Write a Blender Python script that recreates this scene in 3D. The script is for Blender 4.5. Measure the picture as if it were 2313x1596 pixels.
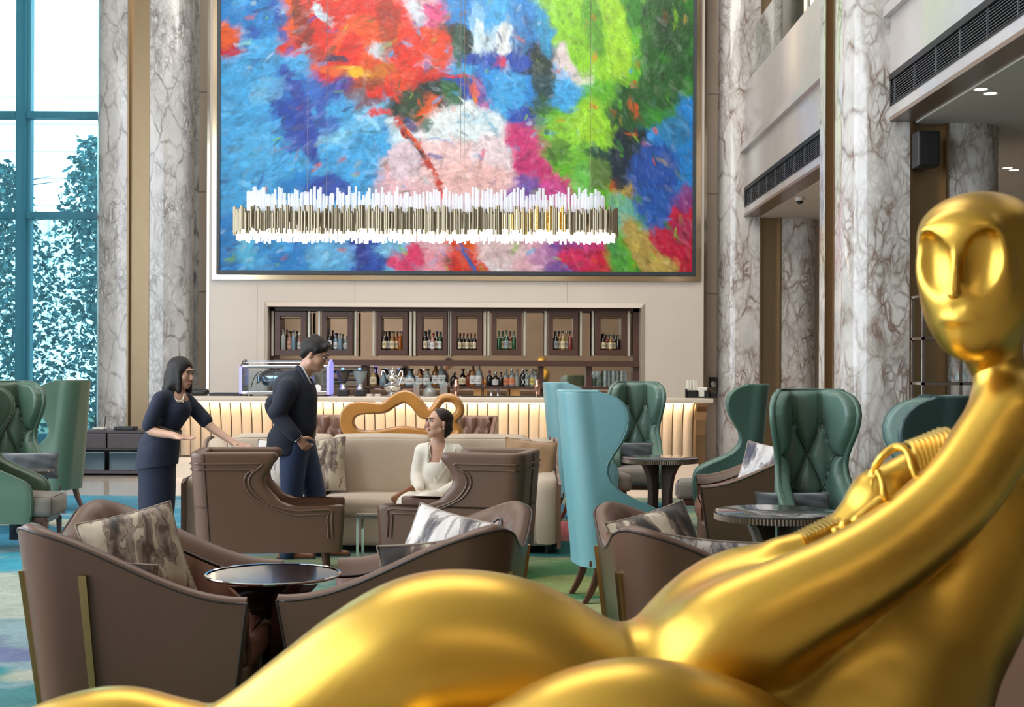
import bpy, bmesh, math, random
import numpy as np
from mathutils import Vector, Matrix
PI = math.pi
SC = bpy.context.scene
COL = SC.collection
for _o in list(bpy.data.objects): bpy.data.objects.remove(_o)

# ---------------------------------------------------------------- camera
F = 3000.0                     # focal length in pixels of the 2313 x 1596 frame
EYE = 1.49
HOR = 832.0
ROLL = 0.004
_c = bpy.data.cameras.new('camera'); cam = bpy.data.objects.new('camera', _c); COL.objects.link(cam)
cam.location = (0, 0, EYE); cam.rotation_euler = (PI/2, -ROLL, 0)
_c.sensor_width = 36; _c.lens = F/2313*36; _c.shift_y = (HOR-798)/2313
_c.clip_start = 0.05; _c.clip_end = 200
_c.dof.use_dof = True; _c.dof.focus_distance = 10.0; _c.dof.aperture_fstop = 7.1
SC.camera = cam
SC.view_settings.view_transform = 'Standard'; SC.view_settings.look = 'None'
SC.view_settings.gamma = 1; SC.view_settings.use_curve_mapping = False
SC.view_settings.exposure = -0.10
cy = SC.cycles
cy.use_denoising = True
cy.max_bounces = 7; cy.diffuse_bounces = 3; cy.glossy_bounces = 3; cy.transmission_bounces = 6; cy.transparent_max_bounces = 12
cy.caustics_reflective = False; cy.caustics_refractive = False
cy.sample_clamp_indirect = 4.0
cy.use_adaptive_sampling = True; cy.adaptive_threshold = 0.02

# ---------------------------------------------------------------- world: bright overcast daylight
w = bpy.data.worlds.new('world'); SC.world = w; w.use_nodes = True
_bg = w.node_tree.nodes['Background']; _bg.inputs[0].default_value = (0.93, 0.97, 1.0, 1); _bg.inputs[1].default_value = 5.5

def area(name, loc, rot, sx, sy, power, color, spread=PI):
    l = bpy.data.lights.new(name, 'AREA'); l.shape = 'RECTANGLE'; l.size = sx; l.size_y = sy
    l.energy = power; l.color = color; l.spread = spread
    o = bpy.data.objects.new(name, l); o.location = loc; o.rotation_euler = rot; COL.objects.link(o)
    return o
WARM = (1.0, 0.84, 0.66); NEUT = (1.0, 0.94, 0.86); COOL = (0.50, 0.74, 1.0)
# daylight through the tall windows of the left wall
area('window_daylight', (-8.85, 4.5, 4.4), (0, -PI/2, 0), 7.6, 16, 560, COOL)
# lit coves of the high ceiling, then an added rear fill
area('ceiling_cove', (-2.0, 9.0, 9.3), (0, 0, 0), 7, 5, 400, NEUT)
area('ceiling_cove_bar', (-1.0, 16.5, 9.3), (math.radians(28), 0, 0), 8, 3.0, 820, NEUT)
area('rear_fill', (0.5, -3.0, 6.0), (math.radians(35), 0, 0), 4, 2, 30, WARM)  # fill added behind the camera for the gold to reflect, no fixture here

# ---------------------------------------------------------------- helpers
def P(px, py, Y):
    dx, dy = px-1156.5, py-798.0
    u = dx + ROLL*dy; v = dy - ROLL*dx
    return (u/F*Y, Y, EYE - (798+v-HOR)/F*Y)
def floor_Y(px, py, h=0.0):
    v = (py-798.0) - ROLL*(px-1156.5)
    return (EYE-h)*F/(798+v-HOR)

def tag(o, label=None, cat=None, group=None, kind=None):
    if label: o['label'] = label
    if cat: o['category'] = cat
    if group: o['group'] = group
    if kind: o['kind'] = kind
    return o
def thing(name, label, cat, loc=(0,0,0), rz=0, group=None):
    o = bpy.data.objects.new(name, None); COL.objects.link(o); o.empty_display_size = .1
    o.location = loc; o.rotation_euler = (0, 0, rz)
    return tag(o, label, cat, group)

class MB:
    """collects vertices and faces, links them as ONE mesh object"""
    def __init__(s): s.v = []; s.f = []; s.mi = []; s.m = 0
    def add(s, vs, fs):
        b = len(s.v); s.v.extend([tuple(map(float, p)) for p in vs])
        s.f.extend([tuple(b+i for i in f) for f in fs]); s.mi.extend([s.m]*len(fs)); return s
    def box(s, c, d, rz=0):
        x, y, z = d[0]/2, d[1]/2, d[2]/2; ca, sa = math.cos(rz), math.sin(rz)
        vs = []
        for i in (-x, x):
            for j in (-y, y):
                for k in (-z, z): vs.append((c[0]+i*ca-j*sa, c[1]+i*sa+j*ca, c[2]+k))
        return s.add(vs, [(0,1,3,2),(4,6,7,5),(0,4,5,1),(2,3,7,6),(0,2,6,4),(1,5,7,3)])
    def span(s, x0, x1, y0, y1, z0, z1):
        return s.box(((x0+x1)/2,(y0+y1)/2,(z0+z1)/2), (abs(x1-x0),abs(y1-y0),abs(z1-z0)))
    def grid(s, pts, closed_u=False, closed_v=False):
        pts = np.asarray(pts, float); n, m = pts.shape[:2]; fs = []
        for i in range(n if closed_u else n-1):
            for j in range(m if closed_v else m-1):
                a = i*m+j; b = ((i+1)%n)*m+j; c_ = ((i+1)%n)*m+(j+1)%m; d = i*m+(j+1)%m
                fs.append((a, b, c_, d))
        return s.add(pts.reshape(-1, 3), fs)
    def prism(s, poly, z0, z1, ax='z'):
        """polygon extruded along an axis; poly in the other two coordinates"""
        n = len(poly); vs = []
        for z in (z0, z1):
            for a, b in poly:
                vs.append((a,b,z) if ax=='z' else ((a,z,b) if ax=='y' else (z,a,b)))
        fs = [tuple(range(n))[::-1], tuple(range(n, 2*n))]
        fs += [(i, (i+1)%n, n+(i+1)%n, n+i) for i in range(n)]
        return s.add(vs, fs)
    def lathe(s, prof, c=(0,0,0), n=24, ang=2*PI, a0=0, cap=True):
        full = abs(ang-2*PI) < 1e-6; pts = []
        for i in range(n if full else n+1):
            a = a0+ang*i/n
            pts.append([(c[0]+r*math.cos(a), c[1]+r*math.sin(a), c[2]+z) for r, z in prof])
        s.grid(pts, closed_u=full)
        if cap and full:
            for k, rv in ((0, True), (len(prof)-1, False)):
                if prof[k][0] > 1e-5:
                    vs = [p[k] for p in pts]; s.add(vs, [tuple(range(n))[::-1] if rv else tuple(range(n))])
        return s
    def cyl(s, p0, p1, r0, r1=None, n=16):
        return s.tube([p0, p1], [r0, r0 if r1 is None else r1], n)
    def tube(s, path, r, n=8, closed=False, cap=True):
        path = [Vector(p) for p in path]; k = len(path)
        rs = r if hasattr(r, '__len__') else [r]*k
        rings = []; up = None
        for i, p in enumerate(path):
            if closed: t = path[(i+1)%k]-path[i-1]
            else: t = path[min(i+1,k-1)]-path[max(i-1,0)]
            t = t.normalized() if t.length > 1e-9 else Vector((0,0,1))
            if up is None:
                up = Vector((0,0,1)) if abs(t.z) < .9 else Vector((1,0,0))
            a = up - t*up.dot(t)
            a = a.normalized() if a.length > 1e-6 else t.orthogonal().normalized()
            up = a; b = t.cross(a)
            rings.append([p + (a*math.cos(2*PI*j/n)+b*math.sin(2*PI*j/n))*rs[i] for j in range(n)])
        s.grid([[tuple(q) for q in rg] for rg in rings], closed_u=closed, closed_v=True)
        if cap and not closed:
            s.add([tuple(q) for q in rings[0]], [tuple(range(n))]); s.add([tuple(q) for q in rings[-1]], [tuple(range(n))[::-1]])
        return s
    def rbox(s, c, d, r=.03, n=6, M=None, puff=0.0):
        """rounded box, optionally puffed like a cushion"""
        h = np.array(d)/2.0; r = min(r, h.min()*.999)
        base = len(s.v)
        for axis in range(3):
            for sg in (-1, 1):
                g = np.linspace(-1, 1, 2*n+1)
                # non-linear spacing: dense at edges
                U, V = np.meshgrid(g, g, indexing='ij')
                q = np.zeros(U.shape+(3,)); a, b = [i for i in range(3) if i != axis]
                q[..., axis] = sg*h[axis]
                def sp(t, hh): return np.sign(t)*hh*(1-(1-np.abs(t))**1.8)
                q[..., a] = sp(U, h[a]); q[..., b] = sp(V, h[b])
                inner = np.clip(q, -(h-r), h-r); dlt = q-inner
                ln = np.linalg.norm(dlt, axis=-1, keepdims=True); ln[ln<1e-9] = 1
                pos = inner + dlt/ln*r
                if puff:
                    nx = pos/h; w_ = np.ones(U.shape)
                    for t in range(3):
                        if t != axis: w_ = w_*(1-np.abs(nx[..., t])**2.5)
                    pos[..., axis] += sg*puff*np.clip(w_, 0, 1)
                if M is not None: pos = pos @ np.array(M.to_3x3()).T
                pos = pos + np.array(c)
                if (sg > 0) ^ (axis == 1): s.grid(pos)
                else: s.grid(pos[::-1])
        return s
    def build(s, name, mats, parent=None, smooth=True, auto=None, weld=False, fixn=False):
        me = bpy.data.meshes.new(name); me.from_pydata(s.v, [], s.f); me.update()
        if not isinstance(mats, (list, tuple)): mats = [mats]
        for m in mats: me.materials.append(m)
        if len(mats) > 1: me.polygons.foreach_set('material_index', s.mi)
        if weld or fixn:
            bm = bmesh.new(); bm.from_mesh(me)
            if weld: bmesh.ops.remove_doubles(bm, verts=bm.verts, dist=weld if isinstance(weld, float) else 1e-5)
            bmesh.ops.recalc_face_normals(bm, faces=bm.faces); bm.to_mesh(me); bm.free()
        if smooth:
            me.polygons.foreach_set('use_smooth', [True]*len(me.polygons))
            me.set_sharp_from_angle(angle=math.radians(auto if auto else 38))
        o = bpy.data.objects.new(name, me); COL.objects.link(o)
        if parent is not None: o.parent = parent
        return o

def obj(name, mb, mat, parent=None, **k): return mb.build(name, mat, parent, **k)
def struct(name, mb, mat, parent=None, smooth=False, **k):
    o = mb.build(name, mat, parent, smooth=smooth, **k)
    if parent is None: o['kind'] = 'structure'
    return o
def copy_tree(o, parent=None):
    c = o.copy(); COL.objects.link(c)
    if parent is not None: c.parent = parent
    for ch in [x for x in CH.get(o, [])]: copy_tree(ch, c)
    return c
class _CH(dict): pass
CH = {}
def index_children():
    CH.clear()
    for o in bpy.data.objects:
        if o.parent: CH.setdefault(o.parent, []).append(o)
def dup(o, label, loc=None, rz=None, group=None, scale=None):
    index_children(); c = copy_tree(o)
    c['label'] = label
    if group: c['group'] = group
    if loc is not None: c.location = loc
    if rz is not None: c.rotation_euler = (0, 0, rz)
    if scale is not None: c.scale = (scale,)*3 if not hasattr(scale, '__len__') else scale
    return c
def lerp(a, b, t): return a+(b-a)*t
def interp(x, xs, ys): return float(np.interp(x, xs, ys))
def spline(pts, n=8, closed=False):
    """Catmull-Rom through points"""
    pts = [np.array(p, float) for p in pts]; k = len(pts); out = []
    for i in range(k if closed else k-1):
        p0 = pts[i-1] if (closed or i > 0) else pts[0]*2-pts[1]
        p1 = pts[i]; p2 = pts[(i+1)%k]
        p3 = pts[(i+2)%k] if (closed or i+2 < k) else pts[-1]*2-pts[-2]
        for j in range(n):
            t = j/n
            out.append(.5*((2*p1)+(-p0+p2)*t+(2*p0-5*p1+4*p2-p3)*t*t+(-p0+3*p1-3*p2+p3)*t**3))
    if not closed: out.append(pts[-1])
    return out

# ---------------------------------------------------------------- materials
def srgb(r, g, b):
    f = lambda c: (c/255/12.92) if c/255 <= .04045 else ((c/255+.055)/1.055)**2.4
    return (f(r), f(g), f(b), 1)
def hexc(h): return srgb(int(h[0:2],16), int(h[2:4],16), int(h[4:6],16))
def mat(name, color=(.5,.5,.5,1), rough=.5, metal=0.0, spec=.5, bump=0, bscale=40, var=0, vscale=3, coat=0, sheen=0, emit=None, estr=0, alpha=None, trans=0, ior=1.45, stretch=None, rvar=0, sss=0):
    m = bpy.data.materials.new(name); m.use_nodes = True; nt = m.node_tree; b = nt.nodes['Principled BSDF']
    if isinstance(color, str): color = hexc(color)
    b.inputs['Base Color'].default_value = color; b.inputs['Roughness'].default_value = rough
    b.inputs['Metallic'].default_value = metal; b.inputs['Specular IOR Level'].default_value = spec
    b.inputs['Coat Weight'].default_value = coat; b.inputs['Coat Roughness'].default_value = .08
    if sheen: b.inputs['Sheen Weight'].default_value = sheen; b.inputs['Sheen Roughness'].default_value = .5
    if trans: b.inputs['Transmission Weight'].default_value = trans; b.inputs['IOR'].default_value = ior
    if sss: b.inputs['Subsurface Weight'].default_value = sss; b.inputs['Subsurface Radius'].default_value = (.02,.008,.004)
    if emit: b.inputs['Emission Color'].default_value = emit; b.inputs['Emission Strength'].default_value = estr
    N = nt.nodes.new; L = nt.links.new
    tc = N('ShaderNodeTexCoord'); mp = N('ShaderNodeMapping'); L(tc.outputs['Object'], mp.inputs[0])
    if stretch: mp.inputs['Scale'].default_value = stretch
    if var:
        n = N('ShaderNodeTexNoise'); n.inputs['Scale'].default_value = vscale; n.inputs['Detail'].default_value = 5
        L(mp.outputs[0], n.inputs['Vector'])
        mx = N('ShaderNodeMix'); mx.data_type = 'RGBA'; mx.inputs[6].default_value = tuple(c*(1-var) for c in color[:3])+(1,)
        mx.inputs[7].default_value = tuple(min(1,c*(1+var)) for c in color[:3])+(1,)
        L(n.outputs[0], mx.inputs[0]); L(mx.outputs[2], b.inputs['Base Color'])
    if rvar:
        n3 = N('ShaderNodeTexNoise'); n3.inputs['Scale'].default_value = vscale*2
        L(mp.outputs[0], n3.inputs['Vector']); mr = N('ShaderNodeMapRange')
        mr.inputs[3].default_value = rough-rvar; mr.inputs[4].default_value = rough+rvar
        L(n3.outputs[0], mr.inputs[0]); L(mr.outputs[0], b.inputs['Roughness'])
    if bump:
        n2 = N('ShaderNodeTexNoise'); n2.inputs['Scale'].default_value = bscale; n2.inputs['Detail'].default_value = 3
        bp = N('ShaderNodeBump'); bp.inputs['Strength'].default_value = bump; bp.inputs['Distance'].default_value = .004
        L(mp.outputs[0], n2.inputs['Vector']); L(n2.outputs[0], bp.inputs['Height']); L(bp.outputs[0], b.inputs['Normal'])
    return m
def ramp(nt, stops):
    r = nt.nodes.new('ShaderNodeValToRGB'); e = r.color_ramp.elements
    while len(e) < len(stops): e.new(.5)
    for i, (p, c) in enumerate(stops): e[i].position = p; e[i].color = c if len(c) == 4 else tuple(c)+(1,)
    return r
def marble_mat(name, base, vein, scale=2.2, tilt=.6, rough=.12, dens=.5, patch=None):
    """white breccia marble: warped cell edges as veins, denser in patches"""
    m = bpy.data.materials.new(name); m.use_nodes = True; nt = m.node_tree; b = nt.nodes['Principled BSDF']
    N = nt.nodes.new; L = nt.links.new
    tc = N('ShaderNodeTexCoord'); mp = N('ShaderNodeMapping'); L(tc.outputs['Object'], mp.inputs[0])
    mp.inputs['Rotation'].default_value = (0, tilt, 0); mp.inputs['Scale'].default_value = (1.5, 1.3, .72)
    def noise(sc, det=6, src=None):
        n = N('ShaderNodeTexNoise'); n.inputs['Scale'].default_value = sc; n.inputs['Detail'].default_value = det
        L((src or mp).outputs[0], n.inputs['Vector']); return n
    def math_(op, a, b_=None):
        n = N('ShaderNodeMath'); n.operation = op
        for i, x in enumerate((a, b_)):
            if x is None: continue
            if isinstance(x, (int, float)): n.inputs[i].default_value = x
            else: L(x, n.inputs[i])
        return n.outputs[0]
    wn = noise(2.2, 5)
    va = N('ShaderNodeVectorMath'); va.operation = 'SCALE'; va.inputs['Scale'].default_value = .45
    L(wn.outputs['Color'], va.inputs[0])
    vv = N('ShaderNodeVectorMath'); vv.operation = 'ADD'; L(mp.outputs[0], vv.inputs[0]); L(va.outputs[0], vv.inputs[1])
    msk = noise(1.1, 3); mk = N('ShaderNodeMapRange'); mk.inputs[1].default_value = .38; mk.inputs[2].default_value = .62
    L(msk.outputs[0], mk.inputs[0])
    veins = []
    for sc, wd in ((scale, .045), (scale*2.3, .08), (scale*4.6, .11)):
        v = N('ShaderNodeTexVoronoi'); v.feature = 'DISTANCE_TO_EDGE'; v.inputs['Scale'].default_value = sc
        L(vv.outputs[0], v.inputs['Vector'])
        mr = N('ShaderNodeMapRange'); mr.inputs[1].default_value = 0; mr.inputs[2].default_value = wd*1.7
        mr.inputs[3].default_value = 1; mr.inputs[4].default_value = 0; L(v.outputs[0], mr.inputs[0])
        veins.append(math_('POWER', mr.outputs[0], 1.2))
    fine = math_('MULTIPLY', math_('MAXIMUM', math_('MULTIPLY', veins[2], .75), veins[1]), mk.outputs[0])
    wob = noise(5, 4); wb = N('ShaderNodeMapRange'); wb.inputs[1].default_value = .35; wb.inputs[2].default_value = .65; wb.inputs[3].default_value = .25
    L(wob.outputs[0], wb.inputs[0])
    tot = math_('MULTIPLY', math_('MAXIMUM', math_('MULTIPLY', veins[0], .8), fine), wb.outputs[0])
    tot = math_('MULTIPLY', tot, dens*1.6)
    cloud = noise(2.6, 6); cr = ramp(nt, [(.3, tuple(c*.80 for c in base[:3])), (.55, base), (1, tuple(min(1, c*1.05) for c in base[:3]))])
    L(cloud.outputs[0], cr.inputs[0])
    mx = N('ShaderNodeMix'); mx.data_type = 'RGBA'; L(tot, mx.inputs[0]); L(cr.outputs[0], mx.inputs[6]); mx.inputs[7].default_value = vein
    L(mx.outputs[2], b.inputs['Base Color']); b.inputs['Roughness'].default_value = rough
    return m
def attr_mat(name, rough=.5, bump=0, bscale=60, attr='Col', sheen=0, detail=.0, dscale=30, spec=.5, stretch=None):
    m = bpy.data.materials.new(name); m.use_nodes = True; nt = m.node_tree; b = nt.nodes['Principled BSDF']
    N = nt.nodes.new; L = nt.links.new
    a = N('ShaderNodeAttribute'); a.attribute_name = attr; out = a.outputs['Color']
    tc = N('ShaderNodeTexCoord'); mp = N('ShaderNodeMapping'); L(tc.outputs['Object'], mp.inputs[0])
    if stretch: mp.inputs['Scale'].default_value = stretch
    if detail:
        n = N('ShaderNodeTexNoise'); n.inputs['Scale'].default_value = dscale; n.inputs['Detail'].default_value = 6
        L(mp.outputs[0], n.inputs['Vector'])
        mr = N('ShaderNodeMapRange'); mr.inputs[1].default_value = .25; mr.inputs[2].default_value = .75
        mr.inputs[3].default_value = 1-detail; mr.inputs[4].default_value = 1+detail; L(n.outputs[0], mr.inputs[0])
        vm = N('ShaderNodeVectorMath'); vm.operation = 'SCALE'; L(out, vm.inputs[0]); L(mr.outputs[0], vm.inputs['Scale']); out = vm.outputs[0]
    L(out, b.inputs['Base Color']); b.inputs['Roughness'].default_value = rough; b.inputs['Specular IOR Level'].default_value = spec
    if sheen: b.inputs['Sheen Weight'].default_value = sheen
    if bump:
        n2 = N('ShaderNodeTexNoise'); n2.inputs['Scale'].default_value = bscale; n2.inputs['Detail'].default_value = 4
        bp = N('ShaderNodeBump'); bp.inputs['Strength'].default_value = bump; bp.inputs['Distance'].default_value = .01
        L(mp.outputs[0], n2.inputs['Vector']); L(n2.outputs[0], bp.inputs['Height']); L(bp.outputs[0], b.inputs['Normal'])
    return m
def glass_mat(name, tint=(1,1,1,1), refl=.10, rough=.02):
    """thin clear glass: see-through with a faint mirror"""
    m = bpy.data.materials.new(name); m.use_nodes = True; nt = m.node_tree; nt.nodes.clear()
    N = nt.nodes.new; L = nt.links.new
    o = N('ShaderNodeOutputMaterial'); mx = N('ShaderNodeMixShader'); t = N('ShaderNodeBsdfTransparent'); g = N('ShaderNodeBsdfGlossy')
    t.inputs[0].default_value = tint; g.inputs['Roughness'].default_value = rough
    lw = N('ShaderNodeLayerWeight'); lw.inputs[0].default_value = .35
    ad = N('ShaderNodeMath'); ad.operation = 'MULTIPLY_ADD'; ad.inputs[1].default_value = .75; ad.inputs[2].default_value = refl; ad.use_clamp = True
    L(lw.outputs['Facing'], ad.inputs[0]); L(ad.outputs[0], mx.inputs[0])
    L(t.outputs[0], mx.inputs[1]); L(g.outputs[0], mx.inputs[2]); L(mx.outputs[0], o.inputs[0])
    return m
def noise2(h, w_, cells, rng, octaves=4, asp=1.0):
    """smooth value noise in 0..1"""
    out = np.zeros((h, w_)); amp = 1; tot = 0
    for k in range(octaves):
        cy_, cx_ = max(2, int(cells*2**k/asp)), max(2, int(cells*2**k))
        g = rng.random((cy_+2, cx_+2))
        yy = np.linspace(0, cy_, h, endpoint=False); xx = np.linspace(0, cx_, w_, endpoint=False)
        yi = yy.astype(int); xi = xx.astype(int); fy = yy-yi; fx = xx-xi
        fy = fy*fy*(3-2*fy); fx = fx*fx*(3-2*fx)
        a = g[yi][:, xi]; b = g[yi][:, xi+1]; c_ = g[yi+1][:, xi]; d = g[yi+1][:, xi+1]
        out += amp*((a*(1-fx)+b*fx)*(1-fy[:, None])+(c_*(1-fx)+d*fx)*fy[:, None]); tot += amp; amp *= .55
    return out/tot

# ---------------------------------------------------------------- implicit surfaces for figures
class Sdf:
    """smooth union of rounded cones, ellipsoids and boxes, meshed as one continuous skin"""
    def __init__(s, k=.03): s.p = []; s.k = k
    def cone(s, a, b, ra, rb, k=None, sx=1, cut=False): s.p.append(('c', np.array(a,float), np.array(b,float), ra, rb, k, cut)); return s
    def chain(s, pts, rs, k=None, n=5):
        """one limb through several joints, evenly tapered"""
        q = spline([np.append(np.array(a, float), r) for a, r in zip(pts, rs)], n) if len(pts) > 2 else [np.append(np.array(a, float), r) for a, r in zip(pts, rs)]
        s.p.append(('l', np.array(q), None, None, None, k, False)); return s
    def ell(s, c, r, R=None, k=None, cut=False):
        s.p.append(('e', np.array(c,float), np.array(r,float) if hasattr(r,'__len__') else np.array([r,r,r],float), None if R is None else np.array(R.to_3x3()), None, k, cut)); return s
    def box(s, c, h, r=.01, R=None, k=None, cut=False):
        s.p.append(('b', np.array(c,float), np.array(h,float), None if R is None else np.array(R.to_3x3()), r, k, cut)); return s
    def _d(s, p, X):
        if p[0] == 'l':
            q = p[1]; out = np.full(X.shape[:-1], 9.0)
            for i in range(len(q)-1):
                a, b, ra, rb = q[i,:3], q[i+1,:3], q[i,3], q[i+1,3]; ab = b-a; L2 = max(ab@ab, 1e-12); t = np.clip(((X-a)@ab)/L2, 0, 1)
                out = np.minimum(out, np.linalg.norm(X-a-t[..., None]*ab, axis=-1)-(ra+(rb-ra)*t))
            return out
        if p[0] == 'c':
            a, b, ra, rb = p[1:5]; ab = b-a; L2 = max(ab@ab, 1e-12)
            t = np.clip(((X-a)@ab)/L2, 0, 1)
            return np.linalg.norm(X-a-t[..., None]*ab, axis=-1) - (ra+(rb-ra)*t)
        if p[0] == 'e':
            q = X-p[1]
            if p[3] is not None: q = q@p[3]
            k0 = np.linalg.norm(q/p[2], axis=-1); k1 = np.linalg.norm(q/(p[2]**2), axis=-1)
            return k0*(k0-1)/np.maximum(k1, 1e-9)
        q = X-p[1]
        if p[3] is not None: q = q@p[3]
        q = np.abs(q)-(p[2]-p[4])
        return np.linalg.norm(np.maximum(q, 0), axis=-1)+np.minimum(q.max(-1), 0)-p[4]
    def _bb(s, p):
        if p[0] == 'l': return (p[1][:,:3]-p[1][:,3:]).min(0), (p[1][:,:3]+p[1][:,3:]).max(0)
        if p[0] == 'c': return np.minimum(p[1]-p[3], p[2]-p[4]), np.maximum(p[1]+p[3], p[2]+p[4])
        m = p[2].max() if p[0] == 'e' else np.linalg.norm(p[2])
        return p[1]-m, p[1]+m
    def mesh(s, h, lo=None, hi=None, post=None):
        bb = [s._bb(p) for p in s.p if not p[6]]
        L = np.min([b[0] for b in bb], 0)-3*h; H = np.max([b[1] for b in bb], 0)+3*h
        if lo is not None: L = np.maximum(L, lo)
        if hi is not None: H = np.minimum(H, hi)
        n = np.ceil((H-L)/h).astype(int)+1
        ax = [L[i]+h*np.arange(n[i]) for i in range(3)]
        D = np.full(tuple(n), 1.0, np.float64)
        for p in s.p:
            k = s.k if p[5] is None else p[5]
            b0, b1 = s._bb(p); mg = max(3*k, 3*h)
            sl = []
            for i in range(3):
                i0 = int(np.clip(np.floor((b0[i]-mg-L[i])/h), 0, n[i]-1)); i1 = int(np.clip(np.ceil((b1[i]+mg-L[i])/h)+1, 1, n[i]))
                sl.append(slice(i0, max(i1, i0+1)))
            X = np.stack(np.meshgrid(ax[0][sl[0]], ax[1][sl[1]], ax[2][sl[2]], indexing='ij'), -1)
            d = s._d(p, X); c = D[tuple(sl)]
            if p[6]:
                hh = np.clip(.5-.5*(c+d)/max(k,1e-6), 0, 1); D[tuple(sl)] = c*(1-hh)-d*hh+k*hh*(1-hh)
            else:
                hh = np.clip(.5+.5*(c-d)/max(k,1e-6), 0, 1); D[tuple(sl)] = c*(1-hh)+d*hh-k*hh*(1-hh)
        if post is not None:
            X = np.stack(np.meshgrid(*ax, indexing='ij'), -1); D = post(X, D)
        return surface_nets(D, L, h)
def surface_nets(D, L, h):
    n = D.shape; S = D < 0
    cnt = np.zeros((n[0]-1, n[1]-1, n[2]-1)); acc = np.zeros(cnt.shape+(3,))
    def corner(A, o): return A[o[0]:n[0]-1+o[0], o[1]:n[1]-1+o[1], o[2]:n[2]-1+o[2]]
    cs = [(i,j,k) for i in (0,1) for j in (0,1) for k in (0,1)]
    for a in cs:
        for d in range(3):
            if a[d]: continue
            b = list(a); b[d] = 1; b = tuple(b)
            sa, sb = corner(S, a), corner(S, b); x = sa != sb
            if not x.any(): continue
            da, db = corner(D, a)[x], corner(D, b)[x]; t = da/(da-db)
            p = np.tile(np.array(a, float), (len(t), 1)); p[:, d] += t
            acc[x] += p; cnt[x] += 1
    act = cnt > 0; idx = -np.ones(cnt.shape, int); ii = np.argwhere(act); idx[act] = np.arange(len(ii))
    V = (ii + acc[act]/cnt[act][:, None])*h + L
    faces = []
    for d in range(3):
        a = [slice(None)]*3; b = [slice(None)]*3; a[d] = slice(0, n[d]-1); b[d] = slice(1, n[d])
        x = S[tuple(a)] != S[tuple(b)]; pts = np.argwhere(x); e1, e2 = [q for q in range(3) if q != d]
        ok = (pts[:, e1] > 0) & (pts[:, e2] > 0) & (pts[:, e1] < n[e1]-1) & (pts[:, e2] < n[e2]-1); pts = pts[ok]
        if not len(pts): continue
        q = []
        for o1, o2 in ((-1,-1), (0,-1), (0,0), (-1,0)):
            r = pts.copy(); r[:, e1] += o1; r[:, e2] += o2; q.append(idx[r[:,0], r[:,1], r[:,2]])
        q = np.stack(q, 1); inside = S[pts[:,0], pts[:,1], pts[:,2]]
        flip = inside if d != 1 else ~inside
        q[~flip] = q[~flip][:, ::-1]; faces.append(q)
    Fc = np.concatenate(faces)
    return V, Fc
def sdf_obj(name, s, h, mat_, parent=None, relax=2, vfun=None, **k):
    V, Fc = s.mesh(h, **k)
    # light relaxation removes grid ripple
    for _ in range(relax):
        A = np.zeros_like(V); c = np.zeros(len(V))
        for i in range(4):
            for j in ((i+1)%4, (i-1)%4):
                np.add.at(A, Fc[:, i], V[Fc[:, j]]); np.add.at(c, Fc[:, i], 1)
        V = V*.4+A/c[:, None]*.6
    if vfun is not None: V = vfun(V)
    me = bpy.data.meshes.new(name); me.vertices.add(len(V)); me.vertices.foreach_set('co', V.ravel())
    me.loops.add(Fc.size); me.loops.foreach_set('vertex_index', Fc.ravel())
    me.polygons.add(len(Fc)); me.polygons.foreach_set('loop_start', np.arange(0, Fc.size, 4))
    me.update(calc_edges=True); me.validate()
    me.polygons.foreach_set('use_smooth', [True]*len(me.polygons))
    me.materials.append(mat_) if not isinstance(mat_, (list, tuple)) else [me.materials.append(x) for x in mat_]
    o = bpy.data.objects.new(name, me); COL.objects.link(o)
    if parent is not None: o.parent = parent
    return o
def seg_rot(a, b):
    """rotation whose local z runs from a to b"""
    v = (Vector(b)-Vector(a)).normalized(); return v.to_track_quat('Z', 'Y').to_matrix()

# ================================================================ the setting
M = {}
M['marble'] = marble_mat('calacatta_marble', (.66,.63,.60,1), (.23,.165,.13,1), 1.9, .65, .10, .85)
M['marble_cool'] = marble_mat('calacatta_marble_grey', (.62,.62,.62,1), (.22,.205,.20,1), 2.4, -.5, .10, .85)
M['limestone'] = mat('polished_limestone', (.60,.50,.41,1), .22, var=.10, vscale=1.6, rvar=.05)
M['limestone_pale'] = mat('pale_limestone', (.66,.58,.50,1), .20, var=.08, vscale=1.2)
M['balcony_stone'] = mat('balcony_stone', (.50,.46,.44,1), .12, var=.10, vscale=2.5)
M['plaster'] = mat('warm_plaster', (.62,.56,.50,1), .7)
M['brass'] = mat('brushed_brass', (.33,.245,.15,1), .36, 1.0, bump=.15, bscale=30, stretch=(40,40,1), rvar=.06)
M['brass_dark'] = mat('dark_bronze', (.30,.20,.12,1), .35, 1.0)
M['chrome'] = mat('polished_steel', (.75,.72,.68,1), .06, 1.0)
M['black'] = mat('black_metal', (.012,.012,.013,1), .4)
M['blackgloss'] = mat('black_gloss', (.01,.01,.012,1), .12)
M['mirror'] = mat('bronze_mirror', (.72,.60,.50,1), .03, 1.0)
M['wenge'] = mat('dark_brown_wood', (.085,.040,.030,1), .35, var=.2, vscale=8, stretch=(1,1,8))
M['gold_paint'] = mat('satin_gold', (.66,.41,.07,1), .34, 1.0)

YW = 20.8            # front plane of the painting wall
# floor
f = MB(); f.add([(-9,-6,0),(9,-6,0),(9,15.3,0),(-9,15.3,0)], [(0,1,2,3)])
f.add([(-9,15.3,0),(9,15.3,0),(9,30,0),(-9,30,0)], [(0,1,2,3)])
M['floorstone'] = mat('polished_stone_floor', (.52,.47,.42,1), .08, var=.08, vscale=2)
struct('floor', f, M['floorstone'])
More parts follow.
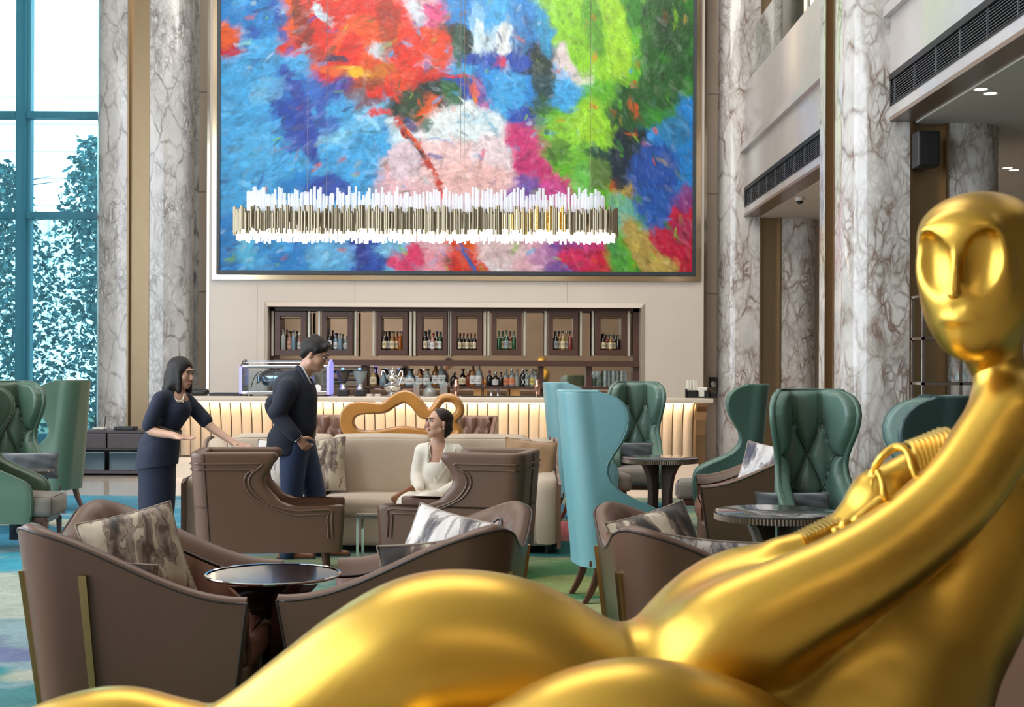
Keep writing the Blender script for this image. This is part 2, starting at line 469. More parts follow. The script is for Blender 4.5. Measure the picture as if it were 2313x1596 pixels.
# watercolour carpet: colour washes painted into a fine sheet
def carpet():
    nx, ny = 560, 480; x0, x1, y0, y1 = -7.6, 6.4, 2.6, 15.28
    rng = np.random.default_rng(5)
    X, Y = np.meshgrid(np.linspace(x0, x1, nx), np.linspace(y0, y1, ny))
    wx = (noise2(ny, nx, 10, rng, 5)-.5)*2.4; wy = (noise2(ny, nx, 12, rng, 5)-.5)*1.6
    C = np.zeros((ny, nx, 3)); C[:] = hexc('7f8f7c')[:3]
    def wash(cx, cy_, rx, ry, col, a=1, soft=.25):
        d = np.sqrt(((X+wx-cx)/rx)**2+((Y+wy-cy_)/ry)**2); m = np.clip((1-d)/soft, 0, 1)*a
        C[:] = C*(1-m[..., None])+np.array(hexc(col)[:3])*m[..., None]
    left = np.clip((-X-.6)/1.5, 0, 1)
    C[:] = C*(1-left[..., None])+np.array(hexc('7c9296')[:3])*left[..., None]
    for a in [(-4.2,13.6,2.2,2.2,'4c8aa3'),(-5.5,11,1.6,1.8,'3d7a93'),(-3.3,11.5,1.0,.5,'a3aa98'),(-4.6,12.4,.9,.4,'a9b0a0'),(-3.9,9.4,1.3,.9,'3c8a9c'),(-2.9,8.6,1.4,.7,'9aa295'),
              (-3.1,7.0,.8,.35,'5d5f86',.8),(-3.4,6.3,1.3,.35,'2e7d80'),(-2.9,5.3,1.2,.6,'a49c80'),(-3.6,7.7,1.1,.5,'8f9c86'),(-2.4,5.9,.6,.25,'497a7c'),(-2.2,4.6,.8,.35,'475468'),
              (-3.0,14.4,1.5,.7,'7fa9bd'),(-1.8,14.7,1.2,.5,'86a9bd'),(-2.4,13.3,1,.8,'94b6c0'),
              (.6,8.6,2.2,1.9,'4f7d52'),(.9,8.9,1.2,.45,'86905a'),(.6,10.6,.8,.4,'7d8058'),(.4,7.9,.9,.4,'8ea07e'),(1.0,7.2,1.1,.35,'3f6e50'),(.3,6.6,1.2,.3,'87a083'),(.9,6.2,1.2,.25,'3d6a4c'),
              (.7,12.0,1.1,.75,'b0585f',.9,.12),(.8,13.8,1.8,1.0,'2f6f8a'),(.6,11.0,1.3,.55,'2c5f60'),(2.3,9.5,1.5,1.6,'517f68'),(3.6,11,1.8,2.6,'47717a'),(2.5,6,1.4,1.8,'5c7c62'),(-.6,9.9,1.3,.5,'7f8d6e'),(-.2,5,1.5,.9,'5d7f60')]:
        wash(*a)
    for k in range(260):
        cx, cy_ = rng.uniform(x0, x1), rng.uniform(y0, y1); rx = rng.uniform(.12, .6); ry = rx*rng.uniform(.2, .5)
        dk = rng.random() < .5; L_ = cx < -.6
        col = (['44788c','6f8f9a','3c6f86','557f70'] if L_ else ['3f6b45','5f8a55','35604c','6d7d4a'])[rng.integers(4)] if dk else (['a8b4a6','8fb2b8','b3ab90'] if L_ else ['9fae83','88a07c','a8a36a'])[rng.integers(3)]
        wash(cx, cy_, rx, ry, col, rng.uniform(.25, .6), .4)
    C *= (.86+.28*noise2(ny, nx, 90, rng, 3))[..., None]
    V = np.stack([X, Y, np.full_like(X, .012)], -1).reshape(-1, 3)
    i = np.arange(ny*nx).reshape(ny, nx); Fc = np.stack([i[:-1,:-1], i[:-1,1:], i[1:,1:], i[1:,:-1]], -1).reshape(-1, 4)
    me = bpy.data.meshes.new('carpet'); me.vertices.add(len(V)); me.vertices.foreach_set('co', V.ravel())
    me.loops.add(Fc.size); me.loops.foreach_set('vertex_index', Fc.ravel()); me.polygons.add(len(Fc)); me.polygons.foreach_set('loop_start', np.arange(0, Fc.size, 4)); me.update(calc_edges=True)
    at = me.color_attributes.new('Col', 'FLOAT_COLOR', 'POINT'); at.data.foreach_set('color', np.concatenate([C.reshape(-1,3), np.ones((ny*nx,1))], 1).ravel())
    me.materials.append(attr_mat('watercolour_carpet', .95, bump=.5, bscale=160, detail=.16, dscale=26, spec=.1))
    o = bpy.data.objects.new('carpet', me); COL.objects.link(o)
    tag(o, 'blue, green and rose watercolour patterned carpet under the lounge seating', 'carpet')
carpet()
# ceiling and outer shell
c = MB(); c.span(-9.2, 9.2, -6.2, 21.6, 9.45, 9.6); struct('ceiling', c, M['plaster'])
c = MB(); c.span(-9.2, 9.2, -6.3, -6.1, 0, 9.5); struct('wall_rear', c, mat('tan_wall_panel', (.40,.30,.21,1), .5, var=.2))
c = MB(); c.span(9.0, 9.2, -6.2, 21.6, 0, 9.5); struct('wall_right', c, mat('dark_wall_cladding', (.10,.08,.07,1), .5, var=.2))
c = MB()
c.span(-9.2, -9.0, -6.2, -3.5, 0, 9.5); c.span(-9.2, -9.0, 12.5, 21.6, 0, 9.5); c.span(-9.2, -9.0, -3.5, 12.5, 0, .6); c.span(-9.2, -9.0, -3.5, 12.5, 8.2, 9.5)
struct('wall_left', c, M['limestone'])
# painting wall with the back-bar niche cut into it
def X_(px, Y=YW): return P(px, 800, Y)[0]
def Z_(py, Y=YW, px=1000): return P(px, py, Y)[2]
NX0, NX1, NZ1 = X_(597), X_(1457), Z_(682)
nx0, nx1, nz1 = X_(606), X_(1446), Z_(694)
wx0, wx1 = X_(471), X_(1590)
c = MB()
c.span(wx0, NX0, YW, YW+.6, 0, 9.45); c.span(NX1, wx1, YW, YW+.6, 0, 9.45); c.span(NX0, NX1, YW, YW+.6, NZ1, 9.45); c.span(NX0, NX1, YW, YW+.6, 0, .85)
struct('wall_back', c, M['limestone_pale'])
c = MB()    # bevelled stone reveal of the niche
YI = YW+.16
for a, b, a2, b2 in (((NX0,.85),(NX0,NZ1),(nx0,nz1),(nx0,.85)), ((NX0,NZ1),(NX1,NZ1),(nx1,nz1),(nx0,nz1)), ((NX1,NZ1),(NX1,.85),(nx1,.85),(nx1,nz1))):
    c.add([(a[0],YW+.005,a[1]),(b[0],YW+.005,b[1]),(a2[0],YW-.075,a2[1]),(b2[0],YW-.075,b2[1])], [(0,1,2,3)])
for a, b in (((nx0,.85),(nx0,nz1)), ((nx0,nz1),(nx1,nz1)), ((nx1,nz1),(nx1,.85))):
    c.add([(a[0],YW-.075,a[1]),(b[0],YW-.075,b[1]),(b[0],YW+.2,b[1]),(a[0],YW+.2,a[1])], [(0,1,2,3)])
struct('trim_1', c, M['limestone_pale'])
c = MB(); c.span(-6.4, wx0, 21.3, 21.5, 0, 9.45); c.span(wx1, 9, 21.3, 21.5, 0, 9.45); c.span(NX0-.1, NX1+.1, 21.45, 21.6, 0, NZ1+.2)
# joints between the stone slabs are shallow grooves
struct('wall_back_recess', c, M['limestone'])
c = MB()
for z in (2.7, 4.3, 5.9, 7.5):
    c.span(-5.05, wx0, 21.292, 21.3, z, z+.008); c.span(wx1, 3.5, 21.292, 21.3, z, z+.008)
c.span(X_(580), X_(580)+.006, YW-.002, YW+.01, 0, 2.8); c.span(X_(1280), X_(1280)+.006, YW-.002, YW+.01, NZ1, 2.85)
c.span(X_(800), X_(800)+.006, YW-.002, YW+.01, NZ1, 2.85)
struct('trim_2', c, mat('stone_joint', (.35,.29,.24,1), .6))
c = MB(); c.span(wx0-.03, wx0+.01, YW-.02, YW+.5, 0, 9.45); c.span(wx1-.01, wx1+.03, YW-.02, YW+.5, 0, 9.45)
struct('trim_3', c, mat('bronze_mirror_trim', (.42,.36,.28,1), .12, 1.0, bump=.3, bscale=3))
# pillars: rounded marble blocks with a sunk brass channel in each face
def pillar(name, cx, cy_, w_, d_, r, ch, mt, cdepth=.08):
    def outline(off=0):
        hx, hy = w_/2-off, d_/2-off; pts = []
        def arc(ax_, ay, a0):
            return [(ax_+ (r)*math.cos(a0+i*PI/2/10), ay+(r)*math.sin(a0+i*PI/2/10)) for i in range(11)]
        segs = [((hx-r), (hy-r), 0), (-(hx-r), (hy-r), PI/2), (-(hx-r), -(hy-r), PI), ((hx-r), -(hy-r), 1.5*PI)]
        mids = [[(ch/2, hy), (ch/2, hy-cdepth), (-ch/2, hy-cdepth), (-ch/2, hy)], [(-hx, ch/2), (-hx+cdepth, ch/2), (-hx+cdepth, -ch/2), (-hx, -ch/2)],
                [(-ch/2, -hy), (-ch/2, -hy+cdepth), (ch/2, -hy+cdepth), (ch/2, -hy)], [(hx, -ch/2), (hx-cdepth, -ch/2), (hx-cdepth, ch/2), (hx, ch/2)]]
        for k in range(4): pts += arc(*segs[k]) + mids[k]
        return [(x+cx, y+cy_) for x, y in pts]
    m = MB(); m.prism(outline(), 0, 9.45); o = struct(name, m, mt, smooth=True, auto=30)
    hx, hy = w_/2, d_/2
    for k, (sx, sy) in enumerate(((0,-1), (-1,0))):
        b = MB(); t = .022
        if sy:
            y = cy_-hy; b.span(cx-ch/2+t, cx+ch/2-t, y+cdepth-.012, y+cdepth-.001, 0, 9.45)
            b.m = 1; b.span(cx-ch/2-.004, cx-ch/2+t, y-.012, y+cdepth-.001, 0, 9.45); b.span(cx+ch/2-t, cx+ch/2+.004, y-.012, y+cdepth-.001, 0, 9.45)
        else:
            x = cx-hx; b.span(x+cdepth-.012, x+cdepth-.001, cy_-ch/2+t, cy_+ch/2-t, 0, 9.45)
            b.m = 1; b.span(x-.012, x+cdepth-.001, cy_-ch/2-.004, cy_-ch/2+t, 0, 9.45); b.span(x-.012, x+cdepth-.001, cy_+ch/2-t, cy_+ch/2+.004, 0, 9.45)
        b.build('brass_channel', [M['brass'], M['brass_dark'] if name=='pillar_right' else M['brass']], o, smooth=False)
    return o
pillar('pillar_left', X_(311, 20.4), 20.4+.72, 1.44, 1.44, .34, .33, M['marble_cool'])
pillar('pillar_far', 4.06, 20.9+.78, 1.56, 1.56, .34, .33, M['marble'])
pillar('pillar_right', 4.03, 12.85+.78, 1.54, 1.54, .32, .36, M['marble'])
# balcony along the right side
def balcony():
    BX = 3.65; y0, y1 = 3.0, 21.3
    m = MB(); m.span(BX, 9, y0, y1, 3.9, 4.04); m.span(BX, BX+.3, y0, y1, 4.33, 5.97); m.span(BX+.12, 9, y0, y1, 4.04, 4.33)
    m.span(BX-.07, BX+.02, y0, y1, 4.90, 5.00); m.span(BX-.035, BX+.02, y0, y1, 5.0, 5.04)
    o = struct('wall_balcony', m, M['balcony_stone'])
    m = MB(); m.span(BX-.006, BX+.26, y0, y1, 3.895, 3.935); m.build('edge_strip', mat('brown_stone_edge', (.22,.15,.11,1), .25), o, smooth=False)
    m = MB(); m.span(BX+.25, 9, y0, y1, 3.88, 3.897); struct('ceiling_balcony', m, M['plaster'])
    m = MB(); m.span(BX+.05, 9, y0, 13.0, 6.6, 6.8); 
    for y in (5.2, 10.35, 18.1):
        pass
    # glass above the parapet
    g = MB(); g.span(BX+.14, BX+.155, 14.5, 20.8, 5.97, 6.9); g.build('balcony_glass', glass_mat('balcony_glass', (.78,.86,.80,1), .10), o, smooth=False)
    for (a, b, lab) in ((6.2, 12.83, 'long black louvred vent in the balcony edge beside the speaker column'), (14.45, 20.86, 'black louvred vent in the far balcony edge before the back wall')):
        t = thing('vent_grille', lab, 'vent', (BX, 0, 4.04), 0, 'air vents along the balcony')
        n = MB(); n.span(-.02, .03, a, b, .24, .30); n.span(-.01, .03, a, b, -.005, .012); n.span(-.01, .05, b-.03, b, 0, .26); n.build('frame', M['black'], t, smooth=False)
        n = MB(); n.span(.09, .1, a, b, .012, .24); n.build('backing', M['black'], t, smooth=False)
        sl = mat('grey_louvre', (.10,.105,.115,1), .35) if 'grey_louvre' not in bpy.data.materials else bpy.data.materials['grey_louvre']
        for k in range(9):
            n = MB(); z = .028+k*.024; n.add([(0,a,z),(.035,a,z+.012),(.035,b,z+.012),(0,b,z),(0,a,z+.006),(.035,a,z+.018),(.035,b,z+.018),(0,b,z+.006)], [(0,1,2,3),(4,7,6,5),(0,3,7,4),(1,5,6,2)])
            n.build('louvre', sl, t, smooth=False)
        y = a+.3
        while y < b:
            n = MB(); n.span(-.004, .01, y, y+.014, .01, .25); n.build('divider', sl, t, smooth=False); y += .62
balcony()
# window wall at the left rear
def window():
    fr = mat('blue_reflection_frame', (.03,.20,.30,1), .4); gl = glass_mat('tinted_glass', (.62,.90,.95,1), .03)  # frame colour carries the blue of tinted reflections and the sheer
    y = 21.35
    m = MB(); m.span(-9, -8.85, y-.1, y+.1, 0, 9.45); m.span(-9, -6.3, y-.1, y+.1, 8.9, 9.45); m.span(-9, -6.3, y-.12, y+.12, 0, .42)
    o = struct('window_1', m, fr)
    xm = P(52, 600, y)[0]; m = MB(); m.span(xm-.075, xm+.075, y-.14, y+.1, .4, 9); m.build('mullion', fr, o, smooth=False)
    m = MB(); m.span(xm+.09, xm+.13, y-.05, y+.1, .4, 9); m.build('mullion', fr, o, smooth=False)
    for py in (261, 487):
        z = P(100, py, y)[2]; m = MB(); m.span(-9, -6.3, y-.09, y+.08, z-.055, z+.055); m.build('transom', fr, o, smooth=False)
    m = MB(); m.span(-9, -6.3, y+.02, y+.03, .42, 8.9); m.build('pane', gl, o, smooth=False)
    # sheer curtain hung before the glass
    sh = bpy.data.materials.new('sheer_voile'); sh.use_nodes = True; nt = sh.node_tree; nt.nodes.clear()
    N = nt.nodes.new; L = nt.links.new; ou = N('ShaderNodeOutputMaterial'); mx = N('ShaderNodeMixShader'); t = N('ShaderNodeBsdfTransparent'); d = N('ShaderNodeBsdfTranslucent')
    d.inputs[0].default_value = (.55,.85,.95,1); t.inputs[0].default_value = (.96,.99,1,1); mx.inputs[0].default_value = .12
    L(t.outputs[0], mx.inputs[1]); L(d.outputs[0], mx.inputs[2]); L(mx.outputs[0], ou.inputs[0])
    xs = np.linspace(-8.95, -6.42, 240); rng = random.Random(4)
    rows = [[(x, y-.28+.028*math.sin(x*38)+.015*math.sin(x*17+1), z) for z in (.03, 3, 6, 9)] for x in xs]
    m = MB(); m.grid(rows); o2 = m.build('sheer_curtain', sh)
    tag(o2, 'sheer pale blue voile curtain hanging before the tall window', 'curtain')
    # window bands of the left wall, lit from outside
    m = MB()
    for k in range(5):
        yy = -3.5+k*4; m.span(-9.1, -8.98, yy-.06, yy+.06, .6, 8.2)
    for z in (2.9, 5.4): m.span(-9.1, -8.98, -3.5, 12.5, z-.05, z+.05)
    struct('window_2', m, fr)
window()
# planting outside the window: real stems and leaves
def garden():
    rng = random.Random(11)
    soil = MB(); soil.span(-16, 2, 21.7, 40, -.05, 0.0); struct('ground_outside', soil, mat('garden_soil', (.05,.09,.05,1), .9))
    lf = mat('leaf_green', (.012,.10,.125,1), .5, var=.5, vscale=2); bk = mat('bark', (.05,.05,.04,1), .8)
    spec = [(-9.6,24.6,5.2,1.2),(-8.3,26.6,6.0,1.2),(-7.1,24.4,5.9,1.1),(-11.6,28.0,5.2,1.3),(-8.0,30.2,6.8,1.4)]
    labs = ['leafy green tree outside the window, left of the mullion','leafy green tree outside just right of the window mullion','tall leafy tree outside against the marble pillar','bushy tree outside at the far left edge of the window','tree behind the others outside the window']
    for (x, y, h, r), lab in zip(spec, labs):
        t = thing('tree', lab, 'tree', (x, y, 0), 0, 'trees outside the window')
        m = MB(); m.tube([(0,0,0),(.05,0,h*.4),(-.05,.05,h*.75),(0,0,h*.95)], [.07,.05,.035,.01], 8)
        for k in range(14):
            a = rng.uniform(0, 2*PI); z = h*rng.uniform(.15, .9); l = r*rng.uniform(.5, .95)
            m.tube([(0,0,z),(math.cos(a)*l*.5,math.sin(a)*l*.5,z+.25),(math.cos(a)*l,math.sin(a)*l,z+.35)], [.022,.014,.005], 5)
        m.build('trunk', bk, t)
        m = MB(); n = 3800
        for k in range(n):
            z = h*(rng.random()**.8)*.98+.1; rr = r*(1.0-(z/h)**3*.7)*math.sqrt(rng.random())
            a = rng.uniform(0, 2*PI); p = Vector((math.cos(a)*rr, math.sin(a)*rr, z+.12*rng.random()))
            L_ = rng.uniform(.09, .2); d = Vector((rng.uniform(-1,1), rng.uniform(-1,1), rng.uniform(-1,.35))).normalized()
            s = d.cross(Vector((rng.uniform(-1,1),rng.uniform(-1,1),rng.uniform(-1,1)))).normalized()*L_*.26
            m.add([p, p+d*L_*.5+s, p+d*L_, p+d*L_*.5-s], [(0,1,2,3)])
        m.build('foliage', lf, t, smooth=False)
    # pale facade far behind the planting
    m = MB(); m.span(-30, 4, 44, 44.5, 0, 6.4)
    o = struct('exterior_building', m, mat('pale_facade', (.78,.8,.8,1), .8, var=.06, vscale=.5))
    m = MB()
    for k in range(12): m.span(-30, 4, 43.97, 44.0, .5+k*.9, .53+k*.9)
    for k in range(16): m.span(-28+k*2.1, -27.95+k*2.1, 43.97, 44, 0, 6.4)
    m.build('facade_joints', mat('facade_joint', (.5,.52,.53,1), .8), o, smooth=False)
garden()

# ================================================================ the big painting
PAL = dict(B='1c86cf', L='45a8e2', D='2450b0', N='1b2c74', R='d62c18', O='e0601c', Y='e6b41e', G='63b228', Q='1e5a26', K='16302e', W='c4dbe8', P='e4b9c2',
           M='cc3c80', V='7c55a6', T='66b3a2', C='93d02a', H='b49c50', S='c41d42', Z='dfd2d6', F='378a2c', U='7fc4ea', A='e89aa8')
def painting():
    W_, H_ = 860, 640
    rng = np.random.default_rng(9)
    xs = [60,220,380,540,700,860,1020,1180,1340,1500,1660,1820,1980,2140,2250]
    ys = [-260,60,180,300,420,540,660,780,900,1020,1140,1250]
    rows = ['BBORRRPLLBCCFFQ','BLORRRPBLBCCFQF','OLRRROOKWBCCGQF','LLLRRROLDKZCGFQ','LLBDORKDBBLGQFF','LLDLUKOWLDGCQFB','LLDULWPWPMGCKBB','LLLLLPPPPMGGKDB',
            'LLBDLPPPPVMGHDV','BLLLLPPPPMMGTDS','BBLLDUPOPPVMGHS','BLBLDUARZPVSGHS']
    X0, X1, Y0, Y1 = 34, 2276, -420, 1287
    X, Y = np.meshgrid(np.linspace(X0, X1, W_), np.linspace(Y0, Y1, H_))
    def nz(c, o=4): return noise2(H_, W_, c, rng, o)-.5
    wx = nz(9)*190+nz(34, 3)*70; wy = nz(9)*190+nz(34, 3)*80
    Xw, Yw = X+wx, Y+wy
    num = np.zeros((H_, W_, 3)); den = np.zeros((H_, W_))
    for j, y in enumerate(ys):
        for i, x in enumerate(xs):
            d2 = ((Xw-x)/1.15)**2+((Yw-y))**2+300.; w_ = d2**-3.0
            num += w_[..., None]*np.array(hexc(PAL[rows[j][i]])[:3]); den += w_
    C = num/den[..., None]
    def blob(x, y, rx, ry, a, col, al=1, soft=.22, rag=1.0):
        a = math.radians(a); dx = X+wx*.35*rag-x; dy = Y+wy*.35*rag-y
        u = (dx*math.cos(a)+dy*math.sin(a))/rx; v = (-dx*math.sin(a)+dy*math.cos(a))/ry
        m = np.clip((1-np.sqrt(u*u+v*v))/soft, 0, 1)*al
        c_ = np.array(hexc(PAL.get(col, col))[:3]); C[:] = C*(1-m[..., None])+c_*m[..., None]
    def line(pts, w_, col, al=1, rag=.6):
        p = spline([np.array(q, float) for q in pts], 6)
        for k in range(len(p)-1):
            d = p[k+1]-p[k]; l = math.hypot(*d); mid = (p[k]+p[k+1])/2
            blob(mid[0], mid[1], l*.8+w_*.3, w_, math.degrees(math.atan2(d[1], d[0])), col, al, .35, rag)
    # upper left blues and the red mass
    blob(240,70,130,90,-20,'B'); blob(300,60,22,150,-12,'D',.8); blob(90,230,60,40,10,'S'); blob(60,170,40,60,0,'O',.8); blob(180,150,35,30,0,'D',.8)
    blob(620,120,250,190,10,'R'); blob(420,120,40,150,-8,'7a2a20',.8); blob(500,60,24,60,-15,'W'); blob(530,100,20,40,-10,'W'); blob(700,200,150,140,0,'O',.8); blob(640,250,60,120,10,'D62c18')
    blob(830,110,60,130,8,'8a3018',.6); blob(760,240,36,40,10,'W',.8); blob(800,240,40,60,0,'8fa7a0',.6); blob(930,270,110,190,12,'R',.9); blob(1060,260,90,130,10,'D9421c',.9)
    blob(1050,70,90,70,0,'D8558a'); blob(980,60,40,80,-20,'W',.8); blob(1010,310,30,40,0,'A',.8); blob(650,340,110,34,8,'Y'); blob(800,350,80,60,0,'C47c20',.8); blob(540,330,90,22,12,'O'); blob(560,270,100,16,4,'26335c',.9)
    blob(470,250,70,34,10,'B23a2a',.9); blob(350,240,80,30,15,'R'); blob(700,430,120,60,-20,'7a3a2c',.7); blob(830,430,150,36,-18,'R'); blob(880,380,90,60,-20,'D8451c'); blob(720,500,80,26,-15,'7d2b3a',.8)
    blob(600,400,60,60,0,'54358c',.7); blob(470,440,100,60,15,'3a6fc4',.7)
    # centre: dark green, orange diagonals
    blob(930,500,70,90,0,'23472f'); blob(1130,440,60,50,10,'2c6a3c'); blob(1160,220,26,120,0,'2c5f4a',.9); blob(1010,500,90,14,-30,'O',.9); blob(1090,370,140,16,-6,'R',.9); blob(760,550,80,18,-12,'R',.9)
    blob(1240,90,40,100,0,'8fc4e4',.8); blob(1370,190,42,90,0,'D7DFE2'); blob(1250,170,30,100,5,'c9dce6',.9); blob(1372,300,34,24,0,'D8202c'); blob(1440,300,60,40,0,'D'); blob(1230,280,60,40,0,'D')
    blob(1460,150,60,130,0,'2f7fc0',.8); blob(1560,150,40,150,-5,'2a9ac8',.8)
    blob(1560,380,70,110,-10,'26443a',.9); blob(1620,340,28,12,0,'O'); blob(1650,270,40,60,-10,'Z',.8); blob(1400,430,90,110,0,'L',.8); blob(1260,440,40,80,0,'V',.9); blob(1240,440,16,90,-5,'O',.9); blob(1300,510,26,30,0,'M',.7)
    # white and pink shape
    blob(1150,620,190,150,0,'dbe6ea'); blob(1250,620,160,110,-10,'d3e2e8'); blob(1130,790,300,130,0,'eac9cb'); blob(1330,760,100,140,0,'e3d3da'); blob(880,780,110,110,0,'dcc9d6',.9); blob(1220,850,220,90,0,'ecc2c0')
    blob(1330,600,12,80,-28,'88bfdc',.8); blob(1230,560,90,10,20,'88bfdc',.6); blob(1290,740,14,40,10,'c4456a',.7)
    line([(860,570),(900,640),(960,700),(1010,770),(1060,850),(1085,940)], 17, 'C8381f'); line([(870,600),(930,680),(1000,760)], 8, '3a2420',.9); line([(880,590),(950,670),(990,730)], 7,'O')
    line([(1150,1130),(1170,1200),(1230,1290)], 38, 'DC4A28'); line([(1160,1130),(1200,1220),(1235,1290)], 13, '3b66b0')
    blob(1000,600,36,50,0,'2c6a5a',.8); blob(920,590,36,30,20,'2f4c8c',.9)
    # right: magenta ridge, greens, dark woods, blues
    line([(1430,650),(1500,720),(1570,800),(1650,900)], 46,'C93A7C',.9); blob(1440,700,70,20,20,'M',.9); blob(1500,880,90,46,20,'7c55a6',.9); blob(1620,900,80,50,10,'C8509A',.8)
    blob(1700,160,70,210,-18,'8ccc28'); blob(1900,170,90,230,-14,'9fd42c'); blob(1800,120,60,170,-14,'4f9a28',.8); blob(2080,130,60,180,0,'2c6a2a',.8); blob(2190,130,110,150,0,'1f4f26',.85); blob(2130,400,130,130,0,'24582a',.85)
    blob(1700,620,130,110,10,'8cc83a'); blob(1780,560,80,120,10,'9ad030'); blob(1560,500,60,60,0,'2e5c3c',.85); blob(1750,760,70,90,0,'74b838'); blob(1640,720,60,60,0,'5c8a3c',.8); blob(1760,860,60,90,0,'6cbf50')
    for (x, y, rx, ry) in ((2000,380,20,34),(2000,500,26,24),(2010,540,16,20),(2060,690,30,14),(1990,640,40,12),(1900,860,22,44),(1940,950,12,14),(1800,490,30,8),(2090,720,30,8)): blob(x, y, rx, ry, 10, 'c85a24', .9, .4)
    blob(1860,740,90,36,10,'1d3a44',.9); blob(1840,820,60,70,0,'5c7040',.8); blob(1930,760,50,140,0,'1b2f44',.85); blob(2100,820,140,150,0,'2356a8'); blob(2190,620,80,80,0,'2a7fb0',.9); blob(2080,960,120,110,0,'2a62b4'); blob(2250,930,40,90,0,'8c3a80',.9)
    blob(2160,1150,120,80,20,'C41c46'); blob(2230,1080,60,60,0,'b02a5c'); blob(1960,1010,60,130,-35,'70b4a0',.9); blob(2050,1180,70,200,-30,'b8a054',.95); blob(2140,1250,60,70,-30,'c2a85a'); blob(1920,1220,60,90,-15,'5cab48'); blob(1890,1150,40,60,0,'4c9c54',.9)
    # bottom band
    blob(700,1150,34,150,6,'2d3f98'); blob(500,1200,60,120,0,'6cb8e4',.8); blob(580,1180,90,110,0,'74b8e0',.6); blob(160,1200,60,100,0,'5cc0e4',.8); blob(430,1100,100,120,0,'3f86d0',.6)
    blob(900,1240,110,40,0,'E04678'); blob(960,1200,44,44,0,'DC4070'); blob(1380,1170,120,90,0,'dfc7c9'); blob(1560,1220,90,60,0,'b47ab4',.7); blob(1730,1230,110,60,10,'D02a62'); blob(1650,1120,120,50,10,'b45c9c',.8); blob(1500,1120,90,50,0,'d48aa4',.8)
    blob(440,640,60,150,-8,'2c4cae',.8); blob(560,880,110,60,10,'2f50ac',.85); blob(520,600,90,60,-20,'3a60bc',.7); blob(340,440,40,60,0,'2f6cc0',.7); blob(270,440,110,60,-20,'U',.5); blob(200,700,120,120,0,'58b4e8',.6)
    line([(330,330),(400,430),(440,560),(450,700),(480,790)], 34, '2c49a8', .8, 1.0); line([(560,400),(500,470),(520,600)], 26, '3553b0', .7, 1.0)
    # brush strokes pick up and drag the local colour
    gx = X1-X0; px = W_/gx
    for k in range(15000):
        cx = rng.integers(0, W_); cy_ = rng.integers(0, H_)
        u, v = cx/W_, cy_/H_
        ang = (math.radians(-25) if u < .3 else math.radians(80) if (u > .52 and v < .45) else math.radians(60) if u > .8 else math.radians(rng.choice([-30, 20, 70])))+rng.normal(0, .45)
        L_ = rng.uniform(4, 15)*(1.0 if rng.random() < .93 else 1.8); wd = rng.uniform(1.6, 5.5)
        col = C[cy_, cx]*rng.choice([rng.uniform(.62,.95), rng.uniform(1.0,1.25)]) + (rng.uniform(0,.12) if rng.random()<.22 else 0)
        if rng.random() < .03: col = np.array(hexc(PAL[rng.choice(list('DUWNLOQC' if u < .7 else 'QCKFGLHO'))])[:3])
        R_ = int(L_)+3; y0, y1, x0_, x1_ = max(0,cy_-R_), min(H_,cy_+R_+1), max(0,cx-R_), min(W_,cx+R_+1)
        yy, xx = np.mgrid[y0:y1, x0_:x1_]; dx = xx-cx; dy = yy-cy_
        a = dx*math.cos(ang)+dy*math.sin(ang); b = -dx*math.sin(ang)+dy*math.cos(ang)+.01*a*a*rng.normal(0,.5)
        m = np.clip((1-(a/L_)**2-(b/wd)**2)*2, 0, 1)*rng.uniform(.2,.65)
        C[y0:y1, x0_:x1_] = C[y0:y1, x0_:x1_]*(1-m[..., None])+np.clip(col,0,1)*m[..., None]
    # dry scratches of the palette knife
    for k in range(420):
        cx = rng.integers(20, W_-20); cy_ = rng.integers(20, H_-20); u, v = cx/W_, cy_/H_; ang = math.radians(-28 if u < .35 else (75 if u > .55 else 15))+rng.normal(0, .3); L_ = rng.uniform(5, 18)
        t = np.arange(-L_, L_, .7); bend = rng.normal(0, .004); xx = (cx+t*math.cos(ang)-bend*t*t*math.sin(ang)).astype(int).clip(0, W_-1); yy = (cy_+t*math.sin(ang)+bend*t*t*math.cos(ang)).astype(int).clip(0, H_-1)
        keep = rng.random(len(t)) < .75; f_ = rng.choice([.72, 1.2]); C[yy[keep], xx[keep]] = np.clip(C[yy[keep], xx[keep]]*f_+(.04 if f_ > 1 else 0), 0, 1)
    C = np.clip(C*(.9+.2*noise2(H_, W_, 120, rng, 2))[..., None], 0, 1)
    C = (C**1.1)*.88
    # into the room
    sx = lambda zx: X_(480+zx/2.1027, YW-.09); xa, xb = sx(X0), sx(X1)
    za = P(1000, 0+Y1/2.1027, YW-.09)[2]; zb = za+(xb-xa)*(Y1-Y0)/(X1-X0)
    gx_, gz = np.meshgrid(np.linspace(xa, xb, W_), np.linspace(zb, za, H_))
    V = np.stack([gx_, np.full_like(gx_, YW-.092), gz], -1).reshape(-1, 3)
    i = np.arange(W_*H_).reshape(H_, W_); Fc = np.stack([i[:-1,:-1], i[1:,:-1], i[1:,1:], i[:-1,1:]], -1).reshape(-1, 4)
    root = thing('abstract_painting', 'huge abstract painting in blue, red, pink and green, dark thin frame, on the back wall', 'painting', (0,0,0))
    me = bpy.data.meshes.new('canvas'); me.vertices.add(len(V)); me.vertices.foreach_set('co', V.ravel())
    me.loops.add(Fc.size); me.loops.foreach_set('vertex_index', Fc.ravel()); me.polygons.add(len(Fc)); me.polygons.foreach_set('loop_start', np.arange(0, Fc.size, 4)); me.update(calc_edges=True)
    at = me.color_attributes.new('Col', 'FLOAT_COLOR', 'POINT'); at.data.foreach_set('color', np.concatenate([C.reshape(-1,3), np.ones((W_*H_,1))], 1).ravel())
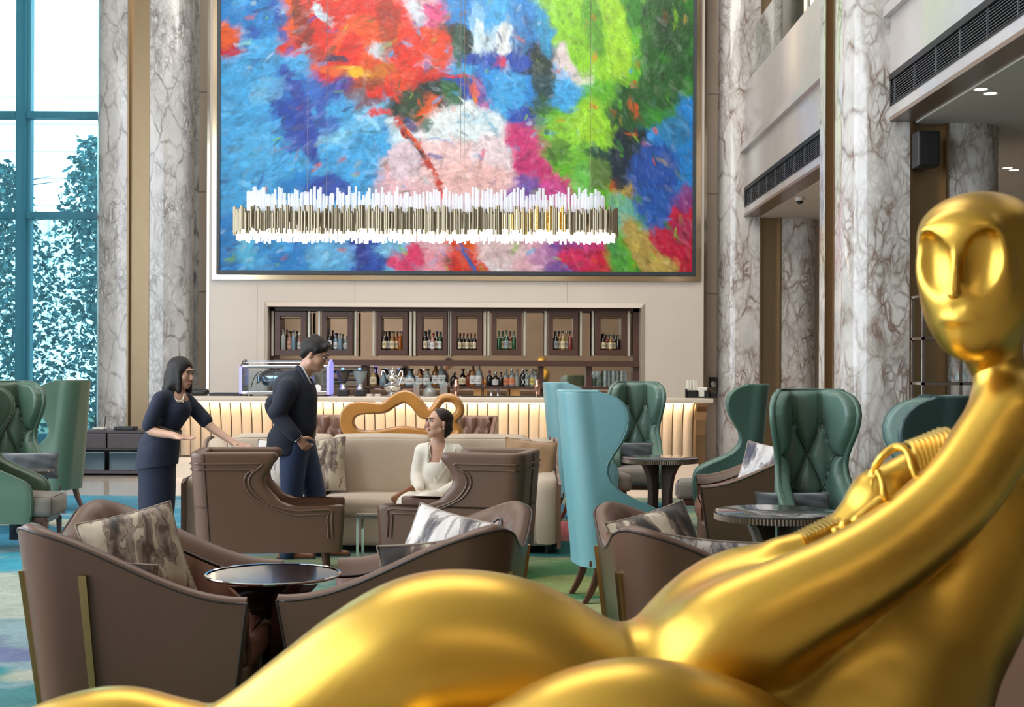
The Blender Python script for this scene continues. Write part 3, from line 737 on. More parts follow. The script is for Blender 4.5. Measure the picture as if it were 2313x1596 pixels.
    me.materials.append(attr_mat('oil_paint', .42, bump=.55, bscale=16, detail=.10, dscale=20, spec=.4))
    o = bpy.data.objects.new('canvas', me); COL.objects.link(o); o.parent = root
    t = .055; fm = MB()
    fm.span(xa-t, xa, YW-.12, YW, za-t, zb+t); fm.span(xb, xb+t, YW-.12, YW, za-t, zb+t); fm.span(xa, xb, YW-.12, YW, za-t, za); fm.span(xa, xb, YW-.12, YW, zb, zb+t)
    fm.build('frame', mat('dark_slate_frame', (.035,.045,.055,1), .4), root, smooth=False)
    b = MB(); b.span(xa+.01, xb-.01, YW-.09, YW-.005, za+.01, zb-.01); b.build('backing_board', M['black'], root, smooth=False)
    # brass reveal round the painting
    b = MB(); q = .085; x0, x1, z0 = xa-t, xb+t, za-t
    b.span(x0-q, x0-.012, YW-.035, YW-.002, z0-q, 9.4); b.span(x1+.012, x1+q, YW-.035, YW-.002, z0-q, 9.4); b.span(x0-.012, x1+.012, YW-.035, YW-.002, z0-q, z0-.012)
    struct('trim_4', b, mat('polished_brass', (.80,.63,.42,1), .14, 1.0, bump=.1, bscale=4))
painting()
# ================================================================ long crystal chandelier
def chandelier():
    Y = 15.0; xl, xr = P(530, 500, Y)[0], P(1393, 500, Y)[0]; cx = (xl+xr)/2
    z = lambda py: P(960, py, Y)[2]
    root = thing('chandelier', 'long straight chandelier of clear glass rods and brass tubes hanging before the painting', 'chandelier', (cx, Y, z(545)))
    ox, oz = cx, z(545); hw = (xr-xl)/2; dp = .26
    rng = random.Random(3)
    glass = mat('frosted_crystal', (.93,.95,1,1), .18, trans=.7, emit=(.86,.92,1,1), estr=.22)
    nt = glass.node_tree; tr = nt.nodes.new('ShaderNodeBsdfTransparent'); mx = nt.nodes.new('ShaderNodeMixShader'); mx.inputs[0].default_value = .55; b_ = nt.nodes['Principled BSDF']
    nt.links.new(tr.outputs[0], mx.inputs[1]); nt.links.new(b_.outputs[0], mx.inputs[2]); nt.links.new(mx.outputs[0], nt.nodes['Material Output'].inputs[0]); b_.inputs['Transmission Weight'].default_value = .2
    brass = mat('champagne_brass', (.36,.31,.22,1), .5, 1.0)
    gold = mat('hammered_gold_tube', (.95,.66,.22,1), .10, 1.0, bump=1, bscale=90)
    lit = mat('lit_crystal', (1,1,1,1), .3, emit=(1,.93,.80,1), estr=2.6)
    # perimeter of a long capsule
    def per(s):
        """s in 0..1, front edge is 0..0.5"""
        r = dp; L_ = 2*(hw-r); tot = 2*L_+2*PI*r; d = s*tot
        if d < L_: return (-hw+r+d, -r)
        d -= L_
        if d < PI*r: a = -PI/2+d/r; return (hw-r+r*math.cos(a), r*math.sin(a))
        d -= PI*r
        if d < L_: return (hw-r-d, r)
        d -= L_; a = PI/2+d/r; return (-hw+r+r*math.cos(a), r*math.sin(a))
    H = lambda py: z(py)-oz
    ht, hm0, hb = H(432), H(480), 0
    items = dict(rod=[], tube=[], drop=[])
    n = 250
    for i in range(n):
        x, y = per((i+.5*rng.random())/n); k = .93
        items['rod'].append((x*k if abs(x) > hw-dp else x*.975, y*.72, H(486), H(432)+rng.choice([0,-.03,-.06,-.075])+rng.uniform(-.01,.03), .0145))
    n = 430
    for i in range(n):
        x, y = per((i+.4*rng.random())/n)
        items['tube'].append((x, y+rng.uniform(-.02,.02), H(528)+rng.choice([0,.03,.02,-.03]), H(478)+rng.choice([0,.02,-.03,.04,-.05]), .0145))
    n = 300
    for i in range(n):
        x, y = per((i+.4*rng.random())/n)
        items['drop'].append((x*.985, y*.86, H(544)+rng.choice([0,.01,.025,-.012]), H(518)+rng.choice([0,.02,.05]), .012))
    def seg(mb, e): mb.cyl((e[0],e[1],e[2]), (e[0],e[1],e[3]), e[4], n=8)
    for kind, nm, mt in (('rod','glass_rod',glass), ('tube','brass_tube',brass), ('drop','lit_drop',lit)):
        L_ = sorted(items[kind], key=lambda e: e[1])      # the front ones show largest
        step = L_[:]; front = [e for e in step if e[1] < 0]; rest = [e for e in step if e[1] >= 0]
        rng2 = random.Random(1); rng2.shuffle(front)
        for e in front[:100]:
            mb = MB(); seg(mb, e); g = (kind == 'tube' and .38*hw < e[0] < .74*hw); mb.build(nm, gold if g else mt, root)
        mb = MB()
        for e in front[100:]+rest: seg(mb, e)
        o = mb.build(nm+'s', mt, root); o['kind'] = 'stuff'
    mb = MB()
    for i in range(60):
        x, y = per((i+.5)/60); 
    mb.span(-hw+.1, hw-.1, -.15, .15, H(505), H(498)); mb.build('light_tray', brass, root, smooth=False)
    mb = MB()
    for s_ in (-1, 1): mb.span(-hw+.16, hw-.16, s_*.185-.01, s_*.185+.01, H(522), H(482))
    mb.build('inner_band', brass, root, smooth=False)
    for x in (-hw*.62, -hw*.52, 0.18*hw, 0.2*hw, .86*hw):
        mb = MB(); mb.cyl((x, 0, H(498)), (x, 0, 9.45-oz), .003, n=6); mb.build('hanging_wire', M['chrome'], root)
    for x in (-1.6, -.55, .55, 1.6):
        l = bpy.data.lights.new('chandelier_lamp', 'AREA'); l.shape = 'RECTANGLE'; l.size = .9; l.size_y = .2; l.energy = 10; l.color = (1,.88,.7)
        lo = bpy.data.objects.new('chandelier_lamp', l); lo.location = (cx+x, Y, oz-.03); COL.objects.link(lo)
chandelier()

# ================================================================ the bar
YB = 17.7
def bar():
    xl, xr = P(345, 900, YB)[0], P(1612, 900, YB)[0]
    root = thing('bar_counter', 'long stone bar with glowing fluted front panels below the painting', 'bar', ((xl+xr)/2, YB, 0)); cx = (xl+xr)/2
    W2 = (xr-xl)/2
    top = MB(); top.rbox((0, .42, 1.07), (2*W2, .84, .07), .02); top.build('countertop', mat('cream_countertop', (.62,.54,.44,1), .2, var=.06), root, weld=True)
    stone = mat('travertine_panel', (.36,.295,.23,1), .5, var=.22, vscale=5, stretch=(1,1,.6))
    prof = [(1.03,.20),(.98,.215),(.90,.25),(.80,.285),(.66,.31),(.5,.32),(.30,.32)]
    bpanel = W2*2-.25; n = int(bpanel/.137); w_ = bpanel/n
    me0 = None
    for k in range(n):
        x0 = -W2+.02+k*w_; x1 = x0+w_-.012; 
        if k < 100:
            m = MB(); pts = []
            for j in range(9):
                t = j/8; x = lerp(0, w_-.012, t); bul = -.028*math.sin(PI*t)**.8
                pts.append([(x, y+bul, z) for z, y in prof])
            m.grid(pts); o = m.build('fluted_panel', stone, root, auto=60); o.location = (x0, 0, 0)
    m = MB(); m.span(-W2+.0, W2-.2, .33, .36, .25, 1.03); m.build('panel_groove', mat('dark_bronze_groove', (.12,.085,.05,1), .4), root, smooth=False)
    m = MB(); m.span(-W2, W2-.2, .36, .80, 0, 1.035); m.build('core', M['limestone'], root, smooth=False)
    m = MB(); m.span(-W2-.02, W2-.15, .20, .40, .0, .20); m.span(-W2, W2-.17, .24, .40, .20, .27); m.build('plinth', M['limestone_pale'], root, smooth=False)
    # bronze end bracket curving under the counter
    for x0, x1 in ((W2-.23, W2-.20), (W2-.20, W2-.06)):
        poly = [(.02,1.035),(.8,1.035),(.8,0),(.30,0),(.30,.3),(.29,.6),(.25,.8),(.17,.92),(.08,.99)]
        if x0 > W2-.22: poly = [(.06,1.035),(.8,1.035),(.8,0),(.36,0),(.36,.3),(.35,.6),(.31,.8),(.23,.92),(.12,.985)]
        m = MB(); m.prism([(y, z) for y, z in poly], x0, x1, 'x'); m.build('end_bracket', M['brass_dark'] if x0 > W2-.22 else mat('bronze_edge', (.34,.22,.12,1), .35, .6), root, smooth=False)
    m = MB(); m.span(-W2+.03, W2-.25, .10, .125, 1.022, 1.034)
    m.build('led_strip', mat('warm_led', (1,1,1,1), .5, emit=(1,.66,.30,1), estr=14), root, smooth=False)
    for k in range(3):
        L_ = (2*W2-.3)/3
        l = bpy.data.lights.new('bar_led', 'AREA'); l.shape = 'RECTANGLE'; l.size = L_; l.size_y = .03; l.energy = 27; l.color = (1,.76,.50)
        lo = bpy.data.objects.new('bar_led', l); lo.location = (cx-W2+.15+L_*(k+.5), YB+.11, 1.018); lo.rotation_euler = (math.radians(12), 0, 0); COL.objects.link(lo)
    return root
bar()
# back bar joinery inside the niche
YM = YW+.42
def backbar():
    s_ = lambda px, Y=YW+.17: P(px, 760, Y)[0]
    zz = lambda py, px=1000, Y=YW+.17: P(px, py, Y)[2]
    root = thing('back_bar', 'dark brown mirrored back bar shelving set in the wall niche', 'shelving', (0, YW+.1, 0)); oy = YW+.1
    w = M['wenge']
    m = MB(); m.span(nx0, nx1, .33, .345, .85, nz1); m.build('mirror_back', M['mirror'], root, smooth=False)
    z1 = nz1-.002; x0, x1 = nx0, nx1
    m = MB(); m.span(x0, x1, .065, .33, zz(703), z1); m.span(x0, x0+.065, .065, .33, .86, z1); m.span(x1-.10, x1, .065, .33, .86, z1); m.build('surround', w, root, smooth=False)
    m = MB(); m.span(x0, x1, .0, .34, zz(826), zz(813)); m.build('middle_shelf', w, root, smooth=False)
    m = MB(); m.span(x0+.066, x1-.1, .02, .34, zz(877), zz(871.5)); m.build('bottle_shelf', w, root, smooth=False)
    m = MB(); m.span(x0, x1, -.30, .34, .86, 1.045); m.build('rear_worktop', M['blackgloss'], root, smooth=False)
    for px in (822, 1222, 1331):
        m = MB(); m.span(s_(px)-.045, s_(px)+.045, .1, .33, 1.05, zz(826)); m.build('upright', w, root, smooth=False)
    for px in (1011, 1090, 1150):
        m = MB(); m.cyl((s_(px), .16, 1.05), (s_(px), .16, zz(877)), .02, n=12); m.build('shelf_post', M['brass_dark'], root)
    # amber glow boxes under the bottle shelf
    for a, b in ((1070, 1100), (1145, 1175)):
        m = MB(); m.span(s_(a), s_(b), .22, .30, 1.05, 1.16); m.build('amber_box', mat('amber_board', (.75,.38,.12,1), .5, emit=(1,.5,.18,1), estr=.25), root, smooth=False)
    FR = [(623,692),(728,797),(851,921),(943,1011),(1021,1089),(1110,1178),(1238,1305),(1345,1413)]
    strip = mat('cream_metal_strip', (.62,.60,.52,1), .25, .3)
    out = []
    for a, b in FR:
        xa, xb = s_(a), s_(b); za, zb = zz(802, (a+b)/2), zz(704, (a+b)/2)
        c = thing('display_cabinet', 'x', 'cabinet', ((xa+xb)/2, oy-.02, za)); hw = (xb-xa)/2; h = zb-za; t = .075
        m = MB(); m.span(-hw, -hw+t, 0, .26, 0, h); m.span(hw-t, hw, 0, .26, 0, h); m.span(-hw+t, hw-t, 0, .26, h-t, h); m.span(-hw+t, hw-t, 0, .26, 0, t+.01)
        m.build('frame', w, c, smooth=False)
        m = MB(); m.span(-hw+t, hw-t, .245, .255, t, h-t); m.build('mirror_panel', M['mirror'], c, smooth=False)
        m = MB(); m.span(-hw+t+.01, hw-t-.01, .05, .07, h-t-.02, h-t-.008); m.build('light_rail', M['brass_dark'], c, smooth=False)
        for sg in (-1, 1):
            m = MB(); m.span(sg*(hw+.045)-.016, sg*(hw+.045)+.016, .04, .1, -.01, h+.005); m.build('metal_strip', strip, c, smooth=False)
        out.append((c, xa+t, xb-t, za+t+.01, a))
    names = ['farthest left, beside the marble reveal','second from the left, behind the man','third from the left','fourth from the left, over the silver urn','fifth, holding five matching cream-label bottles','sixth from the left, with green glass bottles','second from the right','farthest right, above the drinking glasses']
    for (c, *_), nm in zip(out, names):
        c['label'] = 'dark wood bottle cabinet on the back bar, '+nm; c['group'] = 'display cabinets on the back bar'
    return out
CABS = backbar()
# ---------------------------------------------------------------- bottles
GL = {}
def bglass(nm, col, rough=.05, alpha=.0):
    if nm in GL: return GL[nm]
    m = bpy.data.materials.new(nm); m.use_nodes = True; nt = m.node_tree; b = nt.nodes['Principled BSDF']
    b.inputs['Base Color'].default_value = hexc(col); b.inputs['Roughness'].default_value = rough; b.inputs['Coat Weight'].default_value = .6; b.inputs['Coat Roughness'].default_value = .03
    if alpha:
        N = nt.nodes.new; L = nt.links.new; t = N('ShaderNodeBsdfTransparent'); mx = N('ShaderNodeMixShader'); mx.inputs[0].default_value = 1-alpha
        t.inputs[0].default_value = tuple(min(1, .35+c) for c in hexc(col)[:3])+(1,)
        L(t.outputs[0], mx.inputs[1]); L(b.outputs[0], mx.inputs[2]); L(mx.outputs[0], nt.nodes['Material Output'].inputs[0])
    GL[nm] = m; return m
CLR = lambda: bglass('clear_glass', 'b9c4c4', .05, .62)
PROF = {   # radius, height pairs as fractions of body radius and full height
 'tall': [(.0,0),(.95,0),(1,.02),(1,.58),(.93,.64),(.5,.72),(.33,.77),(.33,.93),(.38,.94),(.38,.955),(.0,.955)],
 'squat': [(.0,0),(.96,0),(1,.02),(1,.52),(.9,.60),(.45,.68),(.3,.74),(.3,.90),(.36,.91),(.36,.94),(.0,.94)],
 'round': [(.0,0),(.7,0),(.95,.1),(1.05,.25),(.98,.40),(.7,.55),(.4,.64),(.28,.72),(.28,.92),(.33,.93),(.33,.95),(0,.95)],
 'flask': [(.0,0),(.9,0),(1,.03),(1.02,.3),(.8,.52),(.42,.66),(.27,.74),(.27,.92),(.33,.93),(.33,.95),(0,.95)],
}
def bottle(kind, h, r, glass, cap, lab=None, lab_z=(.12,.42), liquid=None, flat=1.0, desc='', cat='bottle', name='bottle', neck=None):
    t = thing(name, desc, cat)
    pf = [(a*r, b*h) for a, b in PROF[kind]]
    m = MB(); m.lathe(pf, n=18, cap=False); m.build('glass_body', glass, t)
    m = MB(); cr = r*.42; m.lathe([(0,h*.90),(cr,h*.90),(cr,h*.995),(cr*.9,h),(0,h)], n=14, cap=False); m.build('cap', cap, t)
    if lab:
        def rad(z): return np.interp(z, [p[1] for p in pf[1:]], [p[0] for p in pf[1:]])+.0012
        zs = np.linspace(lab_z[0]*h, lab_z[1]*h, 5)
        m = MB(); m.lathe([(rad(z), z) for z in zs], n=14, ang=PI*.9, a0=-PI/2-PI*.45, cap=False); lo = m.build('label', lab, t)
        m = MB()
        for k, wf in ((.70,.5),(.5,.62),(.34,.4)):
            z = lerp(zs[0], zs[-1], k); dz = (zs[-1]-zs[0])*.035
            m.lathe([(rad(z-dz)+.0006, z-dz), (rad(z+dz)+.0006, z+dz)], n=8, ang=PI*wf*.6, a0=-PI/2-PI*wf*.3, cap=False)
        m.build('label_print', bglass('label_ink', '4a3a30', .6), lo)
    if liquid:
        m = MB(); m.lathe([(a*.93, b*.9+.003) for a, b in pf if b < h*.5]+[(0, h*.45)], n=16, cap=False); m.build('liquor', liquid, t)
    t.scale = (1, flat, 1)
    return t
def capm(nm, col, metal=0, rough=.35):
    if nm not in GL: GL[nm] = mat(nm, hexc(col), rough, metal)
    return GL[nm]
def bottles():
    K = capm; kb = K('black_cap','17171b'); kn = K('navy_cap','232c55'); kc = K('cork_cap','8a6a4a'); kr = K('red_cap','9c2430'); ks = K('silver_cap','c9ccd0',1,.2); kg = K('green_cap','2c4a3c'); kw = K('copper_cap','a5603f',.8)
    cream = K('cream_label','d9caa6',0,.6); white = K('white_label','d8d8d6',0,.6); peach = K('peach_label','dba98c',0,.6); grey = K('grey_label','8f979a',0,.6); orange = K('orange_label','d98a62',0,.6); yell = K('yellow_label','cfc06a',0,.6)
    dark = bglass('dark_brown_glass','1d120c'); dk2 = bglass('black_glass','101014'); green = bglass('green_glass','2f5a3c',.05,.25); amber = bglass('amber_spirit','a85c1e',.05,.3); pinkg = bglass('pink_spirit','c9978f',.05,.4); clr = CLR(); blueg = bglass('blue_tint_glass','8aa7b8',.05,.45)
    pale = bglass('pale_gold_spirit','b39a64',.05,.35); frost = bglass('frosted_glass','a9aca6',.4,.25); rum = bglass('rum_red','8c3f2c',.05,.3); whisk = bglass('whisky_gold','9a6a34',.05,.3)
    spec = [
      [('tall',.33,.040,frost,ks,None,'tall frosted clear bottle'),('squat',.30,.036,pinkg,kb,peach,'peach-label bottle with black cap'),('tall',.31,.034,blueg,kn,None,'pale blue bottle with navy cap'),('squat',.27,.034,pinkg,ks,white,'pinkish bottle with white label')],
      [('tall',.32,.036,dk2,kn,white,'nearly black bottle with navy cap'),('squat',.27,.040,blueg,kn,white,'clear blue-capped gin bottle'),('tall',.26,.030,blueg,kn,None,'slim clear bottle with navy cap'),('round',.23,.046,clr,ks,white,'short round clear bottle with white label')],
      [('tall',.30,.036,dark,kb,cream,'dark bottle with low cream label'),('tall',.30,.034,dk2,kb,white,'black bottle with white label'),('squat',.30,.036,whisk,kb,cream,'golden whisky bottle with cream label'),('round',.30,.050,amber,kc,cream,'broad amber bottle with cork top'),('tall',.30,.030,amber,kn,None,'narrow amber bottle behind the broad one')],
      [('tall',.30,.034,dk2,kb,cream,'black bottle with small cream label'),('round',.32,.040,dk2,kn,white,'tall dark bottle with navy top'),('squat',.27,.034,pinkg,kr,white,'rosy bottle with red-tipped neck'),('squat',.30,.042,dark,kn,cream,'dark bottle with large cream label'),('tall',.29,.030,green,kb,white,'green bottle with slanted white label')],
      [('squat',.27,.030,dark,kw,cream,'dark bottle with yellow-cream label and copper cap')]*5,
      [('squat',.30,.036,green,kg,None,'plain green bottle at the back'),('squat',.30,.038,green,kg,cream,'green bottle with cream label'),('tall',.31,.038,green,kg,grey,'green bottle with grey label'),('squat',.30,.038,rum,kg,cream,'red-brown bottle with cream label'),('tall',.30,.034,green,kg,None,'green bottle beside the frame')],
      [('tall',.30,.034,dk2,kn,grey,'dark blue bottle'),('squat',.30,.038,whisk,kn,cream,'gold bottle with cream label, navy cap'),('tall',.30,.036,pale,kb,cream,'pale gold bottle with cream label'),('squat',.30,.036,pale,ks,white,'pale bottle with silver cap'),('tall',.30,.032,rum,kb,None,'brown bottle with black cap')],
      [('tall',.26,.038,dark,kb,cream,'dark bottle with tall black neck'),('squat',.245,.038,rum,kg,cream,'reddish bottle with cream label'),('squat',.245,.034,whisk,kg,cream,'golden bottle with green cap'),('squat',.245,.038,dark,kg,cream,'brown bottle with green cap'),('tall',.24,.030,dark,kb,None,'small dark bottle beside the frame')],
    ]
    ords = ['farthest left','second from left','third from left','fourth from left','fifth','sixth','second from right','farthest right']
    cache = {}
    def get(sp):
        key = (sp[0], sp[1], sp[2], sp[3].name, sp[4].name, sp[5].name if sp[5] else '')
        if key not in cache:
            cache[key] = bottle(sp[0], sp[1], sp[2], sp[3], sp[4], sp[5], (.08,.46), desc='t'); return cache[key]
        return dup(cache[key], 't')
    five = ['leftmost of the five','second of the five','third of the five','fourth of the five','last of the five']
    for ci, ((c, xa, xb, z0, a), row) in enumerate(zip(CABS, spec)):
        n = len(row)
        for k, sp in enumerate(row):
            t = get(sp); x = lerp(xa+.045, xb-.045, (k)/(n-1)); y = YW+.1-.02+(.07 if k % 2 == 0 else .155)
            t.location = (x, y, z0); t['group'] = 'bottles in the back bar cabinets'
            t['label'] = (sp[6]+(' ('+five[k]+')' if ci == 4 else ''))+' in the '+ords[ci]+' cabinet'
            t['category'] = 'bottle'
    # bottles standing on the back shelf
    zsh = P(1000, 871.5, YW+.17)[2]+.0005
    s2 = [  # px, kind, height px, width px, glass, cap, label, text
      (843,'flask',42,17,pale,kc,cream,'squat honey-coloured bottle behind the coffee grinders'),(865,'round',38,16,blueg,kb,None,'small clear bottle with blue base left of the silver urn'),
      (906,'flask',40,24,whisk,kb,white,'wide flask bottle with pale label right of the silver urn'),(925,'flask',38,24,blueg,kb,white,'bluish flask bottle with pale label'),(947,'tall',38,15,whisk,kb,white,'white-label bottle with black cap, left of the pair'),(963,'tall',38,16,clr,kb,white,'clear bottle with black cap and white label, right of the pair'),
      (982,'tall',50,15,whisk,kc,white,'tall cork-capped bottle with long white label'),(996,'tall',52,16,clr,ks,white,'tallest clear bottle with pale cap and white label'),(1024,'squat',32,16,dark,ks,None,'short bottle with brown liquor and silver cap'),(1044,'round',40,18,dark,kr,cream,'red-capped bottle with cream label'),
      (1058,'tall',36,14,rum,ks,None,'bottle of bright red liquor'),(1067,'tall',50,14,whisk,kc,white,'cork-capped white-label bottle beside the red liquor'),(1081,'tall',50,15,clr,ks,white,'second tall clear bottle with pale cap'),(1084,'squat',38,15,frost,ks,orange,'clear vodka bottle with orange label, front of the tall one'),
      (1105,'squat',35,15,dk2,kr,None,'grey round-shouldered bottle with red cap'),(1119,'squat',32,15,dark,ks,white,'dark square-shouldered bottle with white label'),(1131,'squat',32,12,dark,kb,None,'plain dark bottle with black cap'),(1142,'tall',38,14,frost,ks,orange,'orange-label bottle left of the frosted one'),
      (1156,'tall',40,16,frost,ks,orange,'frosted clear bottle with orange label'),(1168,'tall',38,12,frost,kc,None,'frosted bottle without label'),(1181,'tall',40,15,dk2,ks,None,'smoke-grey bottle marked with a white cross'),(1189,'tall',38,12,clr,kb,None,'clear bottle beside the cross-marked one'),(1202,'tall',40,15,frost,ks,yell,'frosted bottle with yellow label at the row end'),(1210,'tall',38,12,frost,kb,None,'narrow frosted bottle behind the copper shaker')]
    for px, kd, hp, wp, g, cp, lb, txt in s2:
        h = hp/143.; r = wp/143./2*.95
        t = bottle(kd, h, r, g, cp, lb, (.10,.48), desc=txt+', on the back shelf')
        t.location = (P(px, 870, YW+.2)[0], YW+.2+(.0 if (px % 2) else .06), zsh); t['group'] = 'bottles on the back shelf'
        if 'cross' in txt:
            m = MB()
            for sg in (-1, 1): m.box((0, -r-.003, h*.26), (.012, .002, .085)); m.v[-8:] = [(v[0]*1+sg*(v[2]-h*.26)*.5, v[1], v[2]) for v in m.v[-8:]]
            m.build('cross_mark', white, t, smooth=False)
bottles()
def barware():
    zt = 1.105; steel = mat('stainless_steel', (.62,.64,.68,1), .2, 1.0); dkp = mat('black_plastic', (.015,.015,.017,1), .35)
    acr = bglass('smoked_acrylic', '57504c', .05, .5); clear = glass_mat('clear_shell', (.82,.90,.96,1), .12); viol = mat('violet_lit_panel', (.30,.28,.75,1), .3, emit=(.35,.35,1,1), estr=.9)
    Y = YB+.45
    g = lambda px, Yy=Y: P(px, 890, Yy)[0]
    S = 3000/Y
    # espresso machine (glass cased) on the left of the bar
    x0, x1 = g(550), g(745); cx = (x0+x1)/2; w2 = (x1-x0)/2; h = (893-808)/S
    t = thing('espresso_machine', 'large glass-sided espresso machine with violet lit ends on the bar behind the man', 'coffee machine', (cx, Y, zt))
    m = MB(); m.rbox((0,.05,.045), (2*w2-.02,.5,.05), .015); m.build('base', steel, t, weld=True)
    for k in range(4):
        m = MB(); m.cyl((-w2+.06+(k%2)*(2*w2-.12), -.12+.34*(k//2), 0), (-w2+.06+(k%2)*(2*w2-.12), -.12+.34*(k//2), .025), .02, n=12); m.build('foot', dkp, t)
    m = MB(); m.span(-w2+.01, w2-.01, -.19, -.185, .07, .36); m.build('front_glass', clear, t, smooth=False)
    m = MB(); m.rbox((0,.06,.40), (2*w2, .46, .05), .02); m.build('top_housing', steel, t, weld=True)
    for z, y in ((.455,-.12),(.455,.02),(.455,.2),(.475,.2)):
        m = MB(); m.tube([(-w2+.05,y,z),(w2-.05,y,z)], .007, 8); m.build('cup_rail', steel, t)
    for sg in (-1, 1):
        m = MB(); m.prism([(-.20,.02),(.28,.02),(.28,.44),(.12,.50),(-.02,.48),(-.17,.40)], sg*w2-.012, sg*w2+.012, 'x'); m.build('end_panel', clear if sg < 0 else viol, t, smooth=False)
        m = MB(); m.span(sg*w2-.018, sg*w2+.018, -.205, -.19, .03, .40); m.build('light_edge', viol, t, smooth=False)
    m = MB(); m.lathe([(0,-.36),(.09,-.35),(.11,-.30),(.11,.30),(.09,.35),(0,.36)], n=20); 
    m.v = [(v[2], v[1]+.12, v[0]+.24) for v in m.v]; m.build('boiler', steel, t)
    for k in range(3):
        xg = -w2*.6+k*w2*.6
        m = MB(); m.cyl((xg, -.1, .20), (xg, -.1, .27), .035, n=18); m.cyl((xg,-.1,.27), (xg,.1,.30), .02, n=12); gh = m.build('group_head', steel, t)
        m = MB(); m.tube([(xg,-.12,.19),(xg,-.22,.185),(xg,-.26,.18)], .011, 8); m.build('portafilter', dkp, gh)
    for k in range(5):
        m = MB(); rr = random.Random(k); m.tube(spline([(-w2+.1+.24*k, .0, .1), (-w2+.16+.24*k, -.08, .2+.05*rr.random()), (-w2+.25+.22*k, -.05, .33), (-w2+.32+.2*k, .02, .2)], 5), .006, 6); m.build('copper_pipe', steel if k % 2 else M['brass'], t)
    m = MB(); m.cyl((w2-.14,-.2,.11), (w2-.14,-.17,.11), .05, n=24); m.build('pressure_gauge', mat('gauge_face', (.8,.8,.8,1), .4), t)
    # two coffee grinders
    for (px, lab) in ((775,'black coffee grinder with smoked bean hopper nearest the man'),(813,'second coffee grinder with a clear bean hopper, right of the smoked one')):
        t = thing('coffee_grinder', lab, 'coffee grinder', (g(px), Y, zt), 0, 'coffee grinders on the bar')
        m = MB(); m.rbox((0,.05,.045), (.15,.24,.09), .015); m.build('base', dkp, t, weld=True)
        m = MB(); m.lathe([(.05,.09),(.045,.13),(.035,.15),(.04,.17)], n=18); m.build('neck', steel, t)
        m = MB(); m.lathe([(.035,.17),(.045,.19),(.075,.25),(.10,.34),(.10,.345),(.096,.34),(.07,.25),(.04,.19)], n=22, cap=False); m.build('hopper', acr if px == 775 else CLR(), t)
        m = MB(); m.lathe([(0,.345),(.106,.345),(.106,.358),(0,.362)], n=22, cap=False); m.build('lid', dkp, t)
        m = MB(); m.span(-.018,.018,-.06,-.05,.362,.385); m.build('indicator', mat('blue_indicator', (.1,.3,1,1), .4, emit=(.15,.35,1,1), estr=3), t, smooth=False)
        if px == 775:
            m = MB(); m.lathe([(0,.18),(.036,.18),(.045,.2),(.066,.25),(.06,.27),(0,.275)], n=16, cap=False); m.build('coffee_beans', mat('coffee_beans', (.05,.02,.01,1), .6, bump=1, bscale=90), t)
    # silver urn
    t = thing('silver_urn', 'ornate polished silver tea urn with curling handles on the bar', 'urn', (g(886), Y, zt))
    m = MB(); m.lathe([(0,0),(.075,0),(.08,.015),(.055,.035),(.05,.05),(.085,.075),(.115,.11),(.12,.135),(.10,.16),(.06,.18),(.045,.20),(.06,.225),(.075,.25),(.07,.285),(.045,.31),(.04,.32),(.06,.335),(.055,.35),(.02,.37),(.012,.385),(.018,.40),(.0,.41)], n=28, cap=False); m.build('body', mat('polished_silver', (.80,.79,.76,1), .08, 1.0), t)
    for sg in (-1, 1):
        m = MB(); m.tube(spline([(sg*.07,0,.24),(sg*.09,0,.29),(sg*.115,0,.345),(sg*.14,0,.34),(sg*.14,0,.28),(sg*.115,0,.22),(sg*.10,0,.14)], 5), .007, 8); m.build('handle', bpy.data.materials['polished_silver'], t)
    m = MB(); m.tube([(0,-.11,.10),(0,-.17,.09),(0,-.18,.06)], .009, 8); m.build('spout', bpy.data.materials['polished_silver'], t)
    # decanters
    def decanter(px, w_, h_, liq, lab, sq=True):
        t = thing('decanter', lab, 'decanter', (g(px), Y-.1, zt), 0, 'whisky decanters on the bar')
        r = w_/S/2; h = h_/S; m = MB()
        if sq: m.lathe([(0,0),(r*1.2,0),(r*1.35,.01),(r*1.35,h*.62),(r*1.2,h*.68),(r*.45,h*.72),(r*.40,h*.80),(r*.5,h*.82)], n=4, a0=PI/4, cap=False)
        else: m.lathe([(0,0),(r*.95,0),(r,.015),(r*.98,h*.3),(r*.6,h*.55),(r*.25,h*.68),(r*.2,h*.85),(r*.32,h*.87)], n=20, cap=False)
        m.build('glass_body', CLR(), t, auto=30)
        m = MB()
        if sq: m.lathe([(0,.006),(r*1.22,.006),(r*1.22,h*.48),(0,h*.48)], n=4, a0=PI/4, cap=False)
        else: m.lathe([(0,.006),(r*.9,.006),(r*.92,h*.26),(r*.85,h*.32),(0,h*.32)], n=20, cap=False)
        m.build('liquor', liq, t, auto=30)
        m = MB(); m.lathe([(0,h*.82),(r*.5,h*.84),(r*.62,h*.95),(r*.4,h),(0,h)], n=8, cap=False); m.build('stopper', CLR(), t, auto=20)
    decanter(942, 14, 46, bglass('orange_liquor','c05a18',.1,.3), 'square decanter of orange liquor right of the silver urn')
    decanter(971, 30, 34, bglass('brown_liquor','8f4a1c',.1,.3), 'wide low decanter of brown liquor', False)
    decanter(1003, 17, 48, bglass('rose_liquor','a05a5c',.1,.3), 'tall square decanter of rosy liquor')
    cop = mat('polished_copper', (.86,.50,.38,1), .15, 1.0)
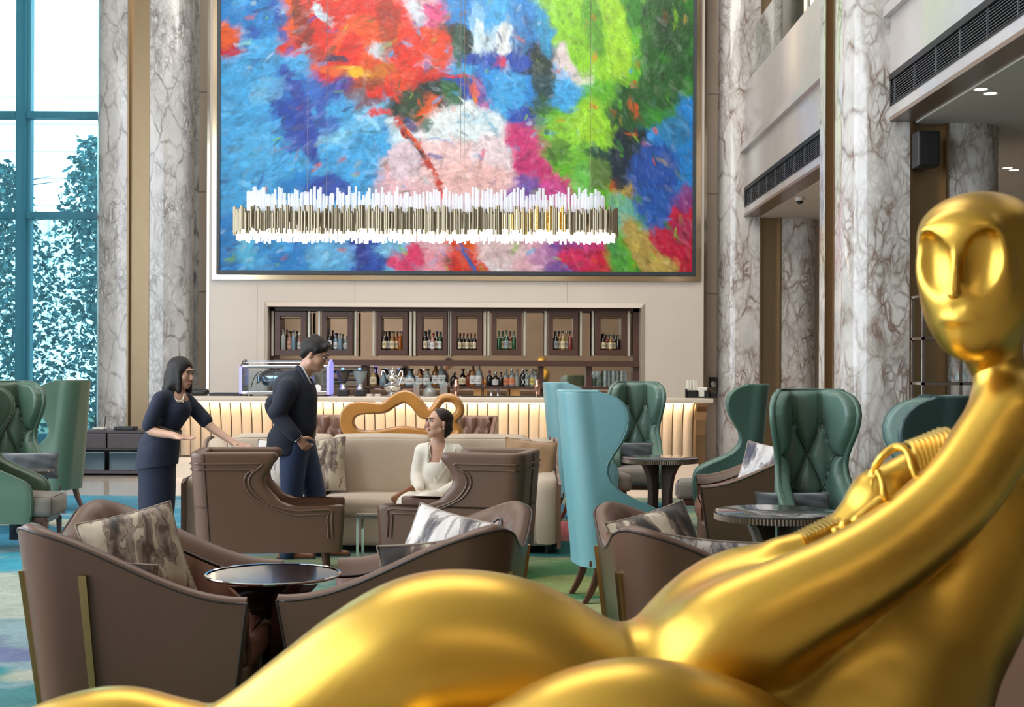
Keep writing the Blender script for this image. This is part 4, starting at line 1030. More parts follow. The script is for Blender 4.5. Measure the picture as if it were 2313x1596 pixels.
    for px, lab in ((1031,'copper cocktail shaker beside the rosy decanter'),(1213,'copper cocktail shaker at the right end beside the teal chairs')):
        t = thing('cocktail_shaker', lab, 'shaker', (g(px), Y-.1, zt), 0, 'copper cocktail shakers')
        m = MB(); m.lathe([(0,0),(.032,0),(.034,.01),(.042,.14)], n=22); m.build('cup', cop, t)
        m = MB(); m.lathe([(.044,.14),(.044,.155),(.028,.185),(.026,.195)], n=22); m.build('strainer', cop, t)
        m = MB(); m.lathe([(.026,.195),(.024,.225),(.016,.235),(.0,.237)], n=18, cap=False); m.build('cap', cop, t)
    for px, lab in ((1110,'steel double jigger on the bar mat, left of two'),(1125,'steel double jigger on the bar mat, right of two')):
        t = thing('jigger', lab, 'jigger', (g(px), Y-.1, zt+.012), 0, 'steel jiggers')
        m = MB(); m.lathe([(.020,0),(.022,.002),(.008,.045),(.008,.05),(.024,.10),(.022,.10),(.007,.052)], n=18); m.build('cup', steel, t)
    t = MB(); t.rbox((0,0,.006), ((1228-1045)/S, .3, .012), .004); o = t.build('bar_mat', dkp, None, weld=True); o.location = (g(1135), Y-.12, zt)
    tag(o, 'long black rubber bar mat under the jiggers and right shaker', 'bar mat')
    # coasters stack, till, tray
    for px, lab in ((838,'low stack of pink and white coasters, left stack'),(856,'low stack of pink and white coasters, right stack')):
        t = thing('coaster_stack', lab, 'coasters', (g(px), Y-.15, zt), 0, 'coaster stacks')
        for k in range(3):
            m = MB(); m.lathe([(0,k*.012),(.045,k*.012),(.045,k*.012+.010),(0,k*.012+.010)], n=18, cap=False); m.build('coaster', capm('pink_coaster','d8a8a0') if k % 2 else capm('white_coaster','d8cfc8'), t)
    m = MB(); m.rbox((0,0,.045), (.22,.2,.09), .04); o = m.build('receipt_printer', dkp, None, weld=True); o.location = (g(452), Y, zt); tag(o, 'small rounded black machine on the bar beside the woman in navy', 'machine')
    m = MB(); m.span(-.2,.2,-.12,.12,0,.018); m.span(-.21,.21,-.13,-.115,0,.04); m.span(-.21,.21,.115,.13,0,.04); o = m.build('black_tray', dkp, None, smooth=False); o.location = (g(512), Y, zt); tag(o, 'flat black tray on the bar left of the espresso machine', 'tray')
    # napkin caddy with straws
    t = thing('bar_caddy', 'black bar caddy holding white napkins and straws at the right bar end', 'caddy', (g(1572), Y-.15, zt))
    m = MB(); m.span(-.16,.16,-.08,.08,0,.01); m.span(-.16,.0,-.08,-.07,.01,.10); m.span(.08,.16,-.08,-.07,.01,.10); m.span(-.16,.16,.07,.08,.01,.12); m.span(-.16,-.15,-.08,.08,.01,.12); m.span(-.02,-.01,-.08,.08,.01,.10); m.span(.15,.16,-.08,.08,.01,.10); m.span(.16,.26,-.06,.06,0,.07); m.build('tray_body', dkp, t, smooth=False)
    m = MB(); m.rbox((.06,0,.075), (.13,.12,.13), .01); m.build('napkins', capm('paper_white','e6e0d4',0,.8), t, weld=True)
    rr = random.Random(2)
    for k in range(14):
        x = -.14+.118*((k%7)/6); y = -.04+.07*(k//7); m = MB(); m.cyl((x,y,.01), (x+rr.uniform(-.008,.008),y,.235+rr.uniform(-.008,.008)), .0075, n=8); m.build('straw', bpy.data.materials['paper_white'], t)
    # upturned glasses on the rear shelf, right end
    zsh = P(1000, 871.5, YW+.17)[2]+.0005
    for k in range(6):
        t = thing('tumbler_stack', ['leftmost','second','third','fourth','fifth','rightmost'][k]+' of the six clear glass stacks on the back shelf at right', 'glasses', (P(1366+k*9.5, 860, YW+.18)[0], YW+.16+.06*(k%2), zsh), 0, 'upturned glasses')
        for j in range(3):
            m = MB(); m.lathe([(.030,j*.085),(.027,j*.085+.08),(.0,j*.085+.082)], n=16, cap=False); m.build('tumbler', CLR(), t)
    for px in (1341, 1349):
        t = thing('wine_glass', 'stemmed wine glass on the back shelf, '+('left' if px == 1341 else 'right')+' of two', 'wine glass', (P(px, 860, YW+.18)[0], YW+.15, zsh), 0, 'wine glasses')
        m = MB(); m.lathe([(.034,0),(.034,.003),(.006,.008),(.004,.02),(.004,.11),(.01,.12),(.035,.15),(.042,.19),(.034,.24)], n=20, cap=False); m.build('bowl', CLR(), t)
    # small loudspeaker on the wall recess, right of the bar
    t = thing('wall_speaker', 'small square black loudspeaker on the beige wall right of the bar', 'speaker', (P(1610, 863, 21.2)[0], 21.18, P(1610, 863, 21.2)[2]))
    m = MB(); m.rbox((0,0,0), (.12,.14,.17), .008); m.build('cabinet', dkp, t, weld=True)
    m = MB(); m.lathe([(0,0),(.02,0),(.045,.012),(.048,.012)], n=20, cap=False); m.v = [(v[0], -.078+v[2]*.4-.003, v[1]-.03) for v in m.v]; m.build('woofer', steel, t)
    # big loudspeaker on the near column and dome camera under the far soffit
    p = P(2092, 338, 12.7)
    t = thing('column_speaker', 'large black loudspeaker mounted in the brass channel of the near marble column', 'speaker', (p[0], 12.72, p[2]))
    m = MB(); m.rbox((0,0,0), (.21,.22,.34), .015); m.build('cabinet', dkp, t, weld=True)
    m = MB(); m.rbox((0,-.113,0), (.19,.012,.32), .005); m.build('grille', M['black'], t, weld=True)
    m = MB(); m.cyl((0,.1,0), (0,.21,.0), .03, n=12); m.build('bracket', M['black'], t)
    p = P(1806, 478, 18.4)
    t = thing('dome_camera', 'white dome security camera under the far balcony ceiling', 'camera', (p[0], 18.4, 3.88))
    m = MB(); m.lathe([(0,0),(.062,0),(.062,-.05),(.05,-.055)], n=24); m.build('housing', capm('white_plastic','d8d4cc'), t)
    m = MB(); m.lathe([(.048,-.05),(.044,-.075),(.025,-.095),(0,-.10)], n=20, cap=False); m.build('dome', M['blackgloss'], t)
    # recessed downlights of the balcony ceiling
    for (px, py), lab in (((2226,206),'twin recessed downlight in the near balcony ceiling above the statue'),((1806,448),'recessed downlight in the far balcony ceiling'),((2283,381),'twin recessed downlight deep under the near balcony')):
        Yd = (3.88-EYE)*F/(HOR-py+ROLL*(px-1156)); X = P(px, py, Yd)[0]
        t = thing('downlight', lab, 'ceiling light', (X, Yd, 3.88), 0, 'recessed downlights')
        for k in ((0,) if px == 1806 else (-.07, .07)):
            m = MB(); m.lathe([(.05,0),(.062,-.001),(.066,-.004),(.066,.0)], c=(k,k*1.2,-.001), n=24, cap=False); m.build('ring', capm('white_plastic','d8d4cc'), t)
            m = MB(); m.lathe([(0,-.003),(.052,-.003)], c=(k,k*1.2,0), n=24, cap=False); m.build('lamp', mat('lamp_glow', (1,1,1,1), .5, emit=(1,.92,.8,1), estr=9) if 'lamp_glow' not in bpy.data.materials else bpy.data.materials['lamp_glow'], t)
        l = bpy.data.lights.new('downlight_beam', 'SPOT'); l.energy = 60; l.spot_size = 1.9; l.spot_blend = .8; l.color = WARM; l.shadow_soft_size = .06
        lo = bpy.data.objects.new('downlight_beam', l); lo.location = (X, Yd, 3.86); COL.objects.link(lo)
barware()
# low dark console against the left pillar
def console():
    Y = 18.2; x0, x1 = P(160, 1000, Y)[0], P(322, 1000, Y)[0]; h = P(240, 972, Y)[2]
    t = thing('console_cabinet', 'low dark wood sideboard with glass doors at the foot of the left pillar', 'sideboard', ((x0+x1)/2, Y+.25, 0)); w2 = (x1-x0)/2+.1
    dk = mat('charcoal_wood', (.045,.035,.042,1), .4, var=.2, vscale=6, stretch=(6,1,1))
    m = MB(); m.span(-w2, w2, -.25, .25, h-.03, h); m.span(-w2, w2, -.25, .25, .03, .07); m.span(-w2, -w2+.03, -.25, .25, 0, h); m.span(w2-.03, w2, -.25, .25, 0, h); m.span(-w2, w2, .22, .25, 0, h); m.span(-w2,w2,-.2,.2,h-.27,h-.24); m.build('carcass', dk, t, smooth=False)
    for sg in (-1, 1):
        m = MB(); m.rbox((sg*w2/2,-.24,h-.14), (w2-.02,.03,.20), .004); m.build('drawer', dk, t, weld=True)
        m = MB(); m.rbox((sg*w2/2,-.23,(h-.28)/2+.03), (w2-.06,.02,h-.36), .004); m.build('door', mat('smoked_pane', (.02,.05,.07,1), .12) if 'smoked_pane' not in bpy.data.materials else bpy.data.materials['smoked_pane'], t, weld=True)
    t = thing('wifi_router', 'white router with two upright antennas on the sideboard', 'router', (P(214, 970, Y)[0], Y+.2, h))
    m = MB(); m.rbox((0,0,.018), (.17,.12,.034), .015); m.build('body', capm('white_plastic','d8d4cc'), t, weld=True)
    for x in (-.06, .06):
        m = MB(); m.tube([(x,.04,.03),(x*1.2,.05,.2)], [.006,.004], 8); m.build('antenna', M['black'], t)
    m = MB(); m.rbox((0,0,.025), (.28,.2,.05), .008); o = m.build('set_top_box', M['black'], None, weld=True); o.location = (P(275,970,Y)[0], Y+.2, h); tag(o, 'flat black electronics box on the sideboard', 'electronics')
console()

# ================================================================ upholstery
def leather(nm, col, rough=.36): return mat(nm, hexc(col), rough, spec=.5, bump=.12, bscale=260, var=.06, vscale=4)
L_TEAL = leather('teal_leather', '6a989e', .40); L_GREEN = leather('green_leather', '4f6a57', .42); L_BROWN = leather('brown_leather', '80604f', .34); L_BROWN2 = leather('brown_leather_inner', '7d5645', .34)
L_DARK = leather('taupe_leather', '644838', .35); L_TUFT = leather('tufted_teal_leather', '587469', .36); L_TGR = leather('tufted_green_leather', '465e4c', .36)
PIPE = mat('dark_piping', (.035,.02,.016,1), .4); LEGW = mat('walnut_leg', (.085,.03,.018,1), .3, var=.2, vscale=10)
TAUPE = mat('taupe_fabric', (.20,.175,.145,1), .9, bump=.4, bscale=300, sheen=.2); BRASSL = mat('brass_leg', (.50,.31,.13,1), .36, 1.0)

def plan_path(L, hw, rc, flare, nx=9, nc=7, nb=9):
    """outer line of a U-shaped back seen from above: side tip, corner, back, corner, side tip; x forward"""
    pts = []
    for i in range(nx):
        x = lerp(L, rc, i/nx); t = max(0, (x-rc))
        pts.append((x, hw+flare*t))
    for i in range(nc):
        a = PI/2*i/nc; pts.append((rc-rc*math.sin(a), hw-rc+rc*math.cos(a)))
    for i in range(nb): pts.append((0, lerp(hw-rc, -(hw-rc), i/(nb-1))))
    for i in range(1, nc+1):
        a = PI/2*(1-i/nc); pts.append((rc-rc*math.sin(a), -(hw-rc+rc*math.cos(a))))
    for i in range(1, nx+1):
        x = lerp(rc, L, i/nx); t = max(0, (x-rc)); pts.append((x, -(hw+flare*t)))
    return np.array(pts)
def offset(pts, d):
    t = np.gradient(pts, axis=0); n = np.stack([-t[:,1], t[:,0]], 1); n /= np.linalg.norm(n, axis=1, keepdims=True)+1e-9
    return pts + n*d      # towards the sitter
class Shell:
    def __init__(s, rows, thick, rc, rake=lambda z: 0, nx=9, nb=9):
        """rows: (z, L, half width, flare)"""
        s.rows = rows; s.th = thick; s.rc = rc; s.rake = rake; s.nx = nx; s.nb = nb
    def at(s, r, d):
        z, L, hw, fl = r; p = offset(plan_path(L, hw, min(s.rc, hw*.95), fl, nx=s.nx, nb=s.nb), d)
        return np.stack([p[:,0]-s.rake(z), p[:,1], np.full(len(p), z)], 1)
    def mesh(s, round_=.028):
        m = MB(); rings = []
        def ring(r, d0, d1, zofs=0):
            o = s.at(r, d0); i = s.at(r, d1)
            o[:,2] += zofs; i[:,2] += zofs
            def tip(a, b, fw):
                c = (a+b)/2; h = (b-a)/2; R_ = np.linalg.norm(h)*.75
                f = np.array([fw[0], fw[1], 0]); f = f/(np.linalg.norm(f)+1e-9)
                return [c+h*(-math.cos(t))+f*R_*math.sin(t) for t in (PI/4, PI/2, 3*PI/4)]
            f0 = o[-1]-o[-2]; f1 = o[0]-o[1]
            return np.concatenate([o, tip(o[-1], i[-1], f0), i[::-1], tip(i[0], o[0], f1)])
        for r in s.rows: rings.append(ring(r, 0, s.th))
        top = s.rows[-1]
        for a in (30, 60, 90):
            a = math.radians(a); dl = round_*(1-math.cos(a))
            rings.append(ring((top[0], top[1]-dl*.6, top[2], top[3]), dl, s.th-dl, round_*math.sin(a)))
        n0 = len(s.at(s.rows[0], 0)); R = np.array(rings); m.grid(R, closed_v=True)
        for ri, rv in ((0, False), (-1, True)):
            rg = rings[ri]; K = len(rg); b = []
            for k in range(n0-1):
                q = (k, k+1, 2*n0+3-1-(k+1), 2*n0+3-1-k); b.append(q[::-1] if rv else q)
            m.add(rg, b)
            b2 = [(n0-1, n0, n0+1, n0+2, n0+3), (2*n0+3-1, 2*n0+3, 2*n0+4, 2*n0+5, 0)]
            m.add(rg, [f[::-1] if rv else f for f in b2])
        return m
    def front_edge(s, d, out=0.0):
        """line up one front edge, over the top and down the other, at depth d in the thickness"""
        L = [s.at(r, d)[0] for r in s.rows]; T = s.at(s.rows[-1], d); R = [s.at(r, d)[-1] for r in s.rows][::-1]
        T = T.copy(); T[:,2] += out
        return L + list(T) + R
def wing_rows():
    zs = [.24,.34,.44,.50,.545,.58,.62,.67,.72,.78,.84,.90,.97,1.04,1.11,1.18,1.24,1.28,1.31,1.33,1.342]
    Ls = [.56,.585,.60,.60,.585,.55,.47,.36,.27,.215,.20,.215,.26,.31,.345,.36,.35,.325,.29,.245,.20]
    hs = [.242,.245,.25,.25,.25,.250,.248,.246,.243,.240,.238,.236,.232,.228,.224,.222,.221,.220,.219,.218,.216]
    fs = [.04,.04,.05,.05,.05,.06,.08,.12,.17,.22,.27,.31,.35,.38,.41,.43,.44,.44,.44,.44,.44]
    return list(zip(zs, Ls, hs, fs))
def tuft_field(S, Z, seg, btn):
    ds = np.full(S.shape, 9.0)
    for (x0, z0, x1, z1) in seg:
        dx, dz = x1-x0, z1-z0; t = np.clip(((S-x0)*dx+(Z-z0)*dz)/(dx*dx+dz*dz), 0, 1)
        ds = np.minimum(ds, np.hypot(S-x0-t*dx, Z-z0-t*dz))
    db = np.min([np.hypot(S-a, Z-b) for a, b in btn], 0)
    return .030*(1-np.exp(-(ds/.020)**1.3))+.018*(1-np.exp(-(db/.045)**1.5))+.018*(1-np.exp(-(ds/.07)**2))
def wing_chair(label, body, tuft, seat_m):
    root = thing('wing_chair', label, 'armchair', (0,0,0), 0, 'tall leather wing chairs')
    rake = lambda z: max(0, z-.3)*.10
    sh = Shell(wing_rows(), .040, .15, rake)
    sh.mesh(.017).build('outer_shell', body, root, auto=50)
    m = MB(); m.tube(sh.front_edge(.004, .004), .0052, 6); m.tube(sh.front_edge(.036, .012), .0042, 6); m.build('piping', body, root)
    # tufted lining
    sh2 = Shell(wing_rows(), .06, .15, rake, nx=26, nb=40)
    zr = np.linspace(.47, 1.342, 76); src = np.array(wing_rows()); P_ = []
    for z in zr:
        r = (z, np.interp(z, src[:,0], src[:,1])-.004, np.interp(z, src[:,0], src[:,2]), np.interp(z, src[:,0], src[:,3])); P_.append((sh2.at(r, .036), sh2.at(r, .10)))
    A = np.array([p[0] for p in P_]); B = np.array([p[1] for p in P_]); Nn = B-A; Nn /= np.linalg.norm(Nn, axis=-1, keepdims=True)+1e-9
    dS = np.linalg.norm(np.diff(A, axis=1), axis=-1); S = np.concatenate([np.zeros((len(A),1)), np.cumsum(dS, 1)], 1); S -= S[:, -1:]/2
    Z = A[..., 2]
    btn = [(-.11,1.13),(.11,1.13),(-.215,.90),(0,.90),(.215,.90),(-.11,.67),(.11,.67),(-.2,.46),(0,.46),(.2,.46)]
    seg = [(-.11,1.13,-.115,1.36),(.11,1.13,.115,1.36),(-.11,1.13,-.215,.9),(-.11,1.13,0,.9),(.11,1.13,0,.9),(.11,1.13,.215,.9),(-.215,.9,-.11,.67),(0,.9,-.11,.67),(0,.9,.11,.67),(.215,.9,.11,.67),(-.215,.9,-.36,.9),(.215,.9,.36,.9),(-.11,.67,-.2,.46),(-.11,.67,0,.46),(.11,.67,0,.46),(.11,.67,.2,.46)]
    d = tuft_field(S, Z, seg, btn)
    eS = np.clip((S[:, -1:]-np.abs(S))/.05, 0, 1); eZ = np.clip((1.345-Z)/.04, 0, 1); d = d*np.sqrt(eS*(2-eS))*np.sqrt(eZ*(2-eZ))
    Q = A+Nn*(d[..., None]+.002)
    m = MB(); m.grid(Q[:, ::-1]); m.build('tufted_back', tuft, root, auto=70)
    for s0, z0 in btn[:7]:
        k = np.unravel_index(np.argmin(np.hypot(S-s0, Z-z0)), S.shape); c = Q[k]; m = MB(); m.lathe([(0,.006),(.008,.004),(.011,0),(.009,-.004)], n=12, cap=False)
        n3 = Nn[k]; R_ = Vector(n3).to_track_quat('Z', 'Y').to_matrix(); m.v = [tuple(R_@Vector(v)+Vector(c)+Vector(n3)*.004) for v in m.v]; m.build('button', tuft, root)
    m = MB()
    for x0, z0, x1, z1 in seg:
        pts = []
        for t in np.linspace(0, 1, 9):
            sx_, zz_ = lerp(x0,x1,t), lerp(z0,z1,t)
            if zz_ > 1.325 or zz_ < .475: continue
            ww = np.exp(-((S-sx_)**2+(Z-zz_)**2)/(2*.009**2)); ww /= ww.sum(); pts.append((Q*ww[..., None]).sum((0,1))+(Nn*ww[..., None]).sum((0,1))*.001)
        pts = [q_ for i_, q_ in enumerate(pts) if i_ == 0 or np.linalg.norm(q_-pts[i_-1]) > .004]
        if len(pts) > 2: m.tube(spline(pts, 2), .0026, 5)
    m.build('seam_piping', PIPE, root)
    m = MB(); m.rbox((.40,0,.375), (.68,.455,.17), .045, n=7, puff=.02); m.build('seat', seat_m, root, weld=True)
    m = MB(); m.rbox((.37,0,.265), (.64,.43,.05), .01); m.build('seat_rail', LEGW, root, weld=True)
    for sy in (-1, 1):
        m = MB(); m.add([(.66,sy*.18,.26),(.70,sy*.18,.26),(.70,sy*.215,.26),(.66,sy*.215,.26),(.672,sy*.188,0),(.695,sy*.188,0),(.695,sy*.21,0),(.672,sy*.21,0)], [(0,1,2,3),(7,6,5,4),(0,4,5,1),(1,5,6,2),(2,6,7,3),(3,7,4,0)]); m.build('front_leg', LEGW, root, smooth=False, fixn=True)
        pts = []
        for j in range(8):
            t = j/7; x = .115-.10*t**1.8; z = .262*(1-t); w_ = lerp(.024, .016, t)
            pts.append([(x-w_, sy*.19-w_, z), (x+w_, sy*.19-w_, z), (x+w_, sy*.19+w_, z), (x-w_, sy*.19+w_, z)])
        m = MB(); m.grid(pts, closed_v=True); m.add(pts[-1], [(3,2,1,0)]); m.build('rear_leg', LEGW, root, auto=30, fixn=True)
    return root
def velvet_bolster(label, loc, rz, w_=.44, h_=.20, tilt=.25, col='velvet_grey'):
    if col not in bpy.data.materials: mat(col, (.035,.045,.052,1), .75, sheen=.8, var=.5, vscale=14, stretch=(1,4,4))
    o = cushion(w_, h_, .13, bpy.data.materials[col], label, 'charcoal velvet bolster cushions', pipe=bpy.data.materials[col])
    o.location = loc; o.rotation_euler = (0, -tilt, rz); return o
def cushion(w_, h_, t_, mt, label, group, pipe=None, name='cushion'):
    """upright cushion: faces +x, bottom edge at z=0"""
    n = 22; g = np.linspace(-1, 1, n+1); U, V = np.meshgrid(g, g, indexing='ij')
    th = t_/2*np.clip((1-np.abs(U)**2.6)*(1-np.abs(V)**2.6), 0, 1)**.55
    pull = 1-.055*(1-np.abs(V)**2)*np.abs(U)**4; pull2 = 1-.055*(1-np.abs(U)**2)*np.abs(V)**4
    y = U*w_/2*pull; z = V*h_/2*pull2+h_/2
    wr = .006*np.sin(U*7+V*3)*np.sin(V*6-U*2)
    root = thing(name, label, 'cushion', (0,0,0), 0, group)
    m = MB(); m.grid(np.stack([th+wr*(th>.01), y, z], -1)); m.grid(np.stack([-th, y, z], -1)[::-1]); m.build('cover', mt, root, weld=1e-4)
    e = [(0, y[0,j], z[0,j]) for j in range(n+1)]+[(0, y[i,n], z[i,n]) for i in range(1,n+1)]+[(0, y[n,j], z[n,j]) for j in range(n-1,-1,-1)]+[(0, y[i,0], z[i,0]) for i in range(n-1,0,-1)]
    m = MB(); m.tube(e, .0045, 6, closed=True); m.build('piping', pipe or mt, root)
    return root
def ink_mat(nm, paper, inks, sc=3.0, ang=.5, seed=0, thr=.5):
    """watercolour ink pattern: dark flowing bands with wet edges"""
    m = bpy.data.materials.new(nm); m.use_nodes = True; nt = m.node_tree; b = nt.nodes['Principled BSDF']; N = nt.nodes.new; L = nt.links.new
    tc = N('ShaderNodeTexCoord'); mp = N('ShaderNodeMapping'); L(tc.outputs['Object'], mp.inputs[0]); mp.inputs['Rotation'].default_value = (ang, 0, 0); mp.inputs['Scale'].default_value = (1, 2.6, .9); mp.inputs['Location'].default_value = (seed*1.7, seed*2.3, seed)
    n = N('ShaderNodeTexNoise'); n.inputs['Scale'].default_value = sc; n.inputs['Detail'].default_value = 5; n.inputs['Distortion'].default_value = .7; L(mp.outputs[0], n.inputs['Vector'])
    n2 = N('ShaderNodeTexNoise'); n2.inputs['Scale'].default_value = sc*2.5; n2.inputs['Detail'].default_value = 4; n2.inputs['Distortion'].default_value = 1.2; L(mp.outputs[0], n2.inputs['Vector'])
    mx = N('ShaderNodeMix'); mx.inputs[0].default_value = .35; L(n.outputs[0], mx.inputs[2]); L(n2.outputs[0], mx.inputs[3])
    r = ramp(nt, [(thr-.10, inks[0]), (thr-.045, inks[1]), (thr-.014, inks[2]), (thr-.004, inks[1]), (thr+.006, paper), (thr+.07, paper), (thr+.14, inks[2])])
    L(mx.outputs[0], r.inputs[0]); L(r.outputs[0], b.inputs['Base Color']); b.inputs['Roughness'].default_value = .7; b.inputs['Sheen Weight'].default_value = .2
    n3 = N('ShaderNodeTexNoise'); n3.inputs['Scale'].default_value = 9; bp = N('ShaderNodeBump'); bp.inputs['Strength'].default_value = .5; bp.inputs['Distance'].default_value = .02
    L(tc.outputs['Object'], n3.inputs['Vector']); L(n3.outputs[0], bp.inputs['Height']); L(bp.outputs[0], b.inputs['Normal'])
    return m
INKS = ((.022,.012,.008,1), (.11,.07,.05,1), (.30,.23,.17,1))
INK_A = ink_mat('ink_print_brown', (.46,.38,.27,1), INKS, 1.9, .25, 0, .52)
INK_B = ink_mat('ink_print_pale', (.64,.60,.56,1), ((.05,.05,.065,1),(.17,.15,.15,1),(.42,.37,.34,1)), 1.6, -.4, 3, .50)
INK_C = ink_mat('ink_print_striped', (.52,.44,.32,1), INKS, 2.1, .5, 5, .54)
INK_D = ink_mat('ink_print_blue', (.66,.64,.64,1), ((.05,.055,.085,1),(.2,.18,.2,1),(.44,.4,.38,1)), 2.0, -.45, 8, .50)

# ---------------------------------------------------------------- tub chairs with channelled lining
def tub_profile(s, tot, c0):
    """height of the rim along its length s from the front of one arm; c0 = length of an arm"""
    d = min(s, tot-s); t = np.clip(d/c0, 0, 1)
    m = abs(s-tot/2)/(tot/2-c0)
    return .54+.295*(t*t*(3-2*t)) - .012*math.sin(PI*t) - .13*max(0, 1-m*m)**1.5
def tub_chair(label):
    root = thing('tub_chair', label, 'armchair', (0,0,0), 0, 'brown leather tub chairs')
    D, HW, rc, th = .955, .575, .20, .085
    p = plan_path(D, HW, rc, -.03, nx=22, nc=9, nb=17)
    seg = np.linalg.norm(np.diff(p, axis=0), axis=1); S = np.concatenate([[0], np.cumsum(seg)]); tot = S[-1]
    top = np.array([tub_profile(s, tot, D-.02) for s in S])
    nz_ = 16; rows_o, rows_i = [], []
    def ringrow(f, d):
        """f = 0 bottom .. 1 top"""
        q = offset(p, d)
        inset = .115*(1-f)**1.0
        c = np.array([.5, 0]); v = q-c; ln = np.linalg.norm(v, axis=1, keepdims=True)
        q2 = q-v/ln*inset
        return np.stack([q2[:,0], q2[:,1], .035+(top-.035)*f], 1)
    body = MB(); R = []
    for k in range(nz_+1): R.append(ringrow(k/nz_, 0))
    R = np.array(R); body.grid(R)
    # rim
    o1 = ringrow(1, 0)
    rim = []
    w_ = np.interp(S, [0, .15, D, tot/2, tot-D, tot-.15, tot], [.085, .10, .14, .15, .14, .10, .085])
    pin = []
    nrm = offset(p, 1.0)-p
    for u, dz in ((0,0),(.06,.012),(.16,.022),(.32,.027),(.5,.018),(.75,-.015),(1.0,-.055)):
        q = p+nrm*(w_*u)[:, None]; rim.append(np.stack([q[:,0], q[:,1], top+dz], 1))
    body.grid(np.array(rim))
    # arm front faces
    inner_b = p+nrm*w_[:, None]
    for e, rv in ((0, False), (-1, True)):
        col_o = R[:, e]; f = np.linspace(0, 1, nz_+1); col_i = col_o.copy(); n2 = nrm[e]*w_[e]; col_i[:, 0] += n2[0]; col_i[:, 1] += n2[1]; col_i[-1,2] -= .055
        mid = (col_o+col_i)/2; mid[:,0] += .012
        g = np.stack([col_o, mid, col_i], 1); body.grid(g if not rv else g[:, ::-1])
        cap = np.stack([[rim[j][e] for j in range(len(rim))], [[rim[j][e][0], rim[j][e][1], top[e]-.07] for j in range(len(rim))]], 0); body.grid(cap if rv else cap[:, ::-1])
    body.add([R[0, i] for i in range(len(p))], [tuple(range(len(p)))[::-1]])
    body.build('outer_shell', L_DARK, root, auto=40)
    # channelled inner lining
    p2 = plan_path(D, HW, rc, -.03, nx=70, nc=14, nb=60); s2 = np.linalg.norm(np.diff(p2, axis=0), axis=1); S2 = np.concatenate([[0], np.cumsum(s2)]); tot2 = S2[-1]
    top2 = np.array([tub_profile(s*tot/tot2, tot, D-.02) for s in S2]); w2 = np.interp(S2, [0, .15, D, tot2/2, tot2-D, tot2-.15, tot2], [.085, .10, .14, .15, .14, .10, .085]); n2 = offset(p2, 1.0)-p2
    chn = 15; ph = S2/tot2*chn; bul = np.abs(np.sin(PI*ph))**.55
    rows = []
    for f in np.linspace(0, 1, 14):
        z = .27+(top2-.060-.27)*f; dd = w2+.004+.032*bul*math.sin(PI*min(1, .12+f*.86))**.6+.05*(1-f)
        q = p2+n2*dd[:, None]; rows.append(np.stack([q[:,0]-.008*(1-f), q[:,1], z], 1))
    m = MB(); m.grid(np.array(rows)[:, ::-1]); m.build('channelled_lining', L_BROWN2, root, auto=60)
    # seat cushion and piping
    m = MB(); m.rbox((.57,0,.325), (.78,.82,.17), .05, n=8, puff=.025); m.build('seat_cushion', L_BROWN2, root, weld=True)
    m = MB(); m.rbox((.56,0,.15), (.78,.90,.24), .03); m.build('seat_base', L_DARK, root, weld=True)
    m = MB(); a = np.array(rim[0]); b = np.array(rim[-1]); a[:,2] += .006; b[:,2] += .004
    a = np.concatenate([[R[2,0]], a, [R[2,-1]]])
    m.tube(list(a), .0058, 6); m.tube(list(b), .0058, 6); m.build('piping', PIPE, root)
    # brass strips running down to the floor as feet
    L0 = S.searchsorted(D-.25); idx = [int(S.searchsorted(D-.27)), int(S.searchsorted(D+.06)), int(S.searchsorted(tot-D-.06)), int(S.searchsorted(tot-D+.27))]
    for i in idx:
        col = R[:, i]; t = p[min(i+1,len(p)-1)]-p[i-1]; t = t/np.linalg.norm(t); n_ = -(offset(p,1.0)-p)[i]
        m = MB(); kk = [k for k in range(nz_+1) if col[k,2] <= .64]; pts = []
        zt = [0]+[col[k,2] for k in kk]+[.66]
        for z in zt:
            x = np.interp(z, col[:,2], col[:,0]); y = np.interp(z, col[:,2], col[:,1]); hwid = .012+.004*(z/.66)
            c = np.array([x, y]); o_ = .018
            q = [c-t*hwid-n_*.006, c+t*hwid-n_*.006, c+t*hwid+n_*o_, c-t*hwid+n_*o_]; pts.append([(v[0], v[1], z) for v in q])
        m.grid(pts, closed_v=True); m.add(pts[0], [(0,1,2,3)]); m.add(pts[-1], [(3,2,1,0)]); m.build('brass_leg', BRASSL, root, auto=30, fixn=True)
    return root

